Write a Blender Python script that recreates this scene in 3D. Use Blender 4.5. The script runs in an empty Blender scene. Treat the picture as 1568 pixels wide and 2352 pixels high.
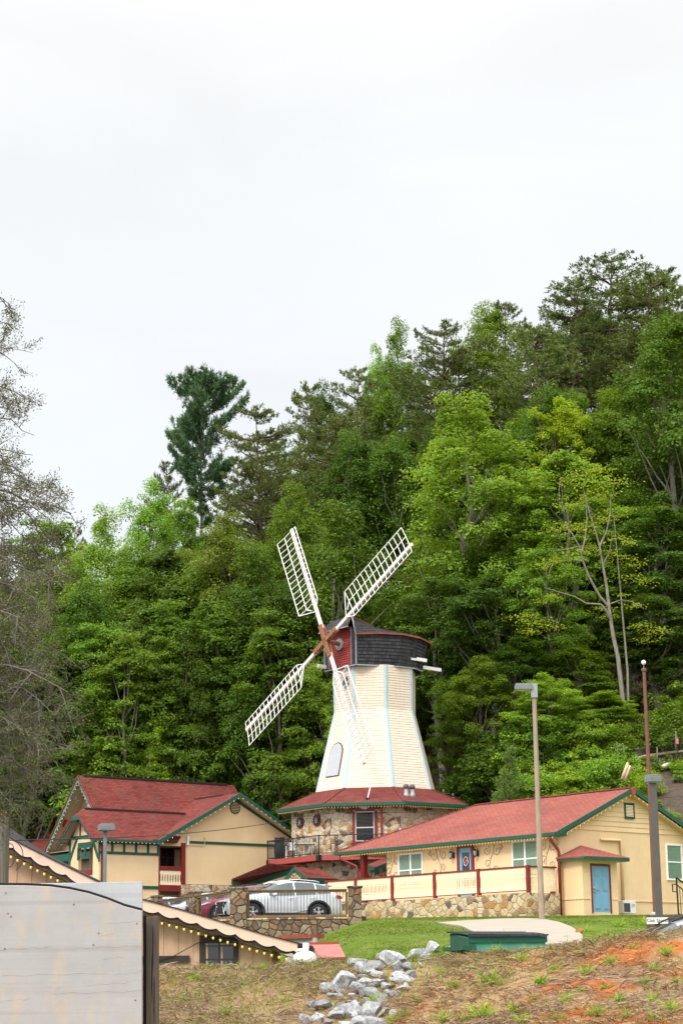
import bpy, bmesh, math, random
import numpy as np
from math import sin, cos, tan, pi, radians, sqrt, atan2, hypot
from mathutils import Vector, Matrix
S = bpy.context.scene
COL = S.collection
# ------------------------------------------------------------------ camera
FPX, PITCH, ROLL = 4573.0, radians(13.5), radians(0.7)     # focal length in pixels of a 1568 x 2352 picture
FW = np.array([0, cos(PITCH), sin(PITCH)])
_r0 = np.array([1.0, 0, 0]); _u0 = np.array([0, -sin(PITCH), cos(PITCH)])
RT = _r0*cos(ROLL) - _u0*sin(ROLL)
UP = _u0*cos(ROLL) + _r0*sin(ROLL)
cd = bpy.data.cameras.new('camera'); cam = bpy.data.objects.new('camera', cd); COL.objects.link(cam)
cd.sensor_fit = 'VERTICAL'; cd.sensor_height = 36.0; cd.lens = FPX/2352*36.0
cd.clip_start = 0.5; cd.clip_end = 5000
cam.matrix_world = Matrix(((RT[0], UP[0], -FW[0], 0), (RT[1], UP[1], -FW[1], 0), (RT[2], UP[2], -FW[2], 0), (0, 0, 0, 1)))
S.camera = cam                                             # eye height is z = 0; the road under the camera is at z = -1.7
# ------------------------------------------------------------------ world, sun, exposure
SUN_EL, SUN_AZ = radians(44), radians(-147)                # azimuth from +Y, clockwise
W = bpy.data.worlds.new('World'); S.world = W; W.use_nodes = True
nt = W.node_tree; nt.nodes.clear(); N = nt.nodes.new; Lk = nt.links.new
out = N('ShaderNodeOutputWorld'); mix = N('ShaderNodeMixShader'); bg1 = N('ShaderNodeBackground'); bg2 = N('ShaderNodeBackground')
sky = N('ShaderNodeTexSky'); sky.sky_type = 'NISHITA'; sky.sun_disc = False
sky.sun_elevation = SUN_EL; sky.sun_rotation = SUN_AZ; sky.dust_density = 3.0
bg1.inputs['Strength'].default_value = 0.10; Lk(sky.outputs[0], bg1.inputs['Color'])
tc = N('ShaderNodeTexCoord'); sx = N('ShaderNodeSeparateXYZ'); Lk(tc.outputs['Generated'], sx.inputs[0])
rp = N('ShaderNodeValToRGB'); Lk(sx.outputs['Z'], rp.inputs[0])     # an overcast sky is brighter overhead than at the horizon
e = rp.color_ramp.elements
K_ = .845
e[0].position = 0.0; e[0].color = (.86*K_, .88*K_, .90*K_, 1); e[1].position = 1.0; e[1].color = (2.25, 2.3, 2.35, 1)
for p_, c_ in ((0.20, (0.885*K_, 0.925*K_, 0.97*K_, 1)), (0.32, (0.91*K_, 0.935*K_, 0.955*K_, 1)), (0.46, (0.95*K_, 0.96*K_, 0.965*K_, 1)), (0.62, (1.3, 1.32, 1.34, 1))):
    q = e.new(p_); q.color = c_
mp = N('ShaderNodeMapping'); mp.inputs['Scale'].default_value = (2.2, 2.2, 7.0); Lk(tc.outputs['Generated'], mp.inputs[0])
nz = N('ShaderNodeTexNoise'); nz.inputs['Scale'].default_value = 1.6; nz.inputs['Detail'].default_value = 5; nz.inputs['Distortion'].default_value = .6
Lk(mp.outputs[0], nz.inputs['Vector'])
mr = N('ShaderNodeMapRange'); mr.inputs[1].default_value = .3; mr.inputs[2].default_value = .7; mr.inputs[3].default_value = .955; mr.inputs[4].default_value = 1.045
Lk(nz.outputs[0], mr.inputs[0])
dp = N('ShaderNodeVectorMath'); dp.operation = 'DOT_PRODUCT'; Lk(tc.outputs['Generated'], dp.inputs[0])    # the cloud is brighter on the side of the hidden sun
dp.inputs[1].default_value = (sin(SUN_AZ)*cos(SUN_EL), cos(SUN_AZ)*cos(SUN_EL), sin(SUN_EL))
ar = N('ShaderNodeMapRange'); ar.interpolation_type = 'SMOOTHSTEP'; ar.inputs[1].default_value = .1; ar.inputs[2].default_value = 1.0; ar.inputs[3].default_value = 0; ar.inputs[4].default_value = .9; Lk(dp.outputs['Value'], ar.inputs[0])
sa = N('ShaderNodeMath'); sa.operation = 'ADD'; Lk(mr.outputs[0], sa.inputs[0]); Lk(ar.outputs[0], sa.inputs[1]); Lk(sa.outputs[0], bg2.inputs['Strength'])
Lk(rp.outputs[0], bg2.inputs['Color'])
mix.inputs[0].default_value = .93
Lk(bg1.outputs[0], mix.inputs[1]); Lk(bg2.outputs[0], mix.inputs[2]); Lk(mix.outputs[0], out.inputs[0])
sd = bpy.data.lights.new('sun', 'SUN'); so = bpy.data.objects.new('sun', sd); COL.objects.link(so)
sd.energy = 1.5; sd.angle = radians(12); sd.color = (1, .95, .86)
_sd = Vector((sin(SUN_AZ)*cos(SUN_EL), cos(SUN_AZ)*cos(SUN_EL), sin(SUN_EL)))
so.rotation_euler = _sd.to_track_quat('Z', 'Y').to_euler(); so.location = (-40, -40, 80)
S.view_settings.view_transform = 'Standard'; S.view_settings.look = 'None'; S.view_settings.exposure = 0.36; S.view_settings.gamma = 1
S.cycles.max_bounces = 6; S.cycles.diffuse_bounces = 3; S.cycles.glossy_bounces = 3; S.cycles.transmission_bounces = 4; S.cycles.transparent_max_bounces = 6
S.cycles.use_denoising = True

# ------------------------------------------------------------------ measuring helpers (picture pixel -> place)
def ray(x, y): return FW + RT*(x-784)/FPX - UP*(y-1176)/FPX
def at(x, y, Y):
    d = ray(x, y); return d*Y/d[1]
def atz(x, y, z):
    d = ray(x, y); return d*z/d[2]
def onplane(x, y, p0, n):
    d = ray(x, y); p0 = np.array(p0, float); n = np.array(n, float); return d*np.dot(p0, n)/np.dot(d, n)
def proj(P):
    P = np.asarray(P, float); f = P.dot(FW); return 784+FPX*P.dot(RT)/f, 1176-FPX*P.dot(UP)/f
def sm(a, b, x):
    t = np.clip((x-a)/(b-a), 0, 1); return t*t*(3-2*t)
# ------------------------------------------------------------------ mesh helpers
class MB:
    def __init__(s): s.v = []; s.f = []; s.m = []
    def add(s, vs, fs, m=0):
        o = len(s.v); s.v += [tuple(map(float, p)) for p in vs]
        for f in fs: s.f.append([o+i for i in f]); s.m.append(m)
        return s
    def box(s, c, d, rz=0.0, m=0, R=None):
        x, y, z = d[0]/2, d[1]/2, d[2]/2
        P = [(-x,-y,-z),(x,-y,-z),(x,y,-z),(-x,y,-z),(-x,-y,z),(x,-y,z),(x,y,z),(-x,y,z)]
        if R is None: ca, sa = cos(rz), sin(rz); P = [(a*ca-b*sa, a*sa+b*ca, h) for a, b, h in P]
        else: P = [tuple(R @ Vector(p)) for p in P]
        return s.add([(p[0]+c[0], p[1]+c[1], p[2]+c[2]) for p in P], [(3,2,1,0),(4,5,6,7),(0,1,5,4),(1,2,6,5),(2,3,7,6),(3,0,4,7)], m)
    def span(s, lo, hi, m=0):
        return s.box([(a+b)/2 for a, b in zip(lo, hi)], [abs(b-a) for a, b in zip(lo, hi)], 0, m)
    def beam(s, a, b, w, h, m=0, upv=(0, 0, 1)):
        a, b = Vector(a), Vector(b); d = b-a; L = d.length
        if L < 1e-6: return s
        y = d/L; upv = Vector(upv)
        if abs(y.dot(upv)) > .99: upv = Vector((1, 0, 0))
        x = y.cross(upv).normalized(); z = x.cross(y)
        R = Matrix((x, y, z)).transposed()
        return s.box((a+b)/2, (w, L, h), 0, m, R)
    def tube(s, pts, r, n=8, m=0, cap=True):
        pts = [Vector(p) for p in pts]; rs = r if hasattr(r, '__len__') else [r]*len(pts)
        rings = []; prev = None
        for i, p in enumerate(pts):
            t = (pts[min(i+1, len(pts)-1)]-pts[max(i-1, 0)])
            t = t.normalized() if t.length > 1e-9 else Vector((0, 0, 1))
            if prev is None: prev = Vector((1, 0, 0)) if abs(t.x) < .8 else Vector((0, 1, 0))
            a = (prev - t*prev.dot(t)).normalized(); b = t.cross(a); prev = a
            rings.append([p+(a*cos(2*pi*k/n)+b*sin(2*pi*k/n))*rs[i] for k in range(n)])
        vs = [q for R_ in rings for q in R_]; fs = []
        for i in range(len(pts)-1):
            for k in range(n): k2 = (k+1) % n; fs.append((i*n+k, i*n+k2, (i+1)*n+k2, (i+1)*n+k))
        if cap: fs.append(tuple(range(n))[::-1]); fs.append(tuple((len(pts)-1)*n+k for k in range(n)))
        return s.add(vs, fs, m)
    def lathe(s, prof, c=(0, 0, 0), n=20, m=0, axis='z'):
        vs = []; fs = []
        for r_, h in prof:
            for k in range(n):
                a = 2*pi*k/n; p = (r_*cos(a), r_*sin(a), h)
                if axis == 'y': p = (p[0], p[2], p[1])
                if axis == 'x': p = (p[2], p[0], p[1])
                vs.append((p[0]+c[0], p[1]+c[1], p[2]+c[2]))
        for i in range(len(prof)-1):
            for k in range(n): k2 = (k+1) % n; fs.append((i*n+k, i*n+k2, (i+1)*n+k2, (i+1)*n+k))
        fs.append(tuple(range(n))[::-1]); fs.append(tuple((len(prof)-1)*n+k for k in range(n)))
        return s.add(vs, fs, m)
    def prism(s, poly, d, m=0):          # poly: 3-D points of a flat outline; d: thickness vector
        n = len(poly); d = Vector(d); P = [Vector(p) for p in poly]
        vs = P+[p+d for p in P]; fs = [tuple(range(n))[::-1], tuple(range(n, 2*n))]
        for i in range(n): j = (i+1) % n; fs.append((i, j, n+j, n+i))
        return s.add(vs, fs, m)
    def build(s, name, mats, parent=None, smooth=False, bevel=0, uv=True, fix=True, loc=None):
        me = bpy.data.meshes.new(name); me.from_pydata(s.v, [], s.f); me.update()
        for mt in (mats if isinstance(mats, (list, tuple)) else [mats]): me.materials.append(mt)
        if any(s.m): me.polygons.foreach_set('material_index', s.m)
        if fix:
            b = bmesh.new(); b.from_mesh(me); bmesh.ops.recalc_face_normals(b, faces=b.faces[:]); b.to_mesh(me); b.free()
        if uv: auto_uv(me)
        if smooth: me.polygons.foreach_set('use_smooth', [True]*len(me.polygons))
        o = bpy.data.objects.new(name, me); COL.objects.link(o)
        if parent is not None: o.parent = parent
        if loc is not None: o.location = loc
        if bevel:
            bv = o.modifiers.new('bevel', 'BEVEL'); bv.width = bevel; bv.segments = 2; bv.limit_method = 'ANGLE'; bv.angle_limit = radians(40)
        return o
def auto_uv(me):
    uvl = me.uv_layers.new(name='UVMap'); n = len(me.loops); uv = np.zeros((n, 2))
    co = np.zeros(len(me.vertices)*3); me.vertices.foreach_get('co', co); co = co.reshape(-1, 3)
    for p in me.polygons:
        nn = p.normal
        t = Vector((-nn.y, nn.x, 0))
        t = Vector((1, 0, 0)) if t.length < 1e-3 else t.normalized()
        b = nn.cross(t)
        for li in p.loop_indices:
            c = co[me.loops[li].vertex_index]; uv[li] = (c[0]*t.x+c[1]*t.y+c[2]*t.z, c[0]*b.x+c[1]*b.y+c[2]*b.z)
    uvl.data.foreach_set('uv', uv.ravel())
def npmesh(name, v, f, mats, parent=None, mi=None, smooth=False):   # v (n,3), f (k,4|3) arrays
    v = np.asarray(v, np.float32); f = np.asarray(f, np.int32); k = f.shape[1]
    me = bpy.data.meshes.new(name); me.vertices.add(len(v)); me.vertices.foreach_set('co', v.ravel())
    me.loops.add(f.size); me.loops.foreach_set('vertex_index', f.ravel())
    me.polygons.add(len(f)); me.polygons.foreach_set('loop_start', np.arange(0, f.size, k, dtype=np.int32))
    try: me.polygons.foreach_set('loop_total', np.full(len(f), k, np.int32))
    except Exception: pass
    for mt in (mats if isinstance(mats, (list, tuple)) else [mats]): me.materials.append(mt)
    if mi is not None: me.polygons.foreach_set('material_index', np.asarray(mi, np.int32))
    if smooth: me.polygons.foreach_set('use_smooth', np.ones(len(f), bool))
    me.update(calc_edges=True); me.validate()
    o = bpy.data.objects.new(name, me); COL.objects.link(o)
    if parent is not None: o.parent = parent
    return o
def tag(o, label=None, cat=None, group=None, kind=None):
    if label: o['label'] = label
    if cat: o['category'] = cat
    if group: o['group'] = group
    if kind: o['kind'] = kind
    return o
def thing(name, label, cat, loc=(0, 0, 0), rz=0.0, group=None):
    o = bpy.data.objects.new(name, None); COL.objects.link(o); o.location = [float(q) for q in loc]; o.rotation_euler = (0, 0, rz)
    o.empty_display_size = .3
    return tag(o, label, cat, group)
def copy_tree(o, parent=None):
    c = o.copy(); COL.objects.link(c)
    if parent is not None: c.parent = parent
    for ch in o.children: copy_tree(ch, c)
    return c
# ------------------------------------------------------------------ materials
def mat(name):
    m = bpy.data.materials.new(name); m.use_nodes = True; t = m.node_tree; t.nodes.clear()
    o = t.nodes.new('ShaderNodeOutputMaterial'); b = t.nodes.new('ShaderNodeBsdfPrincipled'); t.links.new(b.outputs[0], o.inputs[0])
    return m, t, b
def nd(t, kind, **kw):
    n = t.nodes.new('ShaderNode'+kind)
    for k, v in kw.items():
        if k in n.inputs: n.inputs[k].default_value = v
        else: setattr(n, k, v)
    return n
def rampn(t, fac, stops, interp='LINEAR'):
    r = t.nodes.new('ShaderNodeValToRGB'); e = r.color_ramp.elements; r.color_ramp.interpolation = interp
    while len(e) > 1: e.remove(e[-1])
    e[0].position, e[0].color = stops[0][0], (*stops[0][1], 1)
    for p, c in stops[1:]: q = e.new(p); q.color = (*c, 1)
    t.links.new(fac, r.inputs[0]); return r
def mul(t, a, b, typ='MULTIPLY', fac=1.0):
    m = t.nodes.new('ShaderNodeMix'); m.data_type = 'RGBA'; m.blend_type = typ; m.inputs[0].default_value = fac
    for s_, i in ((a, 6), (b, 7)):
        if isinstance(s_, (tuple, list)): m.inputs[i].default_value = (*s_[:3], 1)
        else: t.links.new(s_, m.inputs[i])
    return m.outputs[2]
def mixc(t, fac, a, b):
    m = t.nodes.new('ShaderNodeMix'); m.data_type = 'RGBA'
    if isinstance(fac, float): m.inputs[0].default_value = fac
    else: t.links.new(fac, m.inputs[0])
    for s_, i in ((a, 6), (b, 7)):
        if isinstance(s_, (tuple, list)): m.inputs[i].default_value = (*s_[:3], 1)
        else: t.links.new(s_, m.inputs[i])
    return m.outputs[2]
def coords(t, kind='Object', scale=(1, 1, 1)):
    c = t.nodes.new('ShaderNodeTexCoord'); m = t.nodes.new('ShaderNodeMapping'); m.inputs['Scale'].default_value = scale
    t.links.new(c.outputs[kind], m.inputs[0]); return m.outputs[0]
def noise(t, vec, scale, detail=4, rough=.55, dist=0):
    n = nd(t, 'TexNoise', Scale=scale, Detail=detail, Roughness=rough, Distortion=dist); t.links.new(vec, n.inputs['Vector']); return n.outputs[0]
def bump(t, b, h, strength=.3, dist=.02):
    n = nd(t, 'Bump', Strength=strength, Distance=dist); t.links.new(h, n.inputs['Height']); t.links.new(n.outputs[0], b.inputs['Normal'])
def plain(name, col, rough=.6, var=.12, scale=6, bmp=.0, metal=0.0, spec=.4, streak=0.0):
    m, t, b = mat(name); v = coords(t)
    n = noise(t, v, scale)
    lo = tuple(c*(1-var) for c in col); hi = tuple(min(1, c*(1+var)) for c in col)
    c = rampn(t, n, [(.3, lo), (.7, hi)]).outputs[0]
    if streak:
        n2 = noise(t, coords(t, 'Object', (3, 3, .35)), 4, 5); c = mul(t, c, rampn(t, n2, [(.35, (1-streak,)*3), (.6, (1, 1, 1))]).outputs[0])
    t.links.new(c, b.inputs['Base Color']); b.inputs['Roughness'].default_value = rough; b.inputs['Metallic'].default_value = metal
    b.inputs['Specular IOR Level'].default_value = spec
    if bmp: bump(t, b, noise(t, v, scale*4, 6), bmp, .02)
    return m
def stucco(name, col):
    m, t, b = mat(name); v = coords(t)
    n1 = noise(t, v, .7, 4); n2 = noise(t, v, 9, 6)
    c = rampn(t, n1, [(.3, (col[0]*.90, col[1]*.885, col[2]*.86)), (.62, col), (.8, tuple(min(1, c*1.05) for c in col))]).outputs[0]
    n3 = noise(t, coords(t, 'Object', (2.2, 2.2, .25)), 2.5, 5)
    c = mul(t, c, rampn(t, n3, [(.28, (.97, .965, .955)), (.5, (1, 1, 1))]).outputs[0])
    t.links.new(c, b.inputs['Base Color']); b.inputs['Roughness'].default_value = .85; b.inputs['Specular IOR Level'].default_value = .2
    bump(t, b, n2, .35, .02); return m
def shingle(name, cols, w=.32, h=.14, dark=.55):
    m, t, b = mat(name); v = coords(t, 'UV')
    br = nd(t, 'TexBrick'); br.offset = .5; br.inputs['Scale'].default_value = 1; br.inputs['Mortar Size'].default_value = .012
    br.inputs['Brick Width'].default_value = w; br.inputs['Row Height'].default_value = h; br.inputs['Bias'].default_value = 0
    br.inputs['Color1'].default_value = (0, 0, 0, 1); br.inputs['Color2'].default_value = (1, 1, 1, 1); br.inputs['Mortar'].default_value = (0.5, .5, .5, 1)
    t.links.new(v, br.inputs['Vector'])
    n = noise(t, v, 1.1, 5); 
    a = nd(t, 'Math', operation='MULTIPLY_ADD'); a.inputs[1].default_value = .55; t.links.new(br.outputs['Color'], a.inputs[0])
    a2 = nd(t, 'Math', operation='MULTIPLY'); a2.inputs[1].default_value = .45; t.links.new(n, a2.inputs[0]); t.links.new(a2.outputs[0], a.inputs[2])
    c = rampn(t, a.outputs[0], [(i/(len(cols)-1)*.8+.1, q) for i, q in enumerate(cols)]).outputs[0]
    c = mul(t, c, rampn(t, br.outputs['Fac'], [(0, (1, 1, 1)), (1, (dark,)*3)]).outputs[0])
    gp = noise(t, v, .33, 5, .6); c = mul(t, c, rampn(t, gp, [(.32, (.80, .79, .80)), (.55, (1, 1, 1)), (.72, (1.14, 1.12, 1.10))]).outputs[0])
    g = noise(t, v, 60, 3); c = mul(t, c, rampn(t, g, [(.3, (.8,)*3), (.7, (1.1,)*3)]).outputs[0])
    t.links.new(c, b.inputs['Base Color']); b.inputs['Roughness'].default_value = .95; b.inputs['Specular IOR Level'].default_value = .15
    iv = nd(t, 'Math', operation='SUBTRACT'); iv.inputs[0].default_value = 1; t.links.new(br.outputs['Fac'], iv.inputs[1])
    bump(t, b, iv.outputs[0], .6, .03); return m
def stone(name, cols, scale=2.4, mortar=(.45, .40, .33), edge=.05, stretch=1.25):
    m, t, b = mat(name); v0 = coords(t, 'UV', (1, stretch, 1))
    nv = nd(t, 'TexNoise', Scale=3.5, Detail=2); t.links.new(v0, nv.inputs['Vector'])
    ad = nd(t, 'MixRGB', blend_type='LINEAR_LIGHT'); ad.inputs[0].default_value = .07; t.links.new(v0, ad.inputs[1]); t.links.new(nv.outputs[1], ad.inputs[2])
    vo = nd(t, 'TexVoronoi', Scale=scale); vo.voronoi_dimensions = '2D'; t.links.new(ad.outputs[0], vo.inputs['Vector'])
    ve = nd(t, 'TexVoronoi', Scale=scale); ve.voronoi_dimensions = '2D'; ve.feature = 'DISTANCE_TO_EDGE'; t.links.new(ad.outputs[0], ve.inputs['Vector'])
    sp = nd(t, 'SeparateColor'); t.links.new(vo.outputs['Color'], sp.inputs[0])
    c = rampn(t, sp.outputs[0], [(i/len(cols), q) for i, q in enumerate(cols)], 'CONSTANT').outputs[0]
    n = noise(t, v0, 7, 6, .65); c = mul(t, c, rampn(t, n, [(.3, (.62, .58, .54)), (.65, (1.12, 1.1, 1.06))]).outputs[0])
    n4 = noise(t, v0, 2.6, 4, .6); c = mixc(t, rampn(t, n4, [(.56, (0,)*3), (.70, (.55,)*3)]).outputs[0], c, (.34, .15, .05))
    ef = rampn(t, ve.outputs['Distance'], [(edge*.55, (0,)*3), (edge, (1,)*3)]).outputs[0]
    c = mixc(t, ef, mortar, c)
    t.links.new(c, b.inputs['Base Color']); b.inputs['Roughness'].default_value = .85; b.inputs['Specular IOR Level'].default_value = .25
    hh = nd(t, 'MapRange'); hh.inputs[1].default_value = 0; hh.inputs[2].default_value = edge*2.2; t.links.new(ve.outputs['Distance'], hh.inputs[0])
    h2 = nd(t, 'Math', operation='MULTIPLY_ADD'); h2.inputs[1].default_value = .4; t.links.new(n, h2.inputs[0]); t.links.new(hh.outputs[0], h2.inputs[2])
    bump(t, b, h2.outputs[0], .9, .05); return m
def wood(name, c1, c2, scale=(14, 14, .8), rough=.8):
    m, t, b = mat(name); v = coords(t, 'Object', scale); n = noise(t, v, 1.5, 6, .6, .4)
    t.links.new(rampn(t, n, [(.3, c1), (.7, c2)]).outputs[0], b.inputs['Base Color']); b.inputs['Roughness'].default_value = rough
    bump(t, b, n, .3, .01); return m
def leafmat(name, c1, c2, trans=.35, hue=.012, val=.22, rough=.55):
    m, t, b = mat(name); o = [n for n in t.nodes if n.type == 'OUTPUT_MATERIAL'][0]
    g = nd(t, 'NewGeometry'); oi = nd(t, 'ObjectInfo')
    c = rampn(t, g.outputs['Random Per Island'], [(0, c1), (1, c2)]).outputs[0]
    hs = nd(t, 'HueSaturation')
    h = nd(t, 'MapRange'); h.inputs[3].default_value = .5-hue; h.inputs[4].default_value = .5+hue; t.links.new(oi.outputs['Random'], h.inputs[0]); t.links.new(h.outputs[0], hs.inputs['Hue'])
    mu = nd(t, 'Math', operation='MULTIPLY'); mu.inputs[1].default_value = 7.31; fr = nd(t, 'Math', operation='FRACT'); t.links.new(oi.outputs['Random'], mu.inputs[0]); t.links.new(mu.outputs[0], fr.inputs[0])
    vr = nd(t, 'MapRange'); vr.inputs[3].default_value = 1-val; vr.inputs[4].default_value = 1+val; t.links.new(fr.outputs[0], vr.inputs[0]); t.links.new(vr.outputs[0], hs.inputs['Value'])
    t.links.new(c, hs.inputs['Color']); t.links.new(hs.outputs[0], b.inputs['Base Color']); b.inputs['Roughness'].default_value = rough; b.inputs['Specular IOR Level'].default_value = .12
    tr = nd(t, 'BsdfTranslucent'); tm = mul(t, hs.outputs[0], (1.5, 1.35, .5)); t.links.new(tm, tr.inputs['Color'])
    mx = nd(t, 'MixShader'); mx.inputs[0].default_value = trans; t.links.new(b.outputs[0], mx.inputs[1]); t.links.new(tr.outputs[0], mx.inputs[2]); t.links.new(mx.outputs[0], o.inputs[0])
    return m
def islandmat(name, stops, rough=.8, trans=0.0):
    m, t, b = mat(name); o = [n for n in t.nodes if n.type == 'OUTPUT_MATERIAL'][0]; g = nd(t, 'NewGeometry')
    c = rampn(t, g.outputs['Random Per Island'], stops).outputs[0]; t.links.new(c, b.inputs['Base Color']); b.inputs['Roughness'].default_value = rough; b.inputs['Specular IOR Level'].default_value = .2
    if trans:
        tr = nd(t, 'BsdfTranslucent'); t.links.new(c, tr.inputs['Color']); mx = nd(t, 'MixShader'); mx.inputs[0].default_value = trans
        t.links.new(b.outputs[0], mx.inputs[1]); t.links.new(tr.outputs[0], mx.inputs[2]); t.links.new(mx.outputs[0], o.inputs[0])
    return m
def glow(name, col, s):
    m, t, b = mat(name); b.inputs['Base Color'].default_value = (*col, 1); b.inputs['Emission Color'].default_value = (*col, 1); b.inputs['Emission Strength'].default_value = s; return m
def glassy(name, col, rough=.08):
    m, t, b = mat(name); b.inputs['Base Color'].default_value = (*col, 1); b.inputs['Roughness'].default_value = rough; b.inputs['Specular IOR Level'].default_value = .7; return m
def carpaint(name, col, metal=.4):
    m, t, b = mat(name); b.inputs['Base Color'].default_value = (*col, 1); b.inputs['Metallic'].default_value = metal; b.inputs['Roughness'].default_value = .38
    b.inputs['Coat Weight'].default_value = .8; b.inputs['Coat Roughness'].default_value = .06; return m
RED_R = [(.115, .030, .025), (.17, .042, .034), (.21, .060, .047), (.14, .05, .045), (.25, .078, .06)]
M = dict(
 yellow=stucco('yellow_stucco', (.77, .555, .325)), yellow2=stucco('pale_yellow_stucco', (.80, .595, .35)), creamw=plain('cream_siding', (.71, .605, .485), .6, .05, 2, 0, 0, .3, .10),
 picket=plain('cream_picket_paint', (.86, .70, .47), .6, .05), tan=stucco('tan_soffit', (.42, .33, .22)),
 red_roof=shingle('red_shingle', [(.10, .022, .018), (.165, .033, .027), (.21, .048, .038), (.135, .045, .038), (.25, .07, .052)]), red_roof2=shingle('sun_faded_red_shingle', [(.20, .055, .042), (.265, .074, .056), (.31, .094, .07), (.23, .08, .066), (.35, .118, .086)]), black_roof=shingle('black_wood_shingle', [(.032, .032, .036), (.055, .055, .06), (.085, .084, .09)], .16, .19, .35),
 green=plain('dark_green_paint', (.008, .085, .055), .45, .15), lgreen=plain('pale_green_trim', (.12, .33, .24), .5, .15),
 red=plain('dark_red_paint', (.19, .018, .016), .45, .18), redsid=plain('weathered_red_boards', (.30, .045, .035), .75, .4, 10, .3), red2=plain('brick_red_paint', (.36, .055, .045), .5, .15),
 blue=plain('blue_door_paint', (.17, .36, .50), .5, .06), ltblue=plain('pale_blue_trim', (.40, .53, .55), .6, .1), white=plain('white_paint', (.80, .78, .76), .5, .07), whitew=plain('weathered_white_paint', (.66, .59, .56), .6, .1, 3, 0, 0, .3, .15),
 blind=plain('window_blind', (.20, .30, .22), .6, .08), pane=glassy('window_glass', (.06, .07, .07)), dark=plain('dark_interior', (.012, .010, .010), .9), darkpane=glassy('dark_glass', (.015, .017, .02)), greypane=plain('grey_plastic_pane', (.42, .43, .46), .4, .05),
 stone_l=stone('pale_flagstone', [(.66, .55, .40), (.55, .38, .18), (.70, .60, .46), (.21, .13, .09), (.62, .50, .34), (.45, .23, .08), (.66, .56, .42), (.62, .50, .33), (.16, .12, .11), (.64, .54, .40)], 2.8, (.58, .53, .46)),
 stone_y=stone('yellow_flagstone', [(.58, .45, .27), (.52, .35, .16), (.60, .48, .31), (.30, .19, .11), (.55, .41, .23), (.42, .22, .08), (.57, .47, .32), (.15, .11, .10), (.50, .38, .22)], 2.6, (.44, .40, .33)),
 stone_d=stone('brown_fieldstone', [(.26, .20, .13), (.20, .14, .09), (.30, .24, .16), (.17, .11, .075), (.24, .19, .13), (.29, .17, .09), (.15, .12, .095)], 3.4, (.06, .05, .04), .055, 1.1),
 rust=plain('rusty_steel', (.24, .10, .045), .75, .5, 14, .3), galv=plain('grey_metal', (.30, .32, .33), .5, .1, 8, 0, .3), black=plain('black_iron', (.012, .012, .013), .5, .1), lampgrey=plain('lamp_grey_paint', (.17, .19, .19), .5, .1),
 pole_br=plain('tan_pole_paint', (.36, .27, .20), .5, .1, 1.5, 0, 0, .3, .25), pole_dk=plain('dark_bronze_paint', (.09, .078, .066), .5, .12), pole_red=plain('red_brown_pole_paint', (.16, .06, .045), .6, .12),
 rail_wood=wood('stained_rail_wood', (.10, .055, .02), (.22, .13, .05)), postw=wood('weathered_post_wood', (.045, .035, .025), (.13, .095, .065)), polew=wood('utility_pole_wood', (.075, .064, .048), (.17, .145, .105)),
 asphalt=plain('asphalt', (.07, .07, .068), .9, .2, 8, .2), concrete=plain('concrete', (.31, .265, .21), .85, .08, 1.5, .15), cgrey=plain('grey_concrete', (.40, .38, .35), .85, .12, 3, .2),
 shopwall=wood('tan_board_wall', (.50, .31, .19), (.58, .38, .25), (3, 3, .6)), shopdark=plain('dark_brown_trim', (.035, .022, .018), .6, .2), shopfas=plain('pale_tan_fascia', (.72, .50, .38), .6, .05), rooftar=plain('dark_roof_edge', (.02, .018, .018), .9),
 metal_red=plain('faded_red_metal', (.34, .11, .09), .5, .2, 3, .1), metal_red2=plain('rusty_red_cap', (.26, .06, .03), .7, .25, 5),
 dump=plain('dumpster_green', (.005, .075, .04), .5, .2, 3), dump2=plain('dumpster_faded_green', (.055, .25, .175), .55, .2, 2), lid=plain('black_plastic_lid', (.028, .028, .032), .6, .2),
 bulb=glow('warm_bulb', (1, .60, .13), .5), bulbw=glow('small_white_bulb', (1, .86, .62), .25), wire=plain('black_wire', (.02, .02, .02), .6), wireg=plain('green_light_cord', (.02, .05, .03), .6),
 bark=wood('brown_bark', (.045, .035, .026), (.13, .105, .08), (5, 5, .8)), barkg=wood('grey_bark', (.12, .105, .085), (.27, .24, .19), (6, 6, 1.5)), barkr=wood('red_pine_bark', (.05, .026, .018), (.14, .075, .05), (5, 5, 1)),
 tyre=plain('tyre_rubber', (.014, .014, .014), .8), alloy=plain('alloy_rim', (.55, .55, .56), .3, .05, 5, 0, .7), chrome=plain('chrome', (.7, .7, .7), .15, .02, 5, 0, 1), cladding=plain('black_cladding', (.02, .02, .021), .6), carglass=glassy('car_glass', (.055, .07, .075), .04), lens=glassy('headlamp_lens', (.55, .57, .6), .1), redlens=glassy('tail_lamp', (.35, .01, .01), .15),
 silver=carpaint('silver_paint', (.62, .63, .64)), carred=carpaint('red_paint', (.30, .01, .025), .25), carwhite=carpaint('white_car_paint', (.75, .76, .77), .0), cargrey=carpaint('blue_grey_paint', (.36, .42, .48), .4),
 vine=plain('painted_vine', (.28, .20, .13), .8, .3, 20), flower=islandmat('painted_flowers', [(0, (.35, .42, .45)), (.4, (.10, .22, .16)), (.7, (.62, .58, .55)), (1, (.45, .30, .18))]),
)
def bulb_mesh(name, r, m):
    b = MB().lathe([(r*.45, r*1.5), (r*.5, r*.9), (r, 0), (r*.85, -r*.8), (r*.3, -r*1.7)], n=6)
    o = b.build(name, M[m], None, True, uv=False); me = o.data; bpy.data.objects.remove(o); return me
BULB = dict(big=bulb_mesh('bulb', .032, 'bulb'), mid=bulb_mesh('bulb', .022, 'bulb'), small=bulb_mesh('bulb', .022, 'bulbw'))
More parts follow.
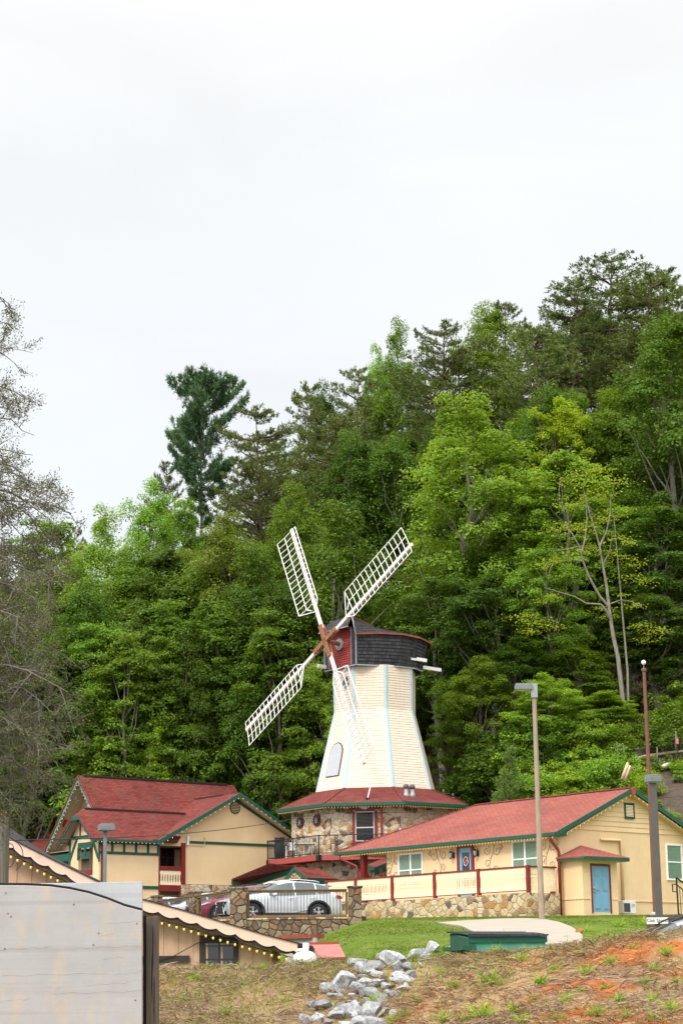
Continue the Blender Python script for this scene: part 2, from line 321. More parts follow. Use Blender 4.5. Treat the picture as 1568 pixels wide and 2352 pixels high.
def string_light(label, paths, step, size, group='string lights hung along the eaves', drop=.06, sock=None):
    p0 = Vector(paths[0][0]); t = thing('string_light', label, 'string light', p0, 0, group)
    w = MB(); spots = []
    for path in paths:
        path = [Vector(p)-p0 for p in path]; w.tube(path, .009, 4)
        for a, b in zip(path[:-1], path[1:]):
            n = max(1, int((b-a).length/step))
            for i in range(n): spots.append(a.lerp(b, (i+.5)/n))
    if sock:
        for q in spots: w.lathe([(.022, -.06), (.024, 0)], q, 6)
    w.build('light_cord', M['wireg'], t, uv=False)
    for q in spots[:100]:
        o = bpy.data.objects.new('bulb', BULB[size]); COL.objects.link(o); o.parent = t; o.location = q-Vector((0, 0, drop))
    if len(spots) > 100:
        me = BULB[size]; vv = np.array([v.co for v in me.vertices]); mb = MB()
        for q in spots[100:]: mb.add(vv+np.array(q)-np.array((0, 0, drop)), [tuple(p.vertices) for p in me.polygons])
        tag(mb.build('bulbs', me.materials[0], t, True, uv=False, fix=False), kind='stuff')
    return t
# ================================================================== THE GROUND
from mathutils import noise as mn
def fbm(x, y, z=0.0, o=4): return mn.fractal(Vector((x, y, z)), 1.0, 2.0, o)
def ip(x, xs, ys): return np.interp(x, xs, ys)
def hill(X, Y):
    ls = np.clip(.40+.012*(X+20), .36, .68)
    left = 3.6+ls*(np.clip(Y-123, 0, 34)+.35*np.clip(Y-157, 0, 40))
    right = ip(Y, [100, 103.5, 108, 112, 118, 126, 145, 175, 215, 400], [3.2, 4.6, 8.3, 10.6, 13.2, 16.0, 26.0, 41.5, 56, 70])+.10*np.clip(X-12, -12, 20)
    w = sm(3, 11, X)
    return left*(1-w)+right*w
def ground(X, Y):
    X = np.asarray(X, float); Y = np.asarray(Y, float)
    zc = .435+.035*np.clip(X, -8, 10)
    bank = np.where(Y < 28, zc-.27*(28-Y), zc-.16*(Y-28))
    m = ip(X, [-3, -1, 0, .54, 1.1, 2.14, 3, 4.03, 6, 12], [-1.3, -.75, -.40, -.08, .22, .47, .58, .72, .92, 1.1])
    mound = m-.25*np.abs(Y-23.4)-.02*(Y-23.4)
    k = .10; d = bank-mound; b = .5*(bank+mound+np.sqrt(d*d+k*k*4))-k*.5      # smooth maximum
    b = np.maximum(b, -1.7)
    lawn = ip(Y, [34, 40, 46, 56, 66, 78, 88, 93, 100, 108, 120], [-1.0, -.5, .1, 1.0, 1.75, 2.58, 2.98, 3.18, 3.25, 3.3, 3.6])
    lawn = lawn-.33*np.clip(.6-X, 0, 3.2)*sm(50, 72, Y)*(1-sm(86, 100, Y))
    left = ip(Y, [34, 60, 70, 90, 104, 120], [-1.0, -.9, .4, 1.8, 3.0, 3.4])
    wf = sm(58, 68, Y); wl = sm(-5.5, -2.5, X)*wf+sm(-2.2, .6, X)*(1-wf); f = lawn*wl+left*(1-wl)
    t = sm(30, 40, Y); z = b*(1-t)+f*t
    h = hill(X, Y); th = sm(99, 105, Y)
    return np.where(Y > 99, z*(1-th)+h*th, z)
def gz(x, y): return float(ground(np.array([x]), np.array([y]))[0])
def hit(px, py, y0=18., y1=260., st=.05):                           # where a line of sight meets the ground
    d = ray(px, py); Ys = np.arange(y0, y1, st); X = d[0]/d[1]*Ys; Z = d[2]/d[1]*Ys; g = ground(X, Ys)
    i = np.where(Z <= g)[0]; i = i[0] if len(i) else len(Ys)-1
    return float(X[i]), float(Ys[i]), float(g[i])
def micro(x, y): return .055*fbm(x*1.3, y*1.3, 3)+.045*fbm(x*3.7, y*3.7, 9)-.02
gx = np.concatenate([-np.geomspace(900, 14, 26), np.arange(-13, -6, .8), np.arange(-6, 7.4, .13), np.arange(7.5, 14, .8), np.geomspace(15, 900, 26)])
gy = np.concatenate([[-300, -60, -10, 5, 12, 15], np.arange(16, 31, .13), np.arange(31, 104, 1.0), np.arange(104, 130, .7), np.arange(130, 230, 3.0), np.geomspace(235, 1500, 20)])
GX, GY = np.meshgrid(gx, gy); GZ = ground(GX, GY)
for j in range(len(gy)):
    if 17 < gy[j] < 31.5:
        for i in range(len(gx)):
            if -7 < gx[i] < 8:
                x, y = gx[i], gy[j]
                GZ[j, i] += micro(x, y)
    elif 100 < gy[j] < 230:
        for i in range(len(gx)):
            if -40 < gx[i] < 50: GZ[j, i] += .35*fbm(gx[i]*.25, gy[j]*.25, 1)+.15*fbm(gx[i]*.9, gy[j]*.9, 5)
    elif 34 < gy[j] < 100:
        for i in range(len(gx)):
            if -14 < gx[i] < 15: GZ[j, i] += .05*fbm(gx[i]*.3, gy[j]*.2, 7)
nx, ny = len(gx), len(gy)
idx = np.arange(nx*ny).reshape(ny, nx)
F_ = np.stack([idx[:-1, :-1], idx[:-1, 1:], idx[1:, 1:], idx[1:, :-1]], -1).reshape(-1, 4)
cy_ = ((GY[:-1, :-1]+GY[1:, 1:])/2).ravel(); cx_ = ((GX[:-1, :-1]+GX[1:, 1:])/2).ravel()
mi = np.where(cy_ < 33, 0, np.where(cy_ < 103, 1, 2)); mi[(cy_ > 33) & (cy_ < 103) & (cx_ < -5)] = 3; mi[cy_ < 16] = 3
def m_bank():
    m, t, b = mat('bank_earth'); v = coords(t)
    n1 = noise(t, v, .9, 5, .6, .5); n2 = noise(t, v, 4, 6, .7); n3 = noise(t, coords(t, 'Object', (9, 3, 9)), 3, 6, .7)
    straw = rampn(t, n3, [(.25, (.10, .062, .032)), (.5, (.24, .16, .082)), (.75, (.40, .28, .15))]).outputs[0]
    clay = rampn(t, n2, [(.3, (.19, .048, .013)), (.7, (.42, .135, .036))]).outputs[0]
    sp = nd(t, 'SeparateXYZ'); t.links.new(v, sp.inputs[0])
    rt = nd(t, 'MapRange'); rt.inputs[1].default_value = .5; rt.inputs[2].default_value = 3.2; rt.inputs[3].default_value = -.10; rt.inputs[4].default_value = .085; t.links.new(sp.outputs[0], rt.inputs[0])
    ad = nd(t, 'Math', operation='ADD'); t.links.new(n1, ad.inputs[0]); t.links.new(rt.outputs[0], ad.inputs[1])
    c = mixc(t, rampn(t, ad.outputs[0], [(.50, (0,)*3), (.60, (1,)*3)]).outputs[0], straw, clay)
    t.links.new(c, b.inputs['Base Color']); b.inputs['Roughness'].default_value = .95; b.inputs['Specular IOR Level'].default_value = .1
    bump(t, b, n2, .8, .06); return m
def m_lawn():
    m, t, b = mat('mown_lawn'); v = coords(t); n1 = noise(t, v, .35, 5, .6); n2 = noise(t, v, 2.2, 7, .75); n3 = noise(t, coords(t, 'Object', (1, .5, 1)), 9, 6, .8)
    c = rampn(t, n3, [(.28, (.042, .080, .005)), (.5, (.10, .155, .009)), (.72, (.175, .235, .018))]).outputs[0]
    c = mixc(t, rampn(t, n1, [(.50, (0,)*3), (.72, (.75,)*3)]).outputs[0], c, mul(t, (.27, .215, .10), rampn(t, n3, [(.3, (.6,)*3), (.7, (1.2,)*3)]).outputs[0]))
    c = mul(t, c, rampn(t, n2, [(.3, (.72,)*3), (.7, (1.2,)*3)]).outputs[0])
    t.links.new(c, b.inputs['Base Color']); b.inputs['Roughness'].default_value = .9; b.inputs['Specular IOR Level'].default_value = .15
    bump(t, b, n3, .9, .08); return m
def m_forest():
    m, t, b = mat('forest_floor'); v = coords(t); n1 = noise(t, v, .25, 5, .6); n2 = noise(t, v, 3, 7, .75)
    c = rampn(t, n2, [(.3, (.025, .017, .011)), (.7, (.10, .065, .042))]).outputs[0]
    c = mixc(t, rampn(t, n1, [(.60, (0,)*3), (.70, (.8,)*3)]).outputs[0], c, mul(t, (.20, .065, .028), rampn(t, n2, [(.3, (.5,)*3), (.7, (1.2,)*3)]).outputs[0]))
    t.links.new(c, b.inputs['Base Color']); b.inputs['Roughness'].default_value = .95; bump(t, b, n2, .8, .1); return m
g = npmesh('ground', np.stack([GX, GY, GZ], -1).reshape(-1, 3), F_, [m_bank(), m_lawn(), m_forest(), M['asphalt']], None, mi, True)
tag(g, 'grassy earth bank and mown lawn rising to a wooded hillside', 'ground', kind='structure')
# parking lot slab behind the stone parapet
LOTZ = 2.72
lot = [(.75, 77.5), (-4.1, 77.5), (-6.05, 81.2), (-7.95, 85.4), (-13, 96), (-16, 106), (-4, 112), (-1.2, 103.5), (1.0, 100.5)]
p = MB().prism([(x, y, LOTZ-1.6) for x, y in lot], (0, 0, 1.6)).build('parking_lot', M['asphalt']); tag(p, 'asphalt parking lot behind the stone parapet', 'parking lot', kind='structure')
# concrete drive crossing the lawn
DRV = []
def drive():
    pp = [hit(*q, 34.) for q in ((1005, 2121.5), (1060, 2117.5), (1130, 2113.5), (1200, 2111.5), (1246, 2113), (1285, 2121), (1312, 2132), (1336, 2150), (1340, 2172), (1180, 2172), (1100, 2150), (1060, 2130))]
    poly = np.array([(a, b) for a, b, c in pp]); DRV.append(poly); m = MB(); n = len(poly)
    b = bmesh.new(); vs = [b.verts.new((x, y, 0)) for x, y in poly]; b.faces.new(vs)
    bmesh.ops.triangulate(b, faces=b.faces[:]); bmesh.ops.subdivide_edges(b, edges=b.edges[:], cuts=9, use_grid_fill=True)
    for v in b.verts: v.co.z = gz(v.co.x, v.co.y)+.05
    me = bpy.data.meshes.new('driveway'); b.to_mesh(me); b.free(); me.materials.append(M['concrete'])
    o = bpy.data.objects.new('driveway', me); COL.objects.link(o)
    sl = o.modifiers.new('solid', 'SOLIDIFY'); sl.thickness = .25; sl.offset = -1 if me.polygons[0].normal.z > 0 else 1
    tag(o, 'pale concrete driveway curving over the lawn', 'driveway', kind='structure')
drive()
# ================================================================== RIGHT-HAND LODGE (yellow, red roof)
LC = (9.79, 93.19, 3.22); LR = radians(40)
LV = np.array([cos(LR), sin(LR), 0]); LU = np.array([-sin(LR), cos(LR), 0])
def lw(x, y, z): return tuple(np.array(LC)+LV*x+LU*y+np.array([0, 0, z]))
lodge = thing('motel_building', 'long yellow stucco building with red shingle roof and blue side door beside the lawn', 'motel', LC, LR)
def gable_roof(mb, x0, x1, xr, ze, zr, y0, y1, th=.14, m=0):     # ridge along y
    for xe in (x0, x1):
        d = Vector((xr-xe, 0, zr-ze)); n = Vector((-d.z, 0, d.x)).normalized()
        if n.z < 0: n = -n
        mb.prism([(xe, y0, ze), (xr, y0, zr), (xr, y1, zr), (xe, y1, ze)], -n*th, m)
EZ, AZ, XR, XL, XRR = 3.74, 6.05, 4.84, -.52, 10.2
sl_ = (AZ-EZ)/(XR-XL); YH = 10.4; YE = 15.5
w = MB()
gw = lambda y: [(0, y, -.6), (9.68, y, -.6), (9.68, y, 3.75), (4.84, y, 5.85), (0, y, 3.75)]
w.prism([(0, 0, -.6), (9.68, 0, -.6), (9.68, 0, 3.96), (9.3, 0, 3.96), (.38, 0, 3.96), (0, 0, 3.75)], (0, .15, 0))
w.span((0, .15, -.6), (.15, 12.0, 3.75)); w.span((.15, 11.85, -.6), (9.68, 12, 3.75)); w.span((9.53, .15, -.6), (9.68, 12, 3.75))
w.build('wall', M['yellow'], lodge)
w = MB()                                                   # lapped boards in the gable
z = 3.96
while z < 5.75:
    z1 = min(z+.235, 5.83); xa = max(.1, (z-3.75)/(2.1)*4.84); xb = max(.1, (z1-3.75)/2.1*4.84)
    w.add([(xa, -.04, z), (9.68-xa, -.04, z), (9.68-xb, -.012, z1), (xb, -.012, z1)], [(0, 1, 2, 3)]); w.add([(xa, .02, z), (9.68-xa, .02, z), (9.68-xa, -.04, z), (xa, -.04, z)], [(0, 1, 2, 3)]); z = z1
w.add([(.3, .02, 3.9), (9.4, .02, 3.9), (4.84, .02, 5.85)], [(0, 1, 2)])
w.build('gable_siding', M['yellow'], lodge)
w = MB().span((-.02, -.035, .70), (9.7, -.003, .745)).span((-.035, 0.003, .70), (-.003, 1.2, .745)).build('ledge', M['yellow'], lodge)
w = MB()
# main roof with a hipped far end
tn = .15
w.prism([(XL, -.42, EZ), (XR, -.42, AZ), (XR, YH, AZ), (XL, YE, EZ)], Vector((sl_, 0, -1)).normalized()*tn)
w.prism([(XRR, -.42, EZ), (XR, -.42, AZ), (XR, YH, AZ), (XRR, YE, EZ)], Vector((-sl_, 0, -1)).normalized()*tn)
w.prism([(XL, YE, EZ), (XR, YH, AZ), (XRR, YE, EZ)], Vector((0, -.42, -1)).normalized()*tn)
w.build('roof', M['red_roof2'], lodge)
MB().beam((XR, -.4, AZ+.015), (XR, YH, AZ+.015), .26, .05).beam((XR, YH, AZ+.01), (XL, YE, EZ+.015), .2, .05).build('ridge_cap', M['red_roof2'], lodge)
w = MB()                                                   # gutter, barge boards, eave box
w.span((XL-.07, -.42, EZ-.17), (XL+.03, YE, EZ-.012)); w.span((XL+.03, YE-.03, EZ-.16), (XRR, YE+.07, EZ-.01))
for s in (0, 1):
    xe, zo = ((XL, EZ), (XRR, EZ))[s]
    w.prism([(xe, -.46, zo-.21), (XR, -.46, AZ-.21), (XR, -.46, AZ+.005), (xe, -.46, zo+.005)], (0, .035, 0))
w.prism([(XL-.07, -.425, EZ-.17), (.2, -.425, EZ-.17), (.2, -.425, EZ+.12), (XL, -.425, EZ-.01)], (0, .4, 0))
w.build('gutter', M['green'], lodge)
w = MB().span((XL+.04, 0, EZ-.17), (-.004, YE-.1, EZ-.13)).span((0, 12.01, EZ-.17), (9.6, YE-.1, EZ-.13))
w.prism([(.25, -.4, EZ+.02), (XR, -.4, AZ-.24), (XR, -.002, AZ-.24), (.25, -.002, EZ+.02)], (0, 0, -.03))
w.prism([(9.45, -.4, EZ+.02), (XR, -.4, AZ-.24), (XR, -.002, AZ-.24), (9.45, -.002, EZ+.02)], (0, 0, -.03))
w.build('soffit', M['yellow'], lodge)
MB().prism([(XR-.13, -.5, AZ-.05), (XR, -.5, AZ+.03), (XR+.13, -.5, AZ-.05), (XR+.12, -.5, AZ-.3), (XR, -.5, AZ-.44), (XR-.12, -.5, AZ-.3)], (0, .04, 0)).build('gable_ornament', M['red2'], lodge)
def louver(parent, x0, x1, z0, z1, y, n=8, fm='green', sm_='picket'):
    f = MB()
    for a, b in (((x0, z0), (x1, z0+.07)), ((x0, z1-.07), (x1, z1)), ((x0, z0+.07), (x0+.07, z1-.07)), ((x1-.07, z0+.07), (x1, z1-.07))): f.span((a[0], y-.06, a[1]), (b[0], y-.003, b[1]))
    o = f.build('gable_vent', M[fm], parent)
    s = MB()
    for i in range(n):
        zz = z0+.1+(z1-z0-.2)*(i+.5)/n; s.box(((x0+x1)/2, y-.03, zz), (x1-x0-.15, .012, .062), R=Matrix.Rotation(radians(-35), 3, 'X'))
    s.build('vent_slats', M[sm_], o); MB().span((x0+.06, y-.008, z0+.06), (x1-.06, y-.004, z1-.06)).build('vent_opening', M['dark'], o)
louver(lodge, 4.62, 5.30, 4.60, 5.36, -.035)
def window(parent, T, w_, h, panes=2, sash=.5, fw=.08, name='window', fm='white', pm='blind', slat=True, lap=.0):
    """a sash window in its own frame; T maps (across, out, up) to the parent's space"""
    def bx(a, b, mb): 
        c = [(p+q)/2 for p, q in zip(a, b)]; P = []
        for i in range(8):
            q = [(a, b)[(i >> k) & 1][k] for k in range(3)]; P.append(T(*q))
        mb.add(P, [(0, 2, 3, 1), (4, 5, 7, 6), (0, 1, 5, 4), (2, 6, 7, 3), (0, 4, 6, 2), (1, 3, 7, 5)])
    f = MB()
    bx((0, .0, 0), (fw, .06, h), f); bx((w_-fw, .0, 0), (w_, .06, h), f); bx((fw, .0, 0), (w_-fw, .06, fw), f); bx((fw, .0, h-fw), (w_-fw, .06, h), f)
    pw = w_/panes
    for k in range(1, panes): bx((k*pw-fw*.6, .0, fw), (k*pw+fw*.6, .055, h-fw), f)
    o = f.build(name, M[fm], parent)
    s = MB()
    for k in range(panes): 
        a, b = k*pw+fw*.5, (k+1)*pw-fw*.5
        bx((a, .01, h*sash-.03), (b, .045, h*sash+.03), s)
    s.build('sash', M[fm], o)
    pmb = MB(); bx((fw*.5, .004, fw*.5), (w_-fw*.5, .012, h-fw*.5), pmb)
    if slat:
        n = int(h/.075)
        for i in range(n):
            zz = fw+.02+(h-2*fw)*i/n
            for k in range(panes): 
                a, b = k*pw+fw*.7, (k+1)*pw-fw*.7
                P = [T(a, .013, zz), T(b, .013, zz), T(b, .028, zz+.045), T(a, .028, zz+.045)]; pmb.add(P, [(0, 1, 2, 3)])
    pmb.build('window_blind', M[pm], o)
    return o
TG = lambda x0, z0, y=0.0: (lambda a, o, u: (x0+a, y-o, z0+u))          # on the gable wall
TE = lambda y0, z0, x=0.0: (lambda a, o, u: (x-o, y0-a, z0+u))          # on the eave wall
window(lodge, TG(7.48, 1.77), 1.17, 1.75, 1)
window(lodge, TE(2.97, 1.80), 1.74, 1.74, 2); window(lodge, TE(11.08, 1.72), 1.83, 1.70, 2)
# front door with wreath, lanterns
f = MB(); 
for a in ((6.72, 6.58), (5.72, 5.58)): f.span((-.10, a[1], .98), (.0, a[0], 3.55))
f.span((-.10, 5.72, 3.42), (0, 6.58, 3.55)); f.build('door_frame', M['red'], lodge)
d = MB().span((-.05, 5.72, .98), (-.01, 6.58, 3.42)).build('door', M['blue'], lodge)
MB().span((-.06, 5.88, 1.3), (-.045, 6.38, 3.2)).build('door_glass', M['darkpane'], d)
o = MB(); o.tube([(-.085, 6.1+.15*cos(a)*(1+.15*sin(6*a)), 2.78+.21*sin(a)) for a in np.linspace(0, 2*pi, 25)], .022, 6); o.build('emblem_ring', M['whitew'], d)
MB().prism([(-.09, 6.1+.09*cos(a), 2.78+.12*sin(a)) for a in np.linspace(0, 2*pi, 12, False)], (.02, 0, 0)).build('emblem', M['red2'], d)
MB().tube([(-.11, 6.52, 1.95), (-.11, 6.4, 1.95)], .02, 6).build('handle', M['galv'], d)
def lantern(y):
    o = MB().box((-.05, y, 3.12), (.05, .14, .28)).tube([(-.05, y, 3.28), (-.14, y, 3.44), (-.22, y, 3.38), (-.22, y, 3.3)], .015, 6)
    o.lathe([(.02, .16), (.10, .10), (.11, .08), (.10, .075)], (-.22, y, 3.16), 8).lathe([(.09, -.17), (.03, -.22), (.01, -.26)], (-.22, y, 3.16), 6)
    for k in range(4): a = pi/4+k*pi/2; o.tube([(-.22+.1*cos(a), y+.1*sin(a), 3.24), (-.22+.075*cos(a), y+.075*sin(a), 2.99)], .009, 4)
    q = o.build('wall_lantern', M['black'], lodge); MB().lathe([(.06, -.14), (.085, .07)], (-.22, y, 3.16), 6).build('lantern_glass', M['greypane'], q)
lantern(7.02); lantern(5.3)
def scroll(cy, cz, sgn, L, mb, fl, rng):
    def spiral(y, z, a0, r, turns, dirn):
        pts = []
        for i in range(26):
            u = i/25; a = a0+dirn*turns*2*pi*u; rr = r*(1-.75*u); pts.append((-.012, y+rr*cos(a)*sgn, z+rr*sin(a)))
        mb.tube(pts, .013, 4)
        for q in pts[::6]: leaf(q)
    def leaf(q):
        s = .035+.025*rng.random(); a = rng.random()*6.28; c = np.array(q)+np.array([-.008, rng.uniform(-.05, .05), rng.uniform(-.05, .05)])
        fl.add([c+np.array([0, s*cos(a), s*sin(a)]), c+np.array([0, -s*.5*sin(a), s*.5*cos(a)]), c-np.array([0, s*cos(a), s*sin(a)]), c+np.array([0, s*.5*sin(a), -s*.5*cos(a)])], [(0, 1, 2, 3)])
    stem = [(-.012, cy+sgn*(.16*sin(u*5)), cz-L/2+L*u) for u in np.linspace(0, 1, 18)]; mb.tube(stem, .014, 4)
    for q in stem[::2]: leaf(q)
    spiral(cy+.34*sgn, cz+L*.30, 2.4, .24, 1.2, 1); spiral(cy-.36*sgn, cz+L*.28, .6, .25, 1.2, -1); spiral(cy+.30*sgn, cz-L*.12, 3.0, .20, 1.1, -1); spiral(cy-.28*sgn, cz-L*.30, 0, .18, 1.1, 1); spiral(cy-.62*sgn, cz+L*.36, 1.2, .14, 1.1, 1)
    for q in ((.1, .1), (-.2, .3), (.3, -.3), (-.1, -.4)): leaf((-.012, cy+q[0], cz+q[1]))
rng = random.Random(4); mb = MB(); fl = MB()
for cy, sg, L in ((4.35, 1, 1.5), (8.1, -1, 1.5), (11.55, 1, 1.3), (.62, 1, 1.5)): scroll(cy, 2.75, sg, L, mb, fl, rng)
o = mb.build('painted_vine', M['vine'], lodge, uv=False); fl.build('painted_leaves', M['flower'], o, uv=False)
# service pipe, downspouts, porch post
MB().tube([(2.84, -.09, 3.55), (4.16, -.09, 3.55), (4.22, -.09, 3.50), (4.22, -.09, .72)], .065, 10).build('pipe', M['yellow'], lodge, True)
MB().tube([(4.2, -.09, .70), (4.2, -.09, .30)], .05, 8).build('pipe_sleeve', M['black'], lodge)
MB().tube([(-.50, -.02, 3.60), (-.50, -.03, 3.42), (-.1, -.1, 2.98), (-.06, -.12, 2.85), (-.06, -.12, -.05)], .075, 10).build('downspout', M['red'], lodge, True)
MB().tube([(-.5, 15.1, 3.6), (-.5, 15.1, 3.4), (-.35, 13.95, 2.95), (-.3, 13.9, 2.7), (-.3, 13.9, .9)], .06, 8).build('downspout', M['red'], lodge, True)
MB().span((-.12, 13.66, .9), (.16, 13.94, 3.6)).build('porch_post', M['red'], lodge)
MB().span((-1.9, .1, .55), (-.004, 14.5, .98)).span((0.003, 12.01, .55), (9.6, 14.5, .98)).build('porch_floor', M['cgrey'], lodge)
# annex with a little hipped roof and blue door
a = MB()
a.span((.21, -1.3, -.6), (.74, 0.02, 2.45)); a.span((2.06, -1.3, -.6), (2.54, .02, 2.45)); a.span((.74, -1.3, 2.30), (2.06, .02, 2.45)); a.span((.74, -.9, -.6), (2.06, .0, 2.3)); a.span((.74, -1.3, -.6), (2.06, -.9, .1))
a.span((.19, -1.325, .68), (.72, -1.297, .73)); a.span((2.08, -1.325, .68), (2.56, -1.297, .73)); a.span((.175, -1.297, .68), (.205, -.02, .73))
a.build('annex_wall', M['yellow'], lodge)
ap = (1.5, -.06, 3.22); L0, L1, R1, R0 = (-.18, -.02, 2.60), (-.02, -1.72, 2.60), (2.98, -1.72, 2.60), (3.05, -.02, 2.60)
r = MB()
for tri in ((L0, L1, ap), (L1, R1, ap), (R1, R0, ap)): r.prism(tri, (0, 0, -.07))
r.build('annex_roof', M['red_roof2'], lodge)
MB().beam((-.1, -.02, 2.50), (.0, -1.68, 2.50), .06, .15).beam((-.0, -1.7, 2.50), (2.96, -1.7, 2.50), .06, .15).beam((2.96, -1.7, 2.5), (3.0, -.02, 2.5), .06, .15).build('annex_fascia', M['green'], lodge)
MB().add([(-.1, -.01, 2.44), (0, -1.68, 2.44), (2.95, -1.68, 2.44), (2.98, -.01, 2.44)], [(0, 1, 2, 3)]).build('annex_soffit', M['yellow'], lodge)
f = MB().span((.74, -1.335, .06), (.82, -1.28, 2.27)).span((1.98, -1.335, .06), (2.06, -1.28, 2.27)).span((.82, -1.335, 2.19), (1.98, -1.28, 2.27)); f.build('annex_door_frame', M['red'], lodge)
d = MB().span((.82, -1.30, .1), (1.98, -1.25, 2.19))
dr = d.build('annex_door', M['blue'], lodge)
pn = MB()
for x0, x1 in ((.96, 1.32), (1.50, 1.86)):
    for z0, z1 in ((.22, .92), (1.06, 1.62), (1.74, 2.04)):
        pn.prism([(x0, -1.302, z0), (x1, -1.302, z0), (x1, -1.302, z1), (x0, -1.302, z1)], (0, -.012, 0)); pn.prism([(x0+.05, -1.316, z0+.05), (x1-.05, -1.316, z0+.05), (x1-.05, -1.316, z1-.05), (x0+.05, -1.316, z1-.05)], (0, -.012, 0))
pn.build('door_panel', M['blue'], dr, bevel=.01)
MB().lathe([(.045, 0), (.045, -.05), (.02, -.09)], (.91, -1.30, 1.18), 10, axis='y').build('lock', M['galv'], dr)
MB().tube([(.91, -1.37, 1.03), (1.07, -1.38, 1.02)], .016, 6).lathe([(.05, 0), (.04, -.06)], (.91, -1.30, 1.03), 10, axis='y').build('handle', M['galv'], dr)
# ------- porch railing and the stone wall under it
posts = [14.35, 12.05, 9.29, 6.23, 3.2, -.03]
rl = thing('porch_railing', 'cream picket railing with dark red posts along the raised porch', 'railing', LC, LR)
def picket_panel(parent, A, B, z0, z1, wid=.105):
    A, B = Vector((*A, 0)), Vector((*B, 0)); L = (B-A).length; d = (B-A)/L; nrm = Vector((-d.y, d.x, 0)); n = max(1, round(L/wid)); s = L/n; m = MB()
    h = z1-z0
    for i in range(n):
        c = (i+.5)*s; w0 = s*.47; w1 = s*.24; w2 = s*.40; w3 = s*.22
        prof = [(w0, 0), (w0, .22*h), (w3, .25*h), (w3, .275*h), (w0*.92, .30*h), (w1, .33*h), (w1, .62*h), (w0*.92, .65*h), (w3, .675*h), (w3, .70*h), (w0, .73*h), (w0, h)]
        out = [(c+a, b) for a, b in prof]+[(c-a, b) for a, b in prof[::-1]]
        m.prism([A+d*a+Vector((0, 0, z0+b)) for a, b in out], nrm*.022)
    o = m.build('picket_panel', M['picket'], parent)
    return o
for i in range(5):
    y1, y0 = posts[i]-.08, posts[i+1]+.08
    picket_panel(rl, (-2.02, y1), (-2.02, y0), 1.10, 2.12); MB().span((-2.06, y0, 2.12), (-1.96, y1, 2.19)).build('handrail', M['red'], rl); MB().span((-2.05, y0, 1.06), (-1.97, y1, 1.10)).build('bottom_rail', M['red'], rl)
for y in posts: MB().span((-2.09, y-.08, .97), (-1.93, y+.08, 2.21)).build('post', M['red'], rl)
picket_panel(rl, (-1.92, -.03), (-.16, .05), 1.10, 2.12); MB().beam((-1.92, -.03, 2.155), (-.1, .05, 2.155), .1, .07).build('handrail', M['red'], rl); MB().span((-.5, -.05, .98), (-.3, .1, 1.06)).build('foot_block', M['red'], rl)
sw = thing('stone_wall', 'yellow flagstone wall carrying the porch railing', 'stone wall', LC, LR)
MB().span((-2.25, -.15, -1.6), (-1.9, 14.5, .97)).span((-1.9, -.15, -1.6), (-.02, .15, .97)).build('wall_face', M['stone_y'], sw)
string_light('warm bulb string along the long gutter of the yellow lodge', [[lw(XL-.02, YE-.3, EZ-.18), lw(XL-.02, -.3, EZ-.18)]], .20, 'mid')
string_light('warm bulb string following the gable edge above the blue side door', [[lw(.15, -.36, EZ-.05), lw(XR, -.40, AZ-.26), lw(XRR-.3, -.36, EZ-.05)]], .31, 'mid')
ac = thing('air_conditioner', 'low white air conditioner at the foot of the yellow gable wall', 'air conditioner', lw(3.95, -.55, .12), LR)
MB().span((-.42, -.17, 0), (.42, .17, .58)).build('casing', M['white'], ac, bevel=.015)
q = MB().span((-.40, -.178, .05), (.02, -.172, .46)); q.build('grille', M['dark'], ac)
q = MB()
for i in range(9): q.span((-.4, -.19, .07+i*.045), (.02, -.18, .08+i*.045))
q.build('grille_bars', M['galv'], ac); MB().span((.12, -.18, .30), (.36, -.174, .44)).build('sticker', M['ltblue'], ac)
# ================================================================== WINDMILL
MC = (1.8, 115.0, 0.0); MR = atan2(-.8, .6)                # local -y faces where the sails face, local +x is the long visible side
mx_, my_ = np.array([.6, -.8, 0]), np.array([.8, .6, 0])
def mw(x, y, z): return tuple(np.array(MC)+mx_*x+my_*y+np.array([0, 0, z]))
def ml(P): P = np.asarray(P)-np.array(MC); return (float(P.dot(mx_)), float(P.dot(my_)), float(P[2]))
mill = thing('windmill', 'tall octagonal cream windmill with black cap and four white lattice sails on a stone base', 'windmill', MC, MR)
def octv(R, k): a = radians(22.5+45*k); return (R*cos(a), R*sin(a))
def oring(R, z): return [(*octv(R, k), z) for k in range(8)]
def loft8(mb, R0, z0, R1, z1, m=0):
    a, b = oring(R0, z0), oring(R1, z1)
    for k in range(8): j = (k+1) % 8; mb.add([a[k], a[j], b[j], b[k]], [(0, 1, 2, 3)], m)
def lap(mb, R0, z0, R1, z1, h=.145, o=.023):
    n = round((z1-z0)/h)
    for i in range(n):
        u0, u1 = i/n, (i+1)/n; ra, rb = R0+(R1-R0)*u0, R0+(R1-R0)*u1; za, zb = z0+(z1-z0)*u0, z0+(z1-z0)*u1
        ul = u0+(u1-u0)*.13; loft8(mb, R0+(R1-R0)*ul+o, z0+(z1-z0)*ul, rb+.004, zb); loft8(mb, ra+.004, za, R0+(R1-R0)*ul+o, z0+(z1-z0)*ul)
TZ = [(3.57, 10.9), (2.42, 15.55), (2.47, 18.05)]
w = MB(); lap(w, *TZ[0], *TZ[1]); lap(w, *TZ[1], *TZ[2]); w.build('tower_wall', M['creamw'], mill, fix=False)
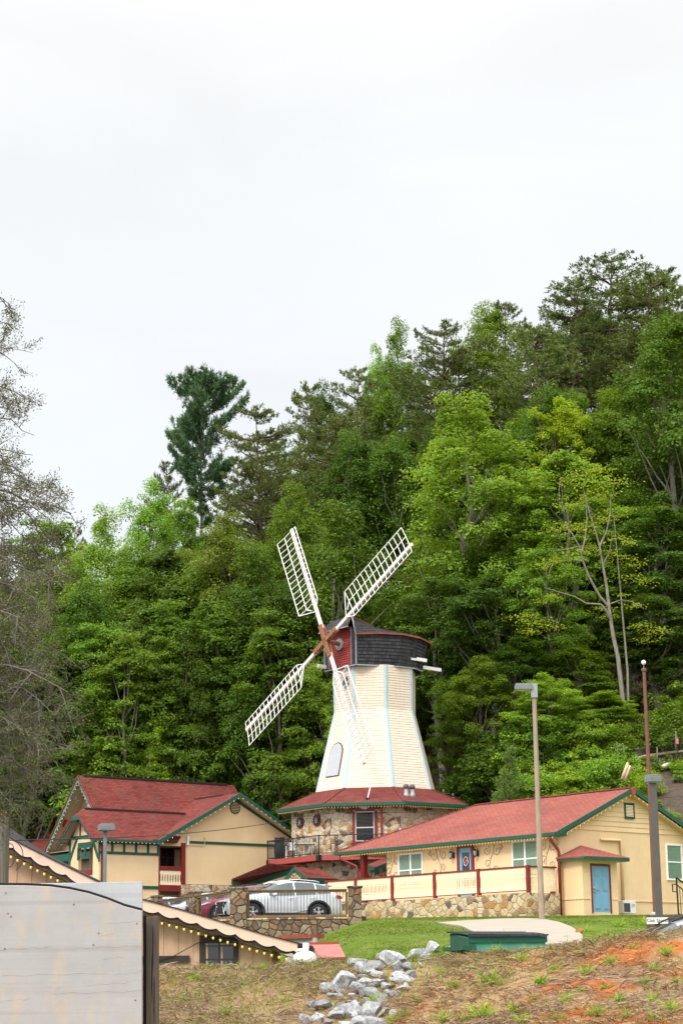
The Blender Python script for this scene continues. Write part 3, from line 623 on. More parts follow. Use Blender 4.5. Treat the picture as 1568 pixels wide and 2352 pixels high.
for k in range(8):
    if k in (1, 2): continue
    w = MB()
    for (r0, z0), (r1, z1) in zip(TZ[:-1], TZ[1:]):
        a, b = octv(r0+.035, k), octv(r1+.035, k); an = radians(22.5+45*k)
        for sgn in (-1, 1):
            t = an+sgn*(pi/2+radians(22.5)); d = np.array([cos(t), sin(t)])*.125
            w.prism([(a[0], a[1], z0), (a[0]+d[0], a[1]+d[1], z0), (b[0]+d[0], b[1]+d[1], z1), (b[0], b[1], z1)], (-.05*cos(an), -.05*sin(an), 0))
    w.build('corner_trim', M['ltblue'], mill)
def TF(R0, z0, R1, z1, kn):          # frame on the sloping facet whose outward normal has local angle kn
    c = cos(radians(22.5)); n = np.array([cos(kn), sin(kn), 0]); tt = np.array([-sin(kn), cos(kn), 0])
    A = n*R0*c+np.array([0, 0, z0]); B = n*R1*c+np.array([0, 0, z1]); up = (B-A)/np.linalg.norm(B-A); nn = np.cross(tt, up)
    return lambda a, o, z: tuple(A+up*((z-z0)/up[2])+tt*a+nn*o)
T = TF(*TZ[0], *TZ[1], -pi/2)
def arch(w_, z0, z1, o, n=10): return [T(-w_, o, z0), T(w_, o, z0)]+[T(w_*cos(a), o, z1-w_*1.1+w_*1.1*sin(a)) for a in np.linspace(0, pi, n)]
dn = Vector(T(0, 1, 12))-Vector(T(0, 0, 12))
o = MB().prism(arch(.62, 11.75, 13.72, .01), dn*.05).build('arched_window', M['shopdark'], mill)
MB().prism(arch(.58, 11.78, 13.66, .045), dn*.03).build('pane', M['greypane'], o)
T2 = TF(*TZ[1], *TZ[2], -pi/2)
dn = Vector(T2(0, 1, 16))-Vector(T2(0, 0, 16))
oc = lambda r, rz, o: [T2(.30+r*cos(radians(22.5+45*k)), o, 17.2+rz*sin(radians(22.5+45*k))) for k in range(8)]
o = MB().prism(oc(.33, .40, .0), dn*.06).build('octagonal_window', M['galv'], mill); MB().prism(oc(.25, .31, .05), dn*.03).build('pane', M['darkpane'], o)
w = MB(); c0 = T2(.30, .09, 17.2)
for k in range(4): a = pi*k/4; w.beam(T2(.30-.22*cos(a), .085, 17.2-.28*sin(a)), T2(.30+.22*cos(a), .085, 17.2+.28*sin(a)), .025, .02)
w.build('window_bars', M['galv'], o)
# ------------------------------------------------ cap  (a = toward the sails = -y)
hx = [(2.42, 1.47, 18.05), (1.2, 1.98, 18.03), (0, 2.36, 18.02), (-1.2, 2.30, 18.02), (-2.1, 1.80, 18.0), (-2.7, .95, 18.0), (-2.85, 0, 18.0)]
tx = [(2.42, 1.49, 19.80), (1.2, 2.10, 19.86), (0, 2.55, 19.84), (-1.2, 2.58, 19.74), (-2.35, 2.10, 19.62), (-3.15, 1.12, 19.54), (-3.42, 0, 19.5)]
P3 = lambda q, s=1: (q[1]*s, -q[0], q[2])
w = MB()
for s in (1, -1):
    for i in range(6):
        steps = 9
        for j in range(steps):
            u0, u1 = j/steps, (j+1)/steps
            L = lambda q, r, u: tuple(np.array(P3(q, s))*(1-u)+np.array(P3(r, s))*u)
            a0, b0, a1, b1 = L(hx[i], tx[i], u0), L(hx[i+1], tx[i+1], u0), L(hx[i], tx[i], u1), L(hx[i+1], tx[i+1], u1)
            n = Vector(np.cross(np.array(b0)-np.array(a0), np.array(a1)-np.array(a0))).normalized()*.03*s
            q0, q1 = tuple(Vector(a0)+n), tuple(Vector(b0)+n)
            w.add([q0, q1, b1, a1], [(0, 1, 2, 3)]); w.add([a0, b0, q1, q0], [(0, 1, 2, 3)])
    w.span((1.08*s, -2.45, 18.05), (1.49*s, -2.40, 20.1))
w.build('cap_wall', M['black_roof'], mill)
RT0 = (1.0, -2.34, 20.86); TIP = (0, 3.5, 19.56)
w = MB(); ov = lambda q: (q[0]*1.03, q[1]*1.05+.02, q[2]+.05)
for s in (1, -1):
    E_ = [P3(ov(q), s) for q in tx]; Rg = [tuple(np.array((RT0[0]*s, RT0[1], RT0[2]))*(1-u)+np.array(TIP)*u) for u in np.linspace(0, 1, 7)]
    for i in range(6):
        for j in range(7):
            u0, u1 = j/7, (j+1)/7; L = lambda q, r, u: tuple(np.array(q)*(1-u)+np.array(r)*u+np.array([0, 0, .02*sin(pi*u)]))
            a0, b0, a1, b1 = L(E_[i], Rg[i], u0), L(E_[i+1], Rg[i+1], u0), L(E_[i], Rg[i], u1), L(E_[i+1], Rg[i+1], u1)
            q0, q1 = (a0[0], a0[1], a0[2]+.03), (b0[0], b0[1], b0[2]+.03)
            w.add([q0, q1, b1, a1], [(0, 1, 2, 3)]); w.add([a0, b0, q1, q0], [(0, 1, 2, 3)])
    w.add([(1.0*s, -2.34, 20.86), (1.05*s, -2.34, 19.9), (1.55*s, -2.36, 19.85)], [(0, 1, 2)])
w.add([(-1, -2.34, 20.86), (1, -2.34, 20.86), TIP], [(0, 1, 2)])
w.prism([(-1.0, -2.33, 20.87), (1.0, -2.33, 20.87), (1.4, -2.95, 20.22), (-1.4, -2.95, 20.22)], (0, 0, .05))
w.build('cap_roof', M['black_roof'], mill)
w = MB()
for s in (1, -1):
    E_ = [P3((q[0]*1.035, q[1]*1.055+.02, q[2]-.01), s) for q in tx]
    for a, b in zip(E_[:-1], E_[1:]): w.beam(a, b, .05, .10)
    Rg = [(RT0[0]*s, RT0[1]-.05, RT0[2]+.04), (TIP[0], TIP[1]+.05, TIP[2]+.05)]; w.beam(Rg[0], Rg[1], .10, .05)
w.build('roof_edge_trim', M['metal_red2'], mill)
w = MB(); zz = 18.1; prev = .0
while zz < 20.2: w.add([(-1.08, -2.47, zz), (1.08, -2.47, zz), (1.08, -2.435, zz+.13), (-1.08, -2.435, zz+.13)], [(0, 1, 2, 3)]); w.add([(-1.08, -2.43, zz), (1.08, -2.43, zz), (1.08, -2.47, zz), (-1.08, -2.47, zz)], [(0, 1, 2, 3)]); zz += .13
w.build('cap_front', M['redsid'], mill)
w = MB()
for s in (1, -1): w.beam((1.09*s, -2.48, 18.06), (1.09*s, -2.48, 20.2), .05, .04).beam((1.50*s, -2.46, 18.0), (1.51*s, -2.47, 19.82), .06, .06).beam((1.51*s, -2.47, 19.82), (1.02*s, -2.36, 20.88), .06, .06)
w.beam((-1.42, -2.96, 20.2), (1.42, -2.96, 20.2), .04, .07)
for s in (1, -1):
    for a, b in zip(hx[:-1], hx[1:]): w.beam(P3((a[0], a[1]+.02, a[2]-.03), s), P3((b[0], b[1]+.02, b[2]-.03), s), .07, .07)
w.beam((-1.5, -2.46, 18.02), (1.5, -2.46, 18.02), .07, .07)
w.build('cap_trim', M['galv'], mill)
MB().prism([P3((q[0]-.03 if q[0] > 0 else q[0]+.05, q[1]*.97, 18.05)) for q in hx]+[P3((q[0], q[1]*.97, 18.05), -1) for q in hx[:-1][::-1]], (0, 0, -.05)).build('cap_floor', M['dark'], mill)
for x, y0, y1, z in ((2.32, .55, 2.0, 18.52), (1.5, 2.35, 3.75, 18.22), (-1.45, -3.0, -2.3, 18.25)):
    MB().beam((x, y0, z+.05), (x, y1, z-.0), .17, .20).build('tail_beam', M['white'], mill, bevel=.01)
# ------------------------------------------------ sails
TILT = radians(5.5); HUB = Vector((0.0, -3.42, 19.50)); AX = Vector((0, -cos(TILT), sin(TILT))); SX = Vector((1, 0, 0)); SU = Vector((0, sin(TILT), cos(TILT)))
MB().tube([HUB-AX*1.1, HUB+AX*.12], .13, 12).build('shaft', M['rust'], mill, True)
o = MB().lathe([(.36, 0), (.36, -.08)], (0, -2.48, 19.40), 8, axis='y').build('bearing_plate', M['galv'], mill)
def sail_ang():                      # angle of one sail from its tip in the photograph
    best = None
    for i in range(3600):
        a = radians(i*.1); e_ = 0
        for k, q in enumerate(((925, 1262), (648, 1220), (558, 1680), (820, 1755))):
            d = SX*cos(a+k*pi/2)+SU*sin(a+k*pi/2); P = HUB+AX*.1+d*8.55; px = proj(mw(*P)); e_ += (px[0]-q[0])**2+(px[1]-q[1])**2
        if best is None or e_ < best[0]: best = (e_, a)
    return best[1]
SA = sail_ang()
w = MB()
for k in range(4):
    d = SX*cos(SA+k*pi/2)+SU*sin(SA+k*pi/2); w.beam(HUB+AX*.15+d*.0, HUB+AX*.15+d*1.15, .30, .09, upv=AX); w.beam(HUB-AX*.06+d*.12, HUB-AX*.06+d*1.15, .30, .05, upv=AX)
    for r_ in (.35, .6, .85, 1.05): 
        for s in (-.08, .08): w.lathe([(.03, 0), (.02, .04)], HUB+AX*.2+d*r_+AX.cross(d)*s, 6)
w.build('hub_cross', M['rust'], mill, bevel=.01)
for k in range(4):
    d = SX*cos(SA+k*pi/2)+SU*sin(SA+k*pi/2); c = AX.cross(d)*1.0      # c: to the trailing side
    sp = MB().beam(HUB+AX*.05+d*.9, HUB+AX*.05+d*8.7, .215, .13, upv=AX)
    sail = sp.build('sail', M['whitew'], mill, bevel=.01)
    lt = MB(); r0, r1 = 2.45, 8.55; n = 15
    lead, trail = -.42, 1.30                                          # narrow leading lattice, wide trailing lattice
    def Q(r, x): return HUB+d*r+c*x+AX*(.13+.16*(x/1.3)*abs(x/1.3))
    for i in range(n+1):
        r = r0+(r1-r0)*i/n
        xs = np.linspace(lead, trail, 7) if 1 <= i else np.linspace(-.05, .05, 2)
        pts = [Q(r, x) for x in xs]
        for a, b in zip(pts[:-1], pts[1:]): lt.beam(a, b, .032, .03, upv=AX)
    rr = r0+(r1-r0)/n
    for x in (lead, trail, .66):
        lt.beam(Q(rr, x), Q(r1, x), .04, .035, upv=AX)
    lt.beam(Q(r0-.25, .0), Q(rr, trail), .04, .035, upv=AX); lt.beam(Q(r0-.25, 0), Q(rr, lead), .04, .035, upv=AX); lt.beam(Q(rr, .66), Q(r0+.05, .3), .05, .04, upv=AX)
    lt.build('lattice', M['white'], sail, uv=False)
# ------------------------------------------------ stone octagon with its roof
w = MB(); loft8(w, 5.0, -1.0, 5.0, 10.1); w.build('stone_base_wall', M['stone_l'], mill, fix=False)
w = MB(); loft8(w, 5.86, 9.98, 3.45, 11.04); w.build('base_roof', M['red_roof'], mill, fix=False)
w = MB()
for k in range(8): 
    a, b = octv(3.6, k), octv(5.86, k); w.beam((*a, 10.99), (*b, 10.0), .16, .025)
w.build('roof_hip_cap', M['red_roof'], mill)
w = MB(); loft8(w, 5.89, 9.80, 5.89, 9.97); loft8(w, 5.0, 9.80, 5.89, 9.80); loft8(w, 5.89, 9.97, 5.7, 10.02); w.build('base_gutter', M['green'], mill, fix=False)
pl_ = [ml(at(*q)) for q in ((1039, 1828, 118), (1136, 1848, 123), (1112, 1854, 120.5), (1066, 1851, 117))]
MB().prism(pl_, (0, 0, -.12)).build('wing_roof', M['red_roof'], mill)
a = [ml(at(*q)) for q in ((1062, 1853.5, 117.05), (1114, 1856, 120.5))]; MB().beam(a[0], a[1], .1, .16).build('wing_gutter', M['green'], mill)
F8 = lambda kn, ap=5.0*cos(radians(22.5)): (lambda a, o, u: tuple(np.array([cos(kn), sin(kn), 0])*(ap+o)+np.array([-sin(kn), cos(kn), 0])*a+np.array([0, 0, u])))
T = F8(-pi/4)
TW = lambda a, o, u: T(-.60+a, o+.02, 7.92+u)
window(mill, TW, 1.06, 1.62, 1, .46, .05, 'window', 'whitew', 'darkpane', True)
def tprism(T, pts, o, th): n = Vector(T(0, 1, 0))-Vector(T(0, 0, 0)); return [Vector(T(x, o, z)) for x, z in pts], n*th
f = MB()
for x0, x1, z0, z1 in ((-.76, -.60, 7.85, 9.56), (.46, .62, 7.85, 9.56), (-.60, .46, 9.54, 9.66), (-.84, .70, 7.72, 7.85)): f.prism(*tprism(T, [(x0, z0), (x1, z0), (x1, z1), (x0, z1)], .0, .09))
f.prism(*tprism(T, [(-.90, 9.66), (.76, 9.66), (.82, 9.78), (.5, 9.80), (.36, 9.92), (-.50, 9.92), (-.64, 9.80), (-.96, 9.78)], .0, .12)); f.build('window_surround', M['red'], mill)
o = MB().prism(*tprism(T, [(-.07+.24*cos(a), 9.80+.15*sin(a)) for a in np.linspace(0, 2*pi, 18, False)], .12, .03)).build('number_plaque', M['white'], mill)
def seg7(x, n):
    S7 = {'2': 'abged', '5': 'afgcd'}; q = MB(); h, w2 = .075, .055
    L = dict(a=((0, 2*h), (w2, 2*h)), b=((w2, 2*h), (w2, h)), c=((w2, h), (w2, 0)), d=((0, 0), (w2, 0)), e=((0, 0), (0, h)), f=((0, h), (0, 2*h)), g=((0, h), (w2, h)))
    for s in S7[n]: a, b = L[s]; q.beam(T(x+a[0], .16, 9.725+a[1]), T(x+b[0], .16, 9.725+b[1]), .02, .012)
    return q
seg7(-.17, '2').build('number_digit', M['black'], o); seg7(-.05, '5').build('number_digit', M['black'], o); seg7(.06, '5').build('number_digit', M['black'], o)
MB().tube([T(.86, .5, 9.85), T(.86, .12, 9.65), T(.86, .1, 9.5), T(.86, .1, 7.2)], .06, 8).build('downspout', M['red2'], mill, True)
T = F8(-pi/2)
for x in (-1.02, .56):
    oc = lambda r, rz, o: tprism(T, [(x+r*cos(radians(22.5+45*k)), 9.2+rz*sin(radians(22.5+45*k))) for k in range(8)], o, .06)
    o = MB().prism(*oc(.36, .36, .0)).build('stained_window', M['red'], mill); MB().prism(*oc(.28, .28, .02)).build('window_blind', M['darkpane'], o)
    q = MB()
    for k in range(4): a = pi*k/4; q.beam(T(x-.2*cos(a), .09, 9.2-.2*sin(a)), T(x+.2*cos(a), .09, 9.2+.2*sin(a)), .03, .02)
    q.build('leading', M['ltblue'], o)
# ------------------------------------------------ balcony deck and iron railing
deck = thing('balcony', 'dark red timber balcony with black iron railing round the stone tower', 'balcony', MC, MR)
dr_ = [octv(6.38, k) for k in (5, 6, 7, 8)]; wr_ = [octv(4.99, k) for k in (5, 6, 7, 8)]
w = MB(); fl = MB()
for i in range(3):
    w.prism([(*dr_[i], 6.86), (*dr_[i+1], 6.86), (*dr_[i+1], 7.12), (*dr_[i], 7.12)], (Vector((*wr_[i], 0))+Vector((*wr_[i+1], 0))).normalized()*-.06)
    fl.prism([(*dr_[i], 7.12), (*dr_[i+1], 7.12), (*wr_[i+1], 7.12), (*wr_[i], 7.12)], (0, 0, .05))
    for j in range(5):
        u = (j+.5)/5; a = np.array(dr_[i])*(1-u)+np.array(dr_[i+1])*u; b = np.array(wr_[i])*(1-u)+np.array(wr_[i+1])*u; w.beam((*(a*.985), 6.98), (*b, 6.98), .05, .2)
w.beam((*dr_[0], 6.99), (*wr_[0], 6.99), .06, .26)
w.build('rim_beam', M['red2'], deck); fl.build('deck_boards', M['polew'], deck)
w = MB()
for i in (1,): w.beam((*np.array(dr_[i])*1.006, 6.84), (*np.array(dr_[i])*1.006, 7.14), .22, .22)
w.beam((*dr_[0], 6.84), (*dr_[0], 7.14), .13, .13); w.build('corner_bracket', M['black'], deck)
def iron_run(parent, A, B, orn):
    A, B = Vector((*A, 0)), Vector((*B, 0)); L = (B-A).length; d = (B-A)/L; n = round(L/.115); m = MB()
    up = lambda z: Vector((0, 0, z))
    for z in (7.24, 8.20): m.beam(A+up(z), B+up(z), .045, .045)
    for i in range(n+1): p = A+d*(L*i/n); m.tube([p+up(7.24), p+up(8.2)], .013, 4)
    for x in orn:
        for j in range(5):
            for s in (-1, 1): m.tube([A+d*(x+s*.07*sin(t))+up(7.36+.17*j+.08*(1-cos(t))) for t in np.linspace(0, pi, 7)], .022, 4)
    m.build('railing_panel', M['black'], parent, uv=False)
iron_run(deck, dr_[0], dr_[1], (2.0, 2.75)); iron_run(deck, dr_[1], dr_[2], (.95, 2.55)); iron_run(deck, dr_[2], dr_[3], (1.5, 3.2)); iron_run(deck, dr_[0], wr_[0], (.7,))
for p in (dr_[0], dr_[1], dr_[2], tuple(np.array(dr_[0])*.5+np.array(dr_[1])*.5), tuple(np.array(dr_[1])*.4+np.array(dr_[2])*.6)): MB().beam((*p, 7.14), (*p, 8.24), .05, .05).build('railing_post', M['black'], deck)
def chair():
    t = thing('patio_chair', 'white plastic armchair standing left of the table on the balcony', 'chair', mw(*np.array(octv(5.75, 5))*.72+np.array(octv(5.75, 6))*.28, 7.17), MR+.9)
    s = MB().prism([(-.24, -.24, .42), (.24, -.24, .42), (.22, .22, .40), (-.22, .22, .40)], (0, 0, .03)); s.build('seat', M['white'], t)
    b = MB()
    for i in range(6): x = -.2+.08*i; b.beam((x, .2, .44), (x*1.12, .34, .88-.02*abs(i-2.5)), .045, .02)
    b.beam((-.24, .34, .88), (.24, .34, .88), .03, .05); b.build('backrest', M['white'], t)
    for x in (-.26, .26):
        for y in (-.22, .2): MB().beam((x*1.08, y*1.15, 0), (x, y, .43), .045, .05).build('leg', M['white'], t)
        MB().tube([(x*1.05, .28, .64), (x*1.1, -.1, .66), (x*1.1, -.24, .62), (x, -.22, .43)], .025, 6).build('armrest', M['white'], t)
    return t
chair()
t = thing('patio_table', 'round white plastic table behind the iron balcony railing', 'table', mw(*(np.array(octv(5.75, 5))*.42+np.array(octv(5.75, 6))*.58), 7.17), MR)
MB().lathe([(.52, .68), (.54, .70), (.54, .72), (.5, .735)], n=24).build('tabletop', M['white'], t)
for k in range(4): a = pi/4+k*pi/2; MB().tube([(.34*cos(a), .34*sin(a), .69), (.42*cos(a), .42*sin(a), 0)], .028, 6).build('leg', M['white'], t)
t = thing('barrel', 'dark barrel standing on the balcony against the stone tower', 'barrel', (float(at(642, 1914, 113.0)[0]), 113.0, 7.17))
MB().lathe([(.27, 0), (.31, .35), (.31, .6), (.27, .95), (.26, .98), (.30, 1.0), (.30, 1.06), (.27, 1.1), (.29, 1.12), (.29, 1.2), (.05, 1.22)], n=20).build('drum', M['black'], t, True)
# ------------------------------------------------ roof pipes, lamp, spotlight, bulbs
def flue(px, py, Y, r, h, label):
    P = at(px, py, Y); t = thing('vent_pipe', label, 'vent pipe', P)
    MB().lathe([(r*2.2, -.22), (r*1.15, .05), (r, .06), (r, h)], n=12).build('pipe', M['galv'], t, True); MB().lathe([(r*1.35, h-.02), (r*1.5, h+.04), (r*1.35, h+.16), (r*.9, h+.2)], n=12).build('cap', M['pole_dk'], t, True)
flue(932.5, 1824, 110.6, .11, .34, 'left one of the two grey flue pipes side by side on the red tower roof'); flue(946.5, 1824, 110.75, .11, .32, 'right one of the two grey flue pipes side by side on the red tower roof')
flue(1018, 1830, 113.5, .05, .22, 'thin single vent pipe on the red tower roof'); flue(1040, 1840, 116, .05, .25, 'short vent pipe near the right end of the red tower roof')
P = at(843, 1837, 110.0); t = thing('flood_light', 'black flood light on a white stick at the front of the red tower roof', 'flood light', P)
MB().box((0, 0, .02), (.16, .16, .2)).build('lamp_head', M['black'], t); MB().beam((.03, .0, .1), (.18, .45, .72), .04, .04).build('stick', M['white'], t)
T = F8(-pi/2); 
m = MB().tube([T(1.2, .05, 9.75), T(1.2, .35, 9.85), T(1.2, .4, 9.6), T(1.2, .34, 9.5)], .02, 6).tube([T(1.2, .34+.1*cos(a), 9.35+.12*sin(a)) for a in np.linspace(0, 2*pi, 12)], .022, 5)
t = thing('iron_bracket', 'scrolled black iron bracket under the tower eave between oval windows and balcony door', 'bracket', mw(*T(1.2, .05, 9.6)), MR); o = m.build('scroll', M['black'], t, uv=False); o.location = [-q for q in T(1.2, .05, 9.6)]
ew = lambda k, z: mw(*octv(5.80, k), z)
string_light('warm bulb string under the green eave of the octagonal stone tower', [[ew(5, 9.8), ew(6, 9.8)], [ew(6, 9.8), ew(7, 9.8)], [ew(7, 9.8), ew(8, 9.8)]], .165, 'mid')
for i, (px, Y) in enumerate(((1085, 118.5), (1096, 119), (1102, 119.2), (1109, 119.5))): pass
t = thing('iron_railing', 'dark iron rail frame standing behind the far end of the tower roof', 'railing', at(1085, 1845, 121))
P0 = np.array(t.location); q = MB()
pts = [at(x, 1845, 121)-P0 for x in (1083, 1096, 1102, 1110)]; tp = [at(x, y, 121)-P0 for x, y in ((1083, 1809), (1096, 1808), (1102, 1809), (1110, 1809))]
for a, b in zip(pts, tp): MB().beam(a, b, .08, .08).build('upright', M['pole_dk'], t)
MB().beam(tp[0], tp[3], .06, .06).build('top_bar', M['pole_dk'], t)
# ================================================================== LEFT MOTEL BLOCK
AO = (-10.45, 113.0, 0.0); AR = radians(38)
av, ab = np.array([cos(AR), sin(AR), 0]), np.array([-sin(AR), cos(AR), 0])
def aw(x, y, z): return tuple(np.array(AO)+av*x+ab*y+np.array([0, 0, z]))
def apl(px, py, b=0.0, v=None):
    if v is None: P = onplane(px, py, np.array(AO)+ab*b, ab)
    else: P = onplane(px, py, np.array(AO)+av*v, av)
    P = P-np.array(AO); return float(P.dot(av)), float(P.dot(ab)), float(P[2])
mot = thing('motel_block', 'cream half-timbered motel block with red gables and green trim at the left', 'motel', AO, AR)
Y2 = M['yellow2']
w = MB()                                                   # walls of the front: wing, recess, gable
w.span((-3.88, 0, 1.5), (-.002, .2, 8.25)); w.span((1.62, 0, 5.92), (10.3, .2, 8.3))
w.prism([(-.1, 0, 8.3), (10.4, 0, 8.3), (5.16, 0, 10.95)], (0, .2, 0)); w.span((0, 0, 8.02), (1.62, .2, 8.3)); w.span((10.1, .2, 1.5), (10.3, 9, 8.3))
w.span((0, 1.5, 1.5), (3.2, 1.6, 8.1)); w.span((3.2, .2, 1.5), (3.3, 1.6, 8.0)); w.span((-.2, .2, 1.5), (-.002, 1.5, 8.1))
w.build('wall', Y2, mot)
MB().span((1.45, -.06, 1.5), (10.32, .18, 5.90)).build('stone_plinth', M['stone_l'], mot)
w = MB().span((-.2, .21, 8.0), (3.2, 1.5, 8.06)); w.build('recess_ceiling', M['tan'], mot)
w = MB()                                                   # wing end wall with an opening, faces left
w.span((-3.88, .201, 1.5), (-3.7, .66, 8.2)); w.span((-3.88, 2.2, 1.5), (-3.7, 3.2, 8.2)); w.span((-3.88, .66, 8.12), (-3.7, 2.2, 8.2)); w.span((-3.88, .66, 1.5), (-3.7, 2.2, 6.35))
w.prism([(-3.88, .0, 8.2), (-3.88, 3.2, 8.2), (-3.88, 2.2, 9.4), (-3.88, 1.1, 9.4)], (.18, 0, 0)); w.build('wing_end_wall', Y2, mot)
MB().span((-2.6, .3, 1.5), (-2.5, 3.2, 8.2)).build('wing_inner_wall', M['tan'], mot)
MB().span((-3.93, .66, 6.35), (-3.84, 2.2, 6.62)).build('opening_sill', M['red'], mot)
def scallop_board(mb, A, B, depth, n, th, out, amp=.10, up=(0, 0, 1), base=0.0):   # a barge board with a wavy lower edge
    A, B = Vector(A), Vector(B); up = Vector(up); top = [A, B]; low = []
    N_ = n*8
    for i in range(N_+1):
        u = 1-i/N_; ph = (u*n) % 1.0; low.append(A.lerp(B, u)-up*(depth-amp*(abs(sin(pi*ph))**.7)+base))
    mb.prism(top+low, Vector(out)*th)
# half timbering
w = MB()
w.span((-3.9, -.05, 7.44), (-.0, -.003, 7.58)); w.span((-3.9, -.05, 8.0), (-.0, -.003, 8.16))
for x in (-3.06, -2.3, -1.52, -.74, -.06): w.span((x-.07, -.045, 7.58), (x+.07, -.003, 8.0))
w.span((-.12, -.04, 5.16), (-.0, -.003, 5.30)) if 0 else None
w.span((-3.9, -.05, 5.60), (-.002, -.003, 5.76)); w.span((1.85, -.05, 8.2), (10.3, -.003, 8.34)); w.span((-3.93, -.05, 7.0), (-3.86, .03, 8.2))
for A, B in (((-3.91, .05, 7.2), (-3.91, .85, 8.45)), ((-3.91, 3.15, 7.2), (-3.91, 2.35, 8.45))): w.beam(A, B, .05, .16)
w.span((-3.94, .05, 8.40), (-3.884, 3.15, 8.54)); w.span((-3.94, 3.06, 6.9), (-3.884, 3.2, 8.4)); w.beam((-3.91, 3.1, 8.4), (-3.91, 2.2, 9.4), .05, .16); w.beam((-3.91, .1, 8.4), (-3.91, 1.1, 9.4), .05, .14)
w.build('timber_trim', M['green'], mot)
MB().span((-3.93, 1.98, 8.54), (-3.89, 2.08, 9.3)).span((-3.93, 2.0, 8.5), (-3.89, 2.06, 8.6)).build('red_batten', M['red'], mot)
sc = MB(); fa = [(u, 7.86-.10*(1-abs(2*((u*2) % 1)-1))**.5*-1.0-(.34 if .42 < u < .58 else 0)-.10) for u in np.linspace(0, 1, 25)]; sc.prism([(-3.95, .66, 8.14), (-3.95, 2.2, 8.14)]+[(-3.95, 2.2-1.54*u, z) for u, z in fa], (.05, 0, 0))
sc.prism([(-3.951, 2.06, 7.9), (-3.951, 2.26, 7.9), (-3.951, 2.26, 7.2), (-3.951, 2.14, 7.25), (-3.951, 2.05, 7.45), (-3.951, 2.14, 7.65)], (.05, 0, 0)); sc.build('fretwork_arch', M['green'], mot)
MB().lathe([(.26, -.03), (.26, .03)], (-3.93, 1.32, 8.95), 16, axis='x').build('oval_vent', M['red'], mot)
# recess: posts, handrail, balusters, window
w = MB().span((1.46, -.10, 5.9), (1.72, .06, 8.2)).span((.0, -.06, 6.64), (1.46, .0, 6.88)).span((-.02, -.02, 5.3), (.06, .06, 8.02)).span((.0, -.06, 5.50), (1.46, .0, 5.84)).span((1.40, -.02, 3.2), (1.46, .06, 5.5))
w.build('recess_frame', M['red'], mot)
picket_panel(mot, (0.07, -.03), (1.45, -.03), 5.84, 6.63, .17)
MB().span((0, .0, 5.5), (1.44, .2, 5.6)).span((0, .21, 5.5), (3.2, 1.5, 5.6)).build('recess_floor', M['cgrey'], mot)
_a = apl((500+338/2.412)*.57415, (3100+876/2.412)*.57415, 1.5); _b = apl((500+474/2.412)*.57415, (3100+692/2.412)*.57415, 1.5)
window(mot, lambda a, o, u: (_a[0]+a, 1.5-o, _a[2]-.15+u), _b[0]-_a[0], _b[2]-_a[2]+.15, 2, .5, .06, 'window', 'shopdark', 'darkpane', False)
# roofs
EZm = 8.24; RZ = 11.16; RX = 5.16; sm_ = .533
w = MB()
Yr = 3.9
w.prism([(-.42, -.55, EZm-.02), (RX, -.55, RZ), (RX, Yr+.3, RZ), (-.42, .9, EZm-.02)], (0, 0, -.10)) if 0 else None
w.prism([(-.42, -.55, 8.22), (RX, -.55, RZ), (RX, 5.2, RZ), (-.42, 5.2, 8.22)], Vector((sm_, 0, -1)).normalized()*.1)
w.prism([(10.74, -.55, 8.22), (RX, -.55, RZ), (RX, 5.2, RZ), (10.74, 5.2, 8.22)], Vector((-sm_, 0, -1)).normalized()*.1)
w.build('front_gable_roof', M['red_roof'], mot)
w = MB()                                                   # wing roof, clipped at the left end
we, wz, wr = -.40, 8.22, 10.02; yr = 1.62; xh = -4.45
fx = 3.0
w.prism([(xh, we, wz), (1.0, we, wz), (fx+.4, yr, wr), (-4.0, yr, wr), (xh, yr-.48, wr-.48)], Vector((0, .9, -1)).normalized()*.09)
w.prism([(xh, 3.62, wz), (1.0, 3.62, wz), (fx+.4, yr, wr), (-4.0, yr, wr), (xh, yr+.48, wr-.48)], Vector((0, -.9, -1)).normalized()*.09)
w.prism([(xh, yr-.48, wr-.48), (-4.0, yr, wr), (xh, yr+.48, wr-.48)], (0.03, 0, -.09)); w.build('wing_roof', M['red_roof'], mot)
mainv, MRy, MRz = -2.35, 5.0, 12.25; ms = 1.12; rx1 = apl(*( (500+1045/2.412)*.57415, (3100+80/2.412)*.57415), 5.0)[0]
w = MB()
fe = 1.2; w.prism([(mainv, fe, MRz-ms*(MRy-fe)), (mainv, MRy, MRz), (rx1, MRy, MRz), (rx1+.75, fe, MRz-ms*(MRy-fe))], Vector((0, ms, -1)).normalized()*.1)
w.prism([(mainv, 8.9, MRz-ms*3.9), (mainv, MRy, MRz), (rx1, MRy, MRz), (rx1+.75, 8.9, MRz-ms*3.9)], Vector((0, -ms, -1)).normalized()*.1)
w.build('main_roof', M['red_roof'], mot)
w = MB().beam((mainv+.3, MRy, MRz+.01), (rx1-.5, MRy, MRz+.01), .22, .10); w.beam((-3.9, yr, wr+.0), (2.75, yr, wr+.0), .20, .10); w.beam((RX, 1.2, RZ), (RX, 4.1, RZ), .2, .08); w.build('ridge_cap', M['rooftar'], mot)
w = MB()                                                   # the main block under the steep roof
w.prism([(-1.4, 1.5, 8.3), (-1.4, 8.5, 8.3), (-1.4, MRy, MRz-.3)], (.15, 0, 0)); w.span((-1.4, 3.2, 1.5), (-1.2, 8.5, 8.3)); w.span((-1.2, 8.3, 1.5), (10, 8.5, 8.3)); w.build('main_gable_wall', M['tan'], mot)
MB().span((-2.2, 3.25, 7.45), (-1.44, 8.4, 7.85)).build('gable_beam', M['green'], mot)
w = MB(); o1 = MRz-.24
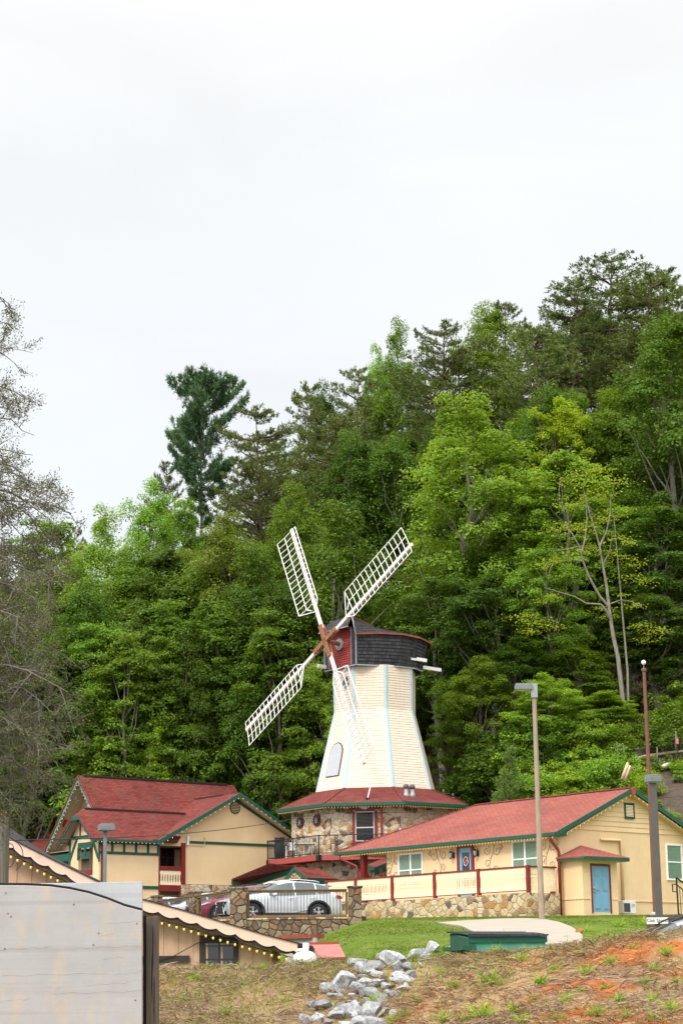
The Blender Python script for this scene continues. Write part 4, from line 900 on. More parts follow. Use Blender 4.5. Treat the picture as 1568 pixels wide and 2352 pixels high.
for s in (-1, 1): w.prism([(mainv+.02, MRy, o1), (mainv+.02, MRy+s*3.8, o1-ms*3.8), (-1.4, MRy+s*3.8, o1-ms*3.8), (-1.4, MRy, o1)], (0, 0, -.03))
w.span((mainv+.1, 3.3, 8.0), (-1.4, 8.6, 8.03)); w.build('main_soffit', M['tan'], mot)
w = MB(); r_ = MB()
for s in (-1, 1):
    A = (mainv-.05, MRy, MRz-.02); B = (mainv-.05, MRy+s*3.95, MRz-.02-ms*3.95); scallop_board(r_, A, B, .20, 9, .05, (-1, 0, 0), .07); 
    A = (mainv, MRy, MRz-.10); B = (mainv, MRy+s*3.95, MRz-.10-ms*3.95); scallop_board(w, A, B, .34, 9, .05, (-1, 0, 0), .09)
for s in (-1, 1):
    A = (xh-.03, yr+s*.5, wr-.50); B = (xh-.03, yr+s*2.0, wz); scallop_board(r_, A, B, .18, 5, .04, (-1, 0, 0), .06)
r_.build('red_verge_board', M['red'], mot); w.build('scalloped_verge', M['lgreen'], mot)
w = MB()
for s in (-1, 1):
    A = (xh, yr+s*.5, wr-.58); B = (xh, yr+s*2.0, wz-.08); scallop_board(w, A, B, .30, 5, .04, (-1, 0, 0), .08)
scallop_board(w, (xh, yr-.5, wr-.47), (xh, yr+.5, wr-.47), .26, 2, .04, (-1, 0, 0), .06)
w.span((-4.5, we-.08, wz-.14), (-.4, we+.03, wz-.01)); w.box((-.5, we-.05, wz-.04), (.2, .16, .26))
for s, xe in ((-1, -.42), (1, 10.74)): w.prism([(xe, -.60, 8.0), (RX, -.60, RZ-.2), (RX, -.60, RZ+.02), (xe, -.60, 8.25)], (0, .05, 0))
w.prism([(9.9, -.03, 8.34), (10.15, -.03, 8.34), (5.3, -.03, 10.85), (5.16, -.03, 10.72)], (0, .028, 0))
w.build('verge_and_gutter', M['green'], mot)
w = MB()
for s in (-1, 1): w.prism([(xh+.02, yr+s*.45, wr-.66), (xh+.02, yr+s*1.95, wz-.17), (-3.88, yr+s*1.95, wz-.17), (-3.88, yr+s*.45, wr-.66)], (0, 0, -.03))
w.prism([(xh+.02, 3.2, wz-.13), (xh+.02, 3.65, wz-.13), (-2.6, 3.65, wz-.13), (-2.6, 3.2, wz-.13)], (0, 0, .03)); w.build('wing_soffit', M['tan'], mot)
w = MB()
for s, xe in ((-1, -.42), (1, 10.74)): w.prism([(xe, -.55, 8.08), (RX, -.55, RZ-.14), (RX, -.003, RZ-.14), (xe, -.003, 8.08)], (0, 0, -.03))
w.build('gable_soffit', Y2, mot)
br = MB().prism([(lambda q: (-2.1, q[1], q[2]))(apl((x/2.412)*.57415, (3050+y/2.412)*.57415, v=-2.1)) for x, y in ((580, 553), (655, 553), (660, 570), (640, 622), (612, 632), (598, 585))], (.08, 0, 0)).build('red_bracket', M['red'], mot)
o = MB().lathe([(.36, .0), (.36, -.05)], (5.16, -.002, 10.34), 20, axis='y').build('round_vent', M['green'], mot)
MB().lathe([(.30, -.052), (.30, -.058)], (5.16, -.0, 10.34), 20, axis='y').build('vent_backing', M['yellow2'], o)
q = MB()
for i in range(6): zz = 10.10+i*.09; hw = sqrt(max(0, .29**2-(zz-10.34)**2)); q.box((5.16, -.075, zz), (2*hw, .012, .05), R=Matrix.Rotation(radians(-35), 3, 'X'))
q.build('vent_slats', M['shopdark'], o)
MB().tube([(-3.8, -.35, 8.1), (-3.8, -.1, 7.95), (-3.72, -.06, 7.8), (-3.72, -.06, 3)], .06, 8).build('downspout', M['red'], mot, True)
MB().box((1.86, -.1, 8.35), (.14, .1, .52)).build('antenna_box', M['white'], mot)
MB().tube([(1.9, -.04, 8.1), (3.0, -.04, 8.08), (3.05, -.04, 8.15), (3.05, -.04, 8.5)], .02, 5).box((3.05, -.06, 8.55), (.1, .08, .06)).build('conduit', M['yellow2'], mot)
string_light('small white bulb string along the left wing gutter of the cream motel', [[aw(-4.4, we-.07, wz-.13), aw(-.5, we-.07, wz-.13)]], .26, 'small', drop=.03)
string_light('small white bulb string on the left slope of the front gable of the cream motel', [[aw(-.3, -.61, 8.02), aw(RX, -.61, RZ-.22), aw(10.4, -.61, 8.22)]], .36, 'small', drop=.03)
string_light('small white bulb string round the steep left end gable of the cream motel', [[aw(mainv-.03, MRy+3.9, MRz-.45-ms*3.9), aw(mainv-.03, MRy, MRz-.45), aw(mainv-.03, MRy-2.4, MRz-.45-ms*2.4)]], .26, 'small', drop=.03)
# a further roof seen behind the left end
t = thing('cottage', 'low red roof showing behind the left gable of the cream motel', 'building', at(200, 1925, 124))
P0 = np.array(t.location); c4 = lambda x, y, Y: Vector(at((x/2.412)*.57415, (3050+y/2.412)*.57415, Y)-P0)
A, B, C_, D = c4(250, 790, 126), c4(520, 668, 126), c4(520, 860, 122.5), c4(250, 860, 122.5)
MB().prism([c4(215, 795, 123.5), c4(270, 775, 126), c4(520, 655, 126), c4(520, 900, 122)], (0, 0, -.12)).build('roof', M['red_roof'], t)
MB().prism([c4(240, 830, 123.6), c4(520, 870, 123), c4(520, 1100, 123), c4(240, 1060, 123.6)], (0, 2.5, 0)).build('wall', Y2, t)
# ------------------------------------------------ porch roofs between motel and tower
en = thing('entrance_porch', 'low red porch roof with small green scrolled gable under the balcony', 'porch', at(560, 2040, 105))
P0 = np.array(en.location); c5 = lambda x, y, Y: Vector(at((500+x/2.412)*.57415, (3100+y/2.412)*.57415, Y)-P0); c6 = lambda x, y, Y: Vector(at((1050+x/2.412)*.57415, (3100+y/2.412)*.57415, Y)-P0)
r = MB().prism([c5(1030, 1003, 103.5), c5(1395, 852, 106.5), c5(1640, 880, 109), c5(1150, 1037, 106.2)], (0, 0, -.08)); r.build('porch_roof', M['red_roof'], en)
f = MB(); 
for a, b in ((c5(1028, 1010, 103.45), c5(1150, 1043, 106.15)), (c5(1150, 1043, 106.15), c5(1640, 892, 108.9))): f.prism([a, b, b-Vector((0, 0, .3)), a-Vector((0, 0, .3))], (0, .05, 0))
f.build('porch_fascia', M['green'], en)
A, B, C_ = c6(205, 1005, 105), c6(305, 888, 105), c6(430, 992, 105)
f = MB(); A2, B2, C2 = A+Vector((.22, 0, 0)), B-Vector((0, 0, .26)), C_-Vector((.22, 0, 0))
scallop_board(f, A, B, .20, 4, .06, (0, -1, 0), .05); scallop_board(f, B, C_, .20, 4, .06, (0, -1, 0), .05); f.build('scrolled_gable', M['green'], en)
bk = Vector((.55*1.9, 1.9*.84, 0)); r = MB().prism([B, C_, C_+bk+Vector((.55, 0, 0)), B+bk+Vector((.2, 0, 0))], (0, 0, -.05)).prism([B, A, A+bk, B+bk], (0, 0, -.05)); r.build('gable_roof', M['red_roof'], en)
MB().prism([A+Vector((.1, .1, -.02)), B+Vector((0, .1, -.1)), C_+Vector((-.1, .1, -.02))], (0, .05, 0)).build('gable_wall', M['tan'], en)
q = C_+bk+Vector((.55, 0, 0)); MB().prism([C_, q, q-Vector((0, 0, .3)), C_-Vector((0, 0, .3))], (0, .05, 0)).build('side_fascia', M['green'], en)
for p_ in (A, C_, q): MB().beam(p_-Vector((0, -.2, .1)), p_-Vector((0, -.2, 2.9)), .14, .14).build('porch_post', M['red'], en)
PW = lambda p_: tuple(np.array(p_)+P0)
string_light('warm bulb string tracing the small green porch gable behind the silver car', [[PW(A+Vector((.12, -.1, -.22))), PW(B+Vector((0, -.1, -.26))), PW(C_+Vector((-.12, -.1, -.22)))]], .14, 'mid')
# a second little canopy beyond the lodge porch
cp = thing('canopy', 'small green scrolled canopy seen through the open porch of the yellow lodge', 'canopy', at(880, 1990, 108.5))
P0 = np.array(cp.location); cB = lambda x, y, Y: Vector(at((1300+x/2.24)*.57415, (3250+y/2.24)*.57415, Y)-P0)
MB().prism([cB(370, 470, 108), cB(450, 490, 107.5), cB(545, 455, 108), cB(545, 400, 109)], (0, 0, -.06)).build('canopy_roof', M['red_roof'], cp)
f = MB(); scallop_board(f, cB(440, 495, 107.4), cB(540, 455, 107.9), .5, 3, .05, (0, -1, 0), .1); f.prism([cB(365, 470, 108), cB(440, 495, 107.4), cB(440, 515, 107.4), cB(365, 515, 108)], (0, .05, 0)); f.build('canopy_fascia', M['green'], cp)
MB().beam(cB(500, 500, 107.6), cB(500, 640, 107.6), .12, .12).build('canopy_post', M['red'], cp)
# ================================================================== PARAPET WITH RAILING, PARKED CARS
pw = thing('parapet_wall', 'brown fieldstone parapet with stone piers and wooden framed railings before the parked cars', 'wall', (-4.1, 77.3, 0))
P0 = np.array((-4.1, 77.3, 0))
piers = [((.33, 77.4), .52, 3.80), ((-4.10, 77.3), .62, 3.80), ((-6.03, 81.1), .36, 3.86), ((-7.95, 85.3), .36, 3.90), ((-11.5, 93), .36, 3.9)]
def yaw2(a, b): return atan2(b[1]-a[1], b[0]-a[0])
for (c, s, z), rz in zip(piers, (0, .0, -1.1, -1.1, -1.1)):
    m = MB().box((c[0]-P0[0], c[1]-P0[1], z/2+.6), (s, s, z-1.2), rz); o = m.build('pier', M['stone_d'], pw)
    MB().box((c[0]-P0[0], c[1]-P0[1], z+.03), (s+.08, s+.08, .07), rz).build('pier_cap', M['stone_d'], o, bevel=.015)
for i in range(4):
    a, b = np.array(piers[i][0]), np.array(piers[i+1][0]); d = (b-a)/np.linalg.norm(b-a); s0, s1 = piers[i][1]/2+.0, piers[i+1][1]/2
    A, B = a+d*s0-P0[:2], b-d*s1-P0[:2]; wz = 2.64
    V = lambda p, z: (p[0], p[1], z)
    MB().beam(V(A, (wz+.2)/2), V(B, (wz+.2)/2), .34, wz-.2).build('stone_wall', M['stone_d'], pw)
    MB().beam(V(A, wz+.03), V(B, wz+.03), .40, .06).build('coping', M['stone_l'], pw)
    L = np.linalg.norm(B-A); n = int(L/.128); fr = MB(); A2, B2 = A+d*.06, B-d*.06
    for z in (2.76, 3.68): fr.beam(V(A2, z), V(B2, z), .10, .085)
    for p in (A2, B2): fr.beam(V(p, 2.8), V(p, 3.64), .10, .10)
    fr.beam(V(A2-d*.03, 3.735), V(B2+d*.03, 3.735), .16, .035)
    o = fr.build('railing_frame', M['rail_wood'], pw)
    q = MB()
    for k in range(1, n): p = A2+(B2-A2)*k/n; q.tube([V(p, 2.78), V(p, 3.66)], .010, 5)
    q.build('bars', M['black'], o, uv=False)

CX = np.array([0, .04, .12, .25, .5, .8, 1.1, 1.25, 1.6, 2.0, 2.35, 2.8, 3.4, 3.9, 4.15, 4.35, 4.5, 4.6, 4.66])
CT = np.array([.60, .78, .88, .95, 1.00, 1.05, 1.09, 1.12, 1.33, 1.53, 1.62, 1.66, 1.63, 1.54, 1.46, 1.30, 1.12, .96, .60])
CB = np.array([.55, .70, .80, .86, .92, .96, .99, 1.0, 1.01, 1.02, 1.03, 1.05, 1.08, 1.12, 1.14, 1.12, 1.04, .92, .56])
CW = np.array([.60, .66, .74, .82, .89, .915, .92, .92, .92, .92, .92, .92, .92, .91, .885, .86, .82, .76, .66])
CR = np.array([.55, .62, .70, .76, .82, .84, .84, .83, .70, .655, .64, .635, .63, .62, .63, .66, .68, .66, .58])
def make_car(label, paint, loc, rz, spindle=False, rails=True, grp=None):
    t = thing('parked_car', label, 'car', loc, rz, grp)
    WX = (.93, 3.60); WR = .365
    xs = np.unique(np.round(np.concatenate([np.arange(0, 4.66, .055), CX, [w_+s*.44 for w_ in WX for s in (-1, 1)]]), 4))
    f = lambda a: np.interp(xs, CX, a)
    sm3 = lambda a: np.convolve(np.pad(a, 2, 'edge'), [.1, .2, .4, .2, .1], 'valid')
    top, belt, wd, wr = sm3(f(CT)), sm3(f(CB)), f(CW), f(CR); belt = np.minimum(belt, top-.03)
    low = np.full(len(xs), .27)
    for w_ in WX: d2 = .44**2-(xs-w_)**2; low = np.where(d2 >= 0, np.maximum(low, .365+np.sqrt(np.maximum(d2, 0))-.02), low)
    low = np.minimum(low, belt-.1); low[0] = low[-1] = .42
    half = []
    for i in range(len(xs)):
        a, b_, w_, r_, l = top[i], belt[i], wd[i], wr[i], low[i]
        r1 = max(.44, l+.02); r2 = max(.66, l+.05); r2 = min(r2, b_-.05); r1 = min(r1, r2-.02)
        rid = min(r_, w_-.02)
        half.append([(w_*.95, l), (w_*1.0, r1), (w_*1.0, r2), (w_*.985, (r2+b_)/2), (w_*.965, b_), (w_*.4+rid*.6, b_+(a-.07-b_)*.55) if a-b_ > .15 else (rid*.5+w_*.48, b_+(a-b_)*.4), (rid, a-.07*min(1, (a-b_)/.3)), (rid*.82, a-.02), (rid*.4, a-.002), (0, a+.004)])
    nr = len(half[0]); ring = 2*nr-1; V = []; 
    for i, x in enumerate(xs):
        h = half[i]; V += [(x, -y, z) for y, z in h]+[(x, y, z) for y, z in h[-2::-1]]
    body, side, wind, rear = [], {'f': [], 'r': [], 'q': []}, [], []
    for i in range(len(xs)-1):
        xm = (xs[i]+xs[i+1])/2
        for k in range(ring-1):
            kk = k if k < nr-1 else ring-2-k
            fc = (i*ring+k, i*ring+k+1, (i+1)*ring+k+1, (i+1)*ring+k)
            hh = top[i]-belt[i]
            if kk in (4, 5) and hh > .22 and 1.62 < xm < 4.12 and not (2.62 < xm < 2.70) and not 3.52 < xm < 3.58: (side['f'] if xm < 2.66 else side['r'] if xm < 3.55 else side['q']).append((k < nr-1, fc))
            elif kk in (6, 7, 8) and 1.28 < xm < 2.02: wind.append(fc)
            elif kk in (6, 7, 8) and 4.18 < xm < 4.48: rear.append(fc)
            else: body.append(fc)
    body.append(tuple(range(ring))[::-1]); body.append(tuple((len(xs)-1)*ring+k for k in range(ring)))
    def sub(name, fs, mt, off=0):
        used = sorted({v for fc in fs for v in fc}); mp_ = {v: j for j, v in enumerate(used)}
        m = MB(); m.add([V[v] for v in used], [tuple(mp_[v] for v in fc) for fc in fs]); return m.build(name, mt, t, True, uv=False, fix=True)
    bd = sub('body', body, M[paint])
    for nm in ('f', 'r', 'q'):
        for near in (True, False): sub('side_window', [f_ for s_, f_ in side[nm] if s_ == near], M['carglass'])
    sub('windshield', wind, M['carglass']); sub('rear_window', rear, M['carglass'])
    iw = MB().span((.3, -.70, .25), (4.4, .70, .95)); 
    iw.build('underbody', M['dark'], t, uv=False)
    for w_ in WX:
        for s in (-1, 1):
            ac_ = MB(); an = np.linspace(-.12, pi+.12, 21)
            for a0, a1 in zip(an[:-1], an[1:]):
                P = [(w_+r*cos(a), s*(y), .365+r*sin(a)) for a in (a0, a1) for r, y in ((.425, .925), (.50, .938))]; ac_.add(P, [(0, 1, 3, 2)])
                P2 = [(w_+.425*cos(a), s*y, .365+.425*sin(a)) for a in (a0, a1) for y in (.70, .925)]; ac_.add(P2, [(0, 1, 3, 2)])
            ac_.build('arch_cladding', M['cladding'], t, True, uv=False, fix=False)
            wh = MB().lathe([(.22, -.11), (.33, -.11), (WR, -.07), (WR, .07), (.33, .11), (.23, .11)], n=28, axis='y'); o = wh.build('wheel', M['tyre'], t, True, uv=False, loc=(w_, s*.80, .365))
            q = MB().lathe([(.232, s*.10), (.215, s*.115), (.205, s*.05)], n=28, axis='y').lathe([(.06, s*.05), (.06, s*.115), (.02, s*.125)], n=12, axis='y')
            for k in range(5):
                a = 2*pi*k/5+.3
                for e_ in (-.16, .16): q.beam((.05*cos(a), s*.10, .05*sin(a)), (.215*cos(a+e_), s*.105, .215*sin(a+e_)), .035, .03, upv=(0, 1, 0))
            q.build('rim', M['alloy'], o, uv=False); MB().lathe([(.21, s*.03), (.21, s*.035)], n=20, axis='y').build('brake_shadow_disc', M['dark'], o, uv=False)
    sk = MB()
    for s in (-1, 1): sk.span((1.42, s*.86, .22), (3.12, s*.935, .34))
    sk.build('sill_cladding', M['cladding'], t, uv=False)
    for s in (-1, 1):
        h = MB().lathe([(.02, -.14), (.075, -.10), (.085, 0), (.06, .09), (.01, .12)], n=12, axis='y'); h.v = [(x*.9, y*1.1, z*.85) for x, y, z in h.v]; o = h.build('mirror', M[paint], t, True, uv=False, loc=(1.78, s*.99, 1.07)); MB().beam((0, -s*.04, -.03), (0.02, -s*.16, -.05), .05, .04).build('mirror_arm', M['cladding'], o)
        for x in (2.45, 3.32): MB().tube([(x-.09, s*.925, .93), (x-.06, s*.955, .935), (x+.06, s*.955, .935), (x+.09, s*.925, .93)], .017, 6).build('door_handle', M['chrome'], t, uv=False)
        hl = MB(); hl.prism([(.10, s*.70, .72), (.34, s*.855, .80), (.62, s*.905, .86), (.50, s*.885, .90), (.22, s*.77, .87), (.07, s*.62, .80)], (-.03, s*.03, .02)); hl.build('headlight', M['lens'], t, uv=False)
        tl = MB(); tl.prism([(4.34, s*.875, .98), (4.62, s*.74, .92), (4.60, s*.74, 1.02), (4.36, s*.865, 1.08)], (.03, s*.03, 0)); tl.build('tail_light', M['redlens'], t, uv=False)
        if rails: MB().tube([(1.95, s*.60, 1.56), (2.15, s*.60, 1.645), (2.9, s*.595, 1.70), (3.6, s*.585, 1.645), (3.75, s*.585, 1.60)], .02, 6).build('roof_rail', M['chrome' if spindle else 'cladding'], t, uv=False)
    dl = MB()
    for x in (1.52, 2.66, 3.45): 
        for s in (-1, 1): dl.tube([(x, s*.923, .42), (x, s*.925, .7), (x+.02, s*.912, .98)], .006, 4)
    dl.build('door_seams', M['dark'], t, uv=False)
    g = MB()
    if spindle:
        out_ = [(-.46, .80), (.46, .80), (.30, .60), (.48, .30), (-.48, .30), (-.30, .60)]
        g.prism([(-.03, y, z) for y, z in out_], (.10, 0, 0)); o = g.build('grille', M['black'], t, uv=False); q = MB()
        for i in range(8): 
            z = .34+.058*i; hw = (.47-.16*(z-.3)/.3) if z < .6 else .31+.14*(z-.6)/.2; q.span((-.05, -hw, z), (-.03, hw, z+.014))
        q.build('grille_slats', M['chrome'], o, uv=False); e2 = [(-.045, y, z) for y, z in out_]; MB().tube(e2+[e2[0]], .018, 6).build('grille_surround', M['chrome'], o, uv=False)
    else:
        g.span((-.02, -.45, .58), (.06, .45, .74)).span((-.02, -.5, .30), (.06, .5, .46)); o = g.build('grille', M['black'], t, uv=False); MB().span((-.035, -.44, .645), (-.02, .44, .675)).build('grille_bar', M['chrome'], o, uv=False)
    sp = MB().prism([(4.02, -.56, 1.50), (4.02, .56, 1.50), (4.36, .50, 1.44), (4.36, -.50, 1.44)], (0, 0, .035)); sp.build('spoiler', M[paint], t, uv=False)
    MB().span((4.60, -.6, .30), (4.70, .6, .52)).build('rear_bumper', M['cladding'], t, uv=False, bevel=.02)
    MB().prism([(1.5, -.945, .36), (2.9, -.945, .42), (3.15, -.945, .52), (3.1, -.945, .46), (2.6, -.945, .36)], (0, .03, 0)).build('side_strake', M[paint], t, uv=False)
    return t
def place_car(label, paint, rear_px, Y, **k):
    """rear_px: picture x of the rear axle, Y: its distance"""
    X = float(at(rear_px, 2105, Y)[0]); r = radians(25); c = np.array([X, Y])-3.6*np.array([cos(r), sin(r)])+.8*np.array([-sin(r), cos(r)])
    return make_car(label, paint, (c[0], c[1], LOTZ+.004), r, **k)
c1 = place_car('silver crossover parked nearest behind the middle railing, its side showing', 'silver', 713, 82.9, spindle=True)
c1.scale = (1.09, 1.0, 1.0)
place_car('red car parked just behind the silver crossover', 'carred', 636, 86.0)
place_car('silver car of which the roof shows between the red and the white car', 'silver', 522, 92.2)
place_car('white car farthest left in the row behind the parapet', 'carwhite', 432, 95.6)
make_car('pale blue-grey car with black roof rails, mostly hidden behind the right end of the bank', 'cargrey', (float(at(1305, 2120, 39.)[0]), 39.5, -.35), radians(4))
# ================================================================== TAN SHOP WITH SCALLOPED FASCIA
SY = 55.0
def sp_(px, py, Y=SY): return Vector(at(px, py, Y))
shop = thing('shop_building', 'tan board-and-batten shop with a scalloped pale fascia along its low roof', 'shop', (-6, SY, -.9))
S0 = Vector((-6, SY, -.9))
fas = [(-70, 1858), (0, 1911.5), (60, 1944), (130, 1979), (225, 2025), (276, 2049), (326, 2067), (420, 2092), (520, 2122), (610, 2149), (684, 2168)]
tp = [sp_(*q)-S0 for q in fas]
def along(n):
    L = np.cumsum([0]+[(b-a).length for a, b in zip(tp[:-1], tp[1:])]); out_ = []
    for i in range(n+1):
        s = L[-1]*i/n; j = min(np.searchsorted(L, s, 'right')-1, len(tp)-2); out_.append(tp[j].lerp(tp[j+1], (s-L[j])/(L[j+1]-L[j])))
    return out_
pa = along(240); period = 13.2
def wavy(depth, amp, ph):
    lo = []
    for i, p in enumerate(pa):
        u = (i/period+ph) % 1.0; lo.append(p-Vector((0, 0, depth+amp*sin(pi*u)**.8)))
    return lo
def strip(mb, up, lo, y0, y1):
    n = len(up); vs = [p+Vector((0, y0, 0)) for p in up]+[p+Vector((0, y0, 0)) for p in lo]+[p+Vector((0, y1, 0)) for p in up]+[p+Vector((0, y1, 0)) for p in lo]; fs = []
    for i in range(n-1): fs += [(i, i+1, n+i+1, n+i), (2*n+i, 2*n+i+1, 3*n+i+1, 3*n+i), (n+i, n+i+1, 3*n+i+1, 3*n+i), (i, i+1, 2*n+i+1, 2*n+i)]
    fs += [(n-1, 2*n-1, 4*n-1, 3*n-1)]
    mb.add(vs, fs)
m = MB(); strip(m, pa, wavy(.20, .09, 0), -.62, -.56); m.build('fascia', M['shopfas'], shop)
m = MB(); strip(m, [p-Vector((0, 0, .1)) for p in pa], wavy(.285, .08, .12), -.56, -.50); m.build('scalloped_board', M['shopdark'], shop)
m = MB(); strip(m, [p+Vector((0, 0, .028)) for p in pa], pa, -.66, 7.0); m.build('roof', M['rooftar'], shop)
m = MB(); strip(m, [p-Vector((0, 0, .02)) for p in pa], [p-Vector((0, 0, .10)) for p in pa], -.49, 7.0); m.build('soffit', M['shopwall'], shop)
e_ = tp[-1]; m = MB().prism([e_+Vector((0, -.62, .03)), e_+Vector((.42, -.3, -.10)), e_+Vector((.40, -.3, -.40)), e_+Vector((0, -.62, -.40))], (0, .08, 0)).beam(e_+Vector((.35, -.3, -.2)), e_+Vector((.35, 6.8, -.2)), .08, .3); m.build('eave_end', M['shopdark'], shop)
wall = MB(); x0, x1 = (sp_(-80, 2000)-S0).x, (sp_(624, 2150)-S0).x
top = [p for p in pa if x0 <= p.x <= x1]; poly = [p-Vector((0, 0, .12)) for p in top]+[Vector((top[-1].x, 0, -.6)), Vector((top[0].x, 0, -.6))]
wall.prism(poly, (0, .15, 0)).span((x1-.15, .15, -.6), (x1, 7, top[-1].z-.15)); wall.build('wall', M['shopwall'], shop)
bt = MB()
for p in np.arange(x0+.2, x1, .40):
    z = np.interp(p, [q.x for q in tp], [q.z for q in tp])-.16; bt.span((p-.022, -.022, -.5), (p+.022, -.002, z))
bt.build('battens', M['shopwall'], shop)
wx0, wz1 = [(sp_(459, 2149)-S0)[i] for i in (0, 2)]; wx1 = (sp_(548, 2149)-S0).x; wz0 = wz1-1.15
f = MB().span((wx0, -.06, wz0), (wx0+.14, -.002, wz1)).span((wx1-.14, -.06, wz0), (wx1, -.002, wz1)).span((wx0+.14, -.06, wz1-.2), (wx1-.14, -.002, wz1)).span((wx0+.14, -.06, wz0), (wx1-.14, -.002, wz0+.12)); o = f.build('window', M['shopdark'], shop)
MB().span((wx0+.14, -.012, wz0+.12), (wx1-.14, -.004, wz1-.2)).build('pane', M['darkpane'], o); xm = (wx0+wx1)/2
MB().span((xm-.018, -.045, wz0+.12), (xm+.018, -.014, wz1-.2)).span((wx0+.14, -.05, wz0+.5), (wx1-.14, -.014, wz0+.535)).span((wx0+.14, -.05, wz0+.86), (wx1-.14, -.014, wz0+.885)).build('glazing_bars', M['shopdark'], o)
bz = (sp_(400, 2197)-S0).z; MB().span((x0, -.09, bz-.16), ((sp_(436, 2197)-S0).x, -.03, bz+.02)).build('skirting_board', M['shopdark'], shop)
MB().tube([sp_(345, 2212)-S0+Vector((0, -.12, 0)), sp_(400, 2196)-S0+Vector((0, -.12, 0)), sp_(455, 2166)-S0+Vector((0, -.12, 0)), sp_(520, 2152)-S0+Vector((0, -.12, 0)), sp_(560, 2151)-S0+Vector((0, -.1, 0)), sp_(620, 2172)-S0+Vector((0, -.1, 0))], .012, 5).build('loose_cable', M['wire'], shop)
q = [S0+p+Vector((0, -.47, -.40)) for p in along(24)]
string_light('big amber bulb string under the scalloped fascia of the tan shop', [q], .180, 'big', drop=.07, sock=True)
ee = S0+tp[-1]
string_light('amber bulb string receding under the low end of the tan shop eave', [[ee+Vector((.30, -.2, -.52)), ee+Vector((-.1, 3.5, -.62)), ee+Vector((-.9, 6.5, -.62))]], .26, 'big', drop=.05, sock=True)
# ------------------------------------------------ what shows right of the shop
t = thing('exhaust_hood', 'white domed exhaust hood at the low end of the tan shop eave', 'roof vent', sp_(700, 2199, 52.5))
MB().lathe([(.32, -.30), (.30, .0), (.27, .07), (.20, .13), (.12, .16), (.1, .17)], n=24).build('dome', M['white'], t, True); MB().span((-.20, -.16, .15), (-.03, .16, .22)).span((-.05, -.14, .2), (.11, .14, .36)).span((-.029, -.15, .15), (.10, .15, .2)).build('housing', M['white'], t, bevel=.03)
t = thing('shed', 'small shed with a faded red metal roof showing above the grass', 'shed', at(770, 2200, 57)); P0 = Vector(t.location); s2 = lambda a, b, Y: Vector(at(a, b, Y))-P0
A, B, C_, D = s2(706, 2168.5, 59.5), s2(778, 2167, 59.5), s2(794, 2198, 57), s2(714, 2201, 57)
MB().prism([A, B, C_, D], (0, .02, -.06)).build('roof', M['metal_red'], t); MB().beam(A, B, .16, .10).build('ridge_cap', M['metal_red2'], t)
MB().prism([D+Vector((.1, .1, 0)), C_+Vector((-.1, .1, 0)), C_+Vector((-.1, .1, -1.6)), D+Vector((.1, .1, -1.6))], (0, 2, -.0)).build('wall', M['cgrey'], t)
t = thing('block_wall', 'short grey concrete wall with red cap behind the shop roof', 'wall', at(745, 2150, 63)); P0 = Vector(t.location)
a, b = s2(0, 0, 1), None
a = Vector(at(690, 2148.5, 63))-P0; b = Vector(at(723, 2143.5, 63))-P0
q0, q1 = Vector(at(655, 2156, 64))-P0, Vector(at(725, 2154, 63))-P0
MB().prism([q0, q1, q1-Vector((0, 0, 1.6)), q0-Vector((0, 0, 1.6))], (.1, .5, 0)).build('wall_face', M['cgrey'], t); MB().beam(q0+Vector((0, .25, .05)), q1+Vector((0.05, .25, .05)), .62, .12).build('cap', M['metal_red2'], t)
# ================================================================== GREY SIGN (SEEN FROM BEHIND)
def m_board(name, base, stains):
    m, t, b = mat(name); v = coords(t); n = noise(t, v, 1.5, 5, .6)
    c = rampn(t, n, [(.3, tuple(x*.92 for x in base)), (.7, tuple(min(1, x*1.04) for x in base))]).outputs[0]
    n2 = noise(t, coords(t, 'Object', (.25, 1, 9)), 2.2, 7, .75); c = mul(t, c, rampn(t, n2, [(.30, (.86, .84, .80)), (.42, (1, 1, 1))]).outputs[0])
    n3 = noise(t, coords(t, 'Object', (3.5, 1, 1.3)), 1.3, 5, .65); c = mixc(t, rampn(t, n3, [(.52, (0,)*3), (.74, (stains,)*3)]).outputs[0], c, (.50, .37, .22))
    n7 = noise(t, coords(t, 'Object', (1, 1, 1)), 5, 8, .75); c = mul(t, c, rampn(t, n7, [(.25, (.93, .925, .92)), (.6, (1.04,)*3)]).outputs[0])
    n5 = noise(t, coords(t, 'Object', (2, 1, 26)), 3, 8, .8); c = mixc(t, rampn(t, n5, [(.70, (0,)*3), (.74, (.7,)*3)]).outputs[0], c, (.30, .26, .22))
    n8 = noise(t, coords(t, 'Object', (.06, 1, 6.5)), 1.1, 3, .5); c = mul(t, c, rampn(t, n8, [(.40, (.88, .87, .86)), (.47, (1, 1, 1)), (.60, (.97,)*3), (.66, (1.05,)*3)]).outputs[0])
    t.links.new(c, b.inputs['Base Color']); b.inputs['Roughness'].default_value = .55; bump(t, b, n2, .15, .01); return m
BY = 19.0
sg = thing('sign_board', 'weathered grey arched plywood sign seen from behind on a wooden post', 'sign', (float(at(330, 2200, BY)[0]), BY, -1.6)); Q0 = Vector(sg.location)
ws = lambda x, y, Y=BY: Vector(at(x, y, Y))-Q0
arc = [(-120, 2034), (-60, 2033), (0, 2033), (60, 2033.5), (115, 2036), (160, 2042), (205, 2052), (245, 2065), (285, 2081), (326.5, 2092)]
low = ws(326.5, 2500); lowl = ws(-120, 2500)
MB().prism([ws(*q) for q in arc]+[low, lowl], (0, .045, 0)).build('front_panel', M_(0) if 0 else m_board('weathered_board', (.365, .35, .34), .75), sg, bevel=.004)
e = MB().tube([ws(*q)+Vector((0, .02, .012)) for q in arc], .012, 5); e.build('panel_edge', M['dark'], sg)
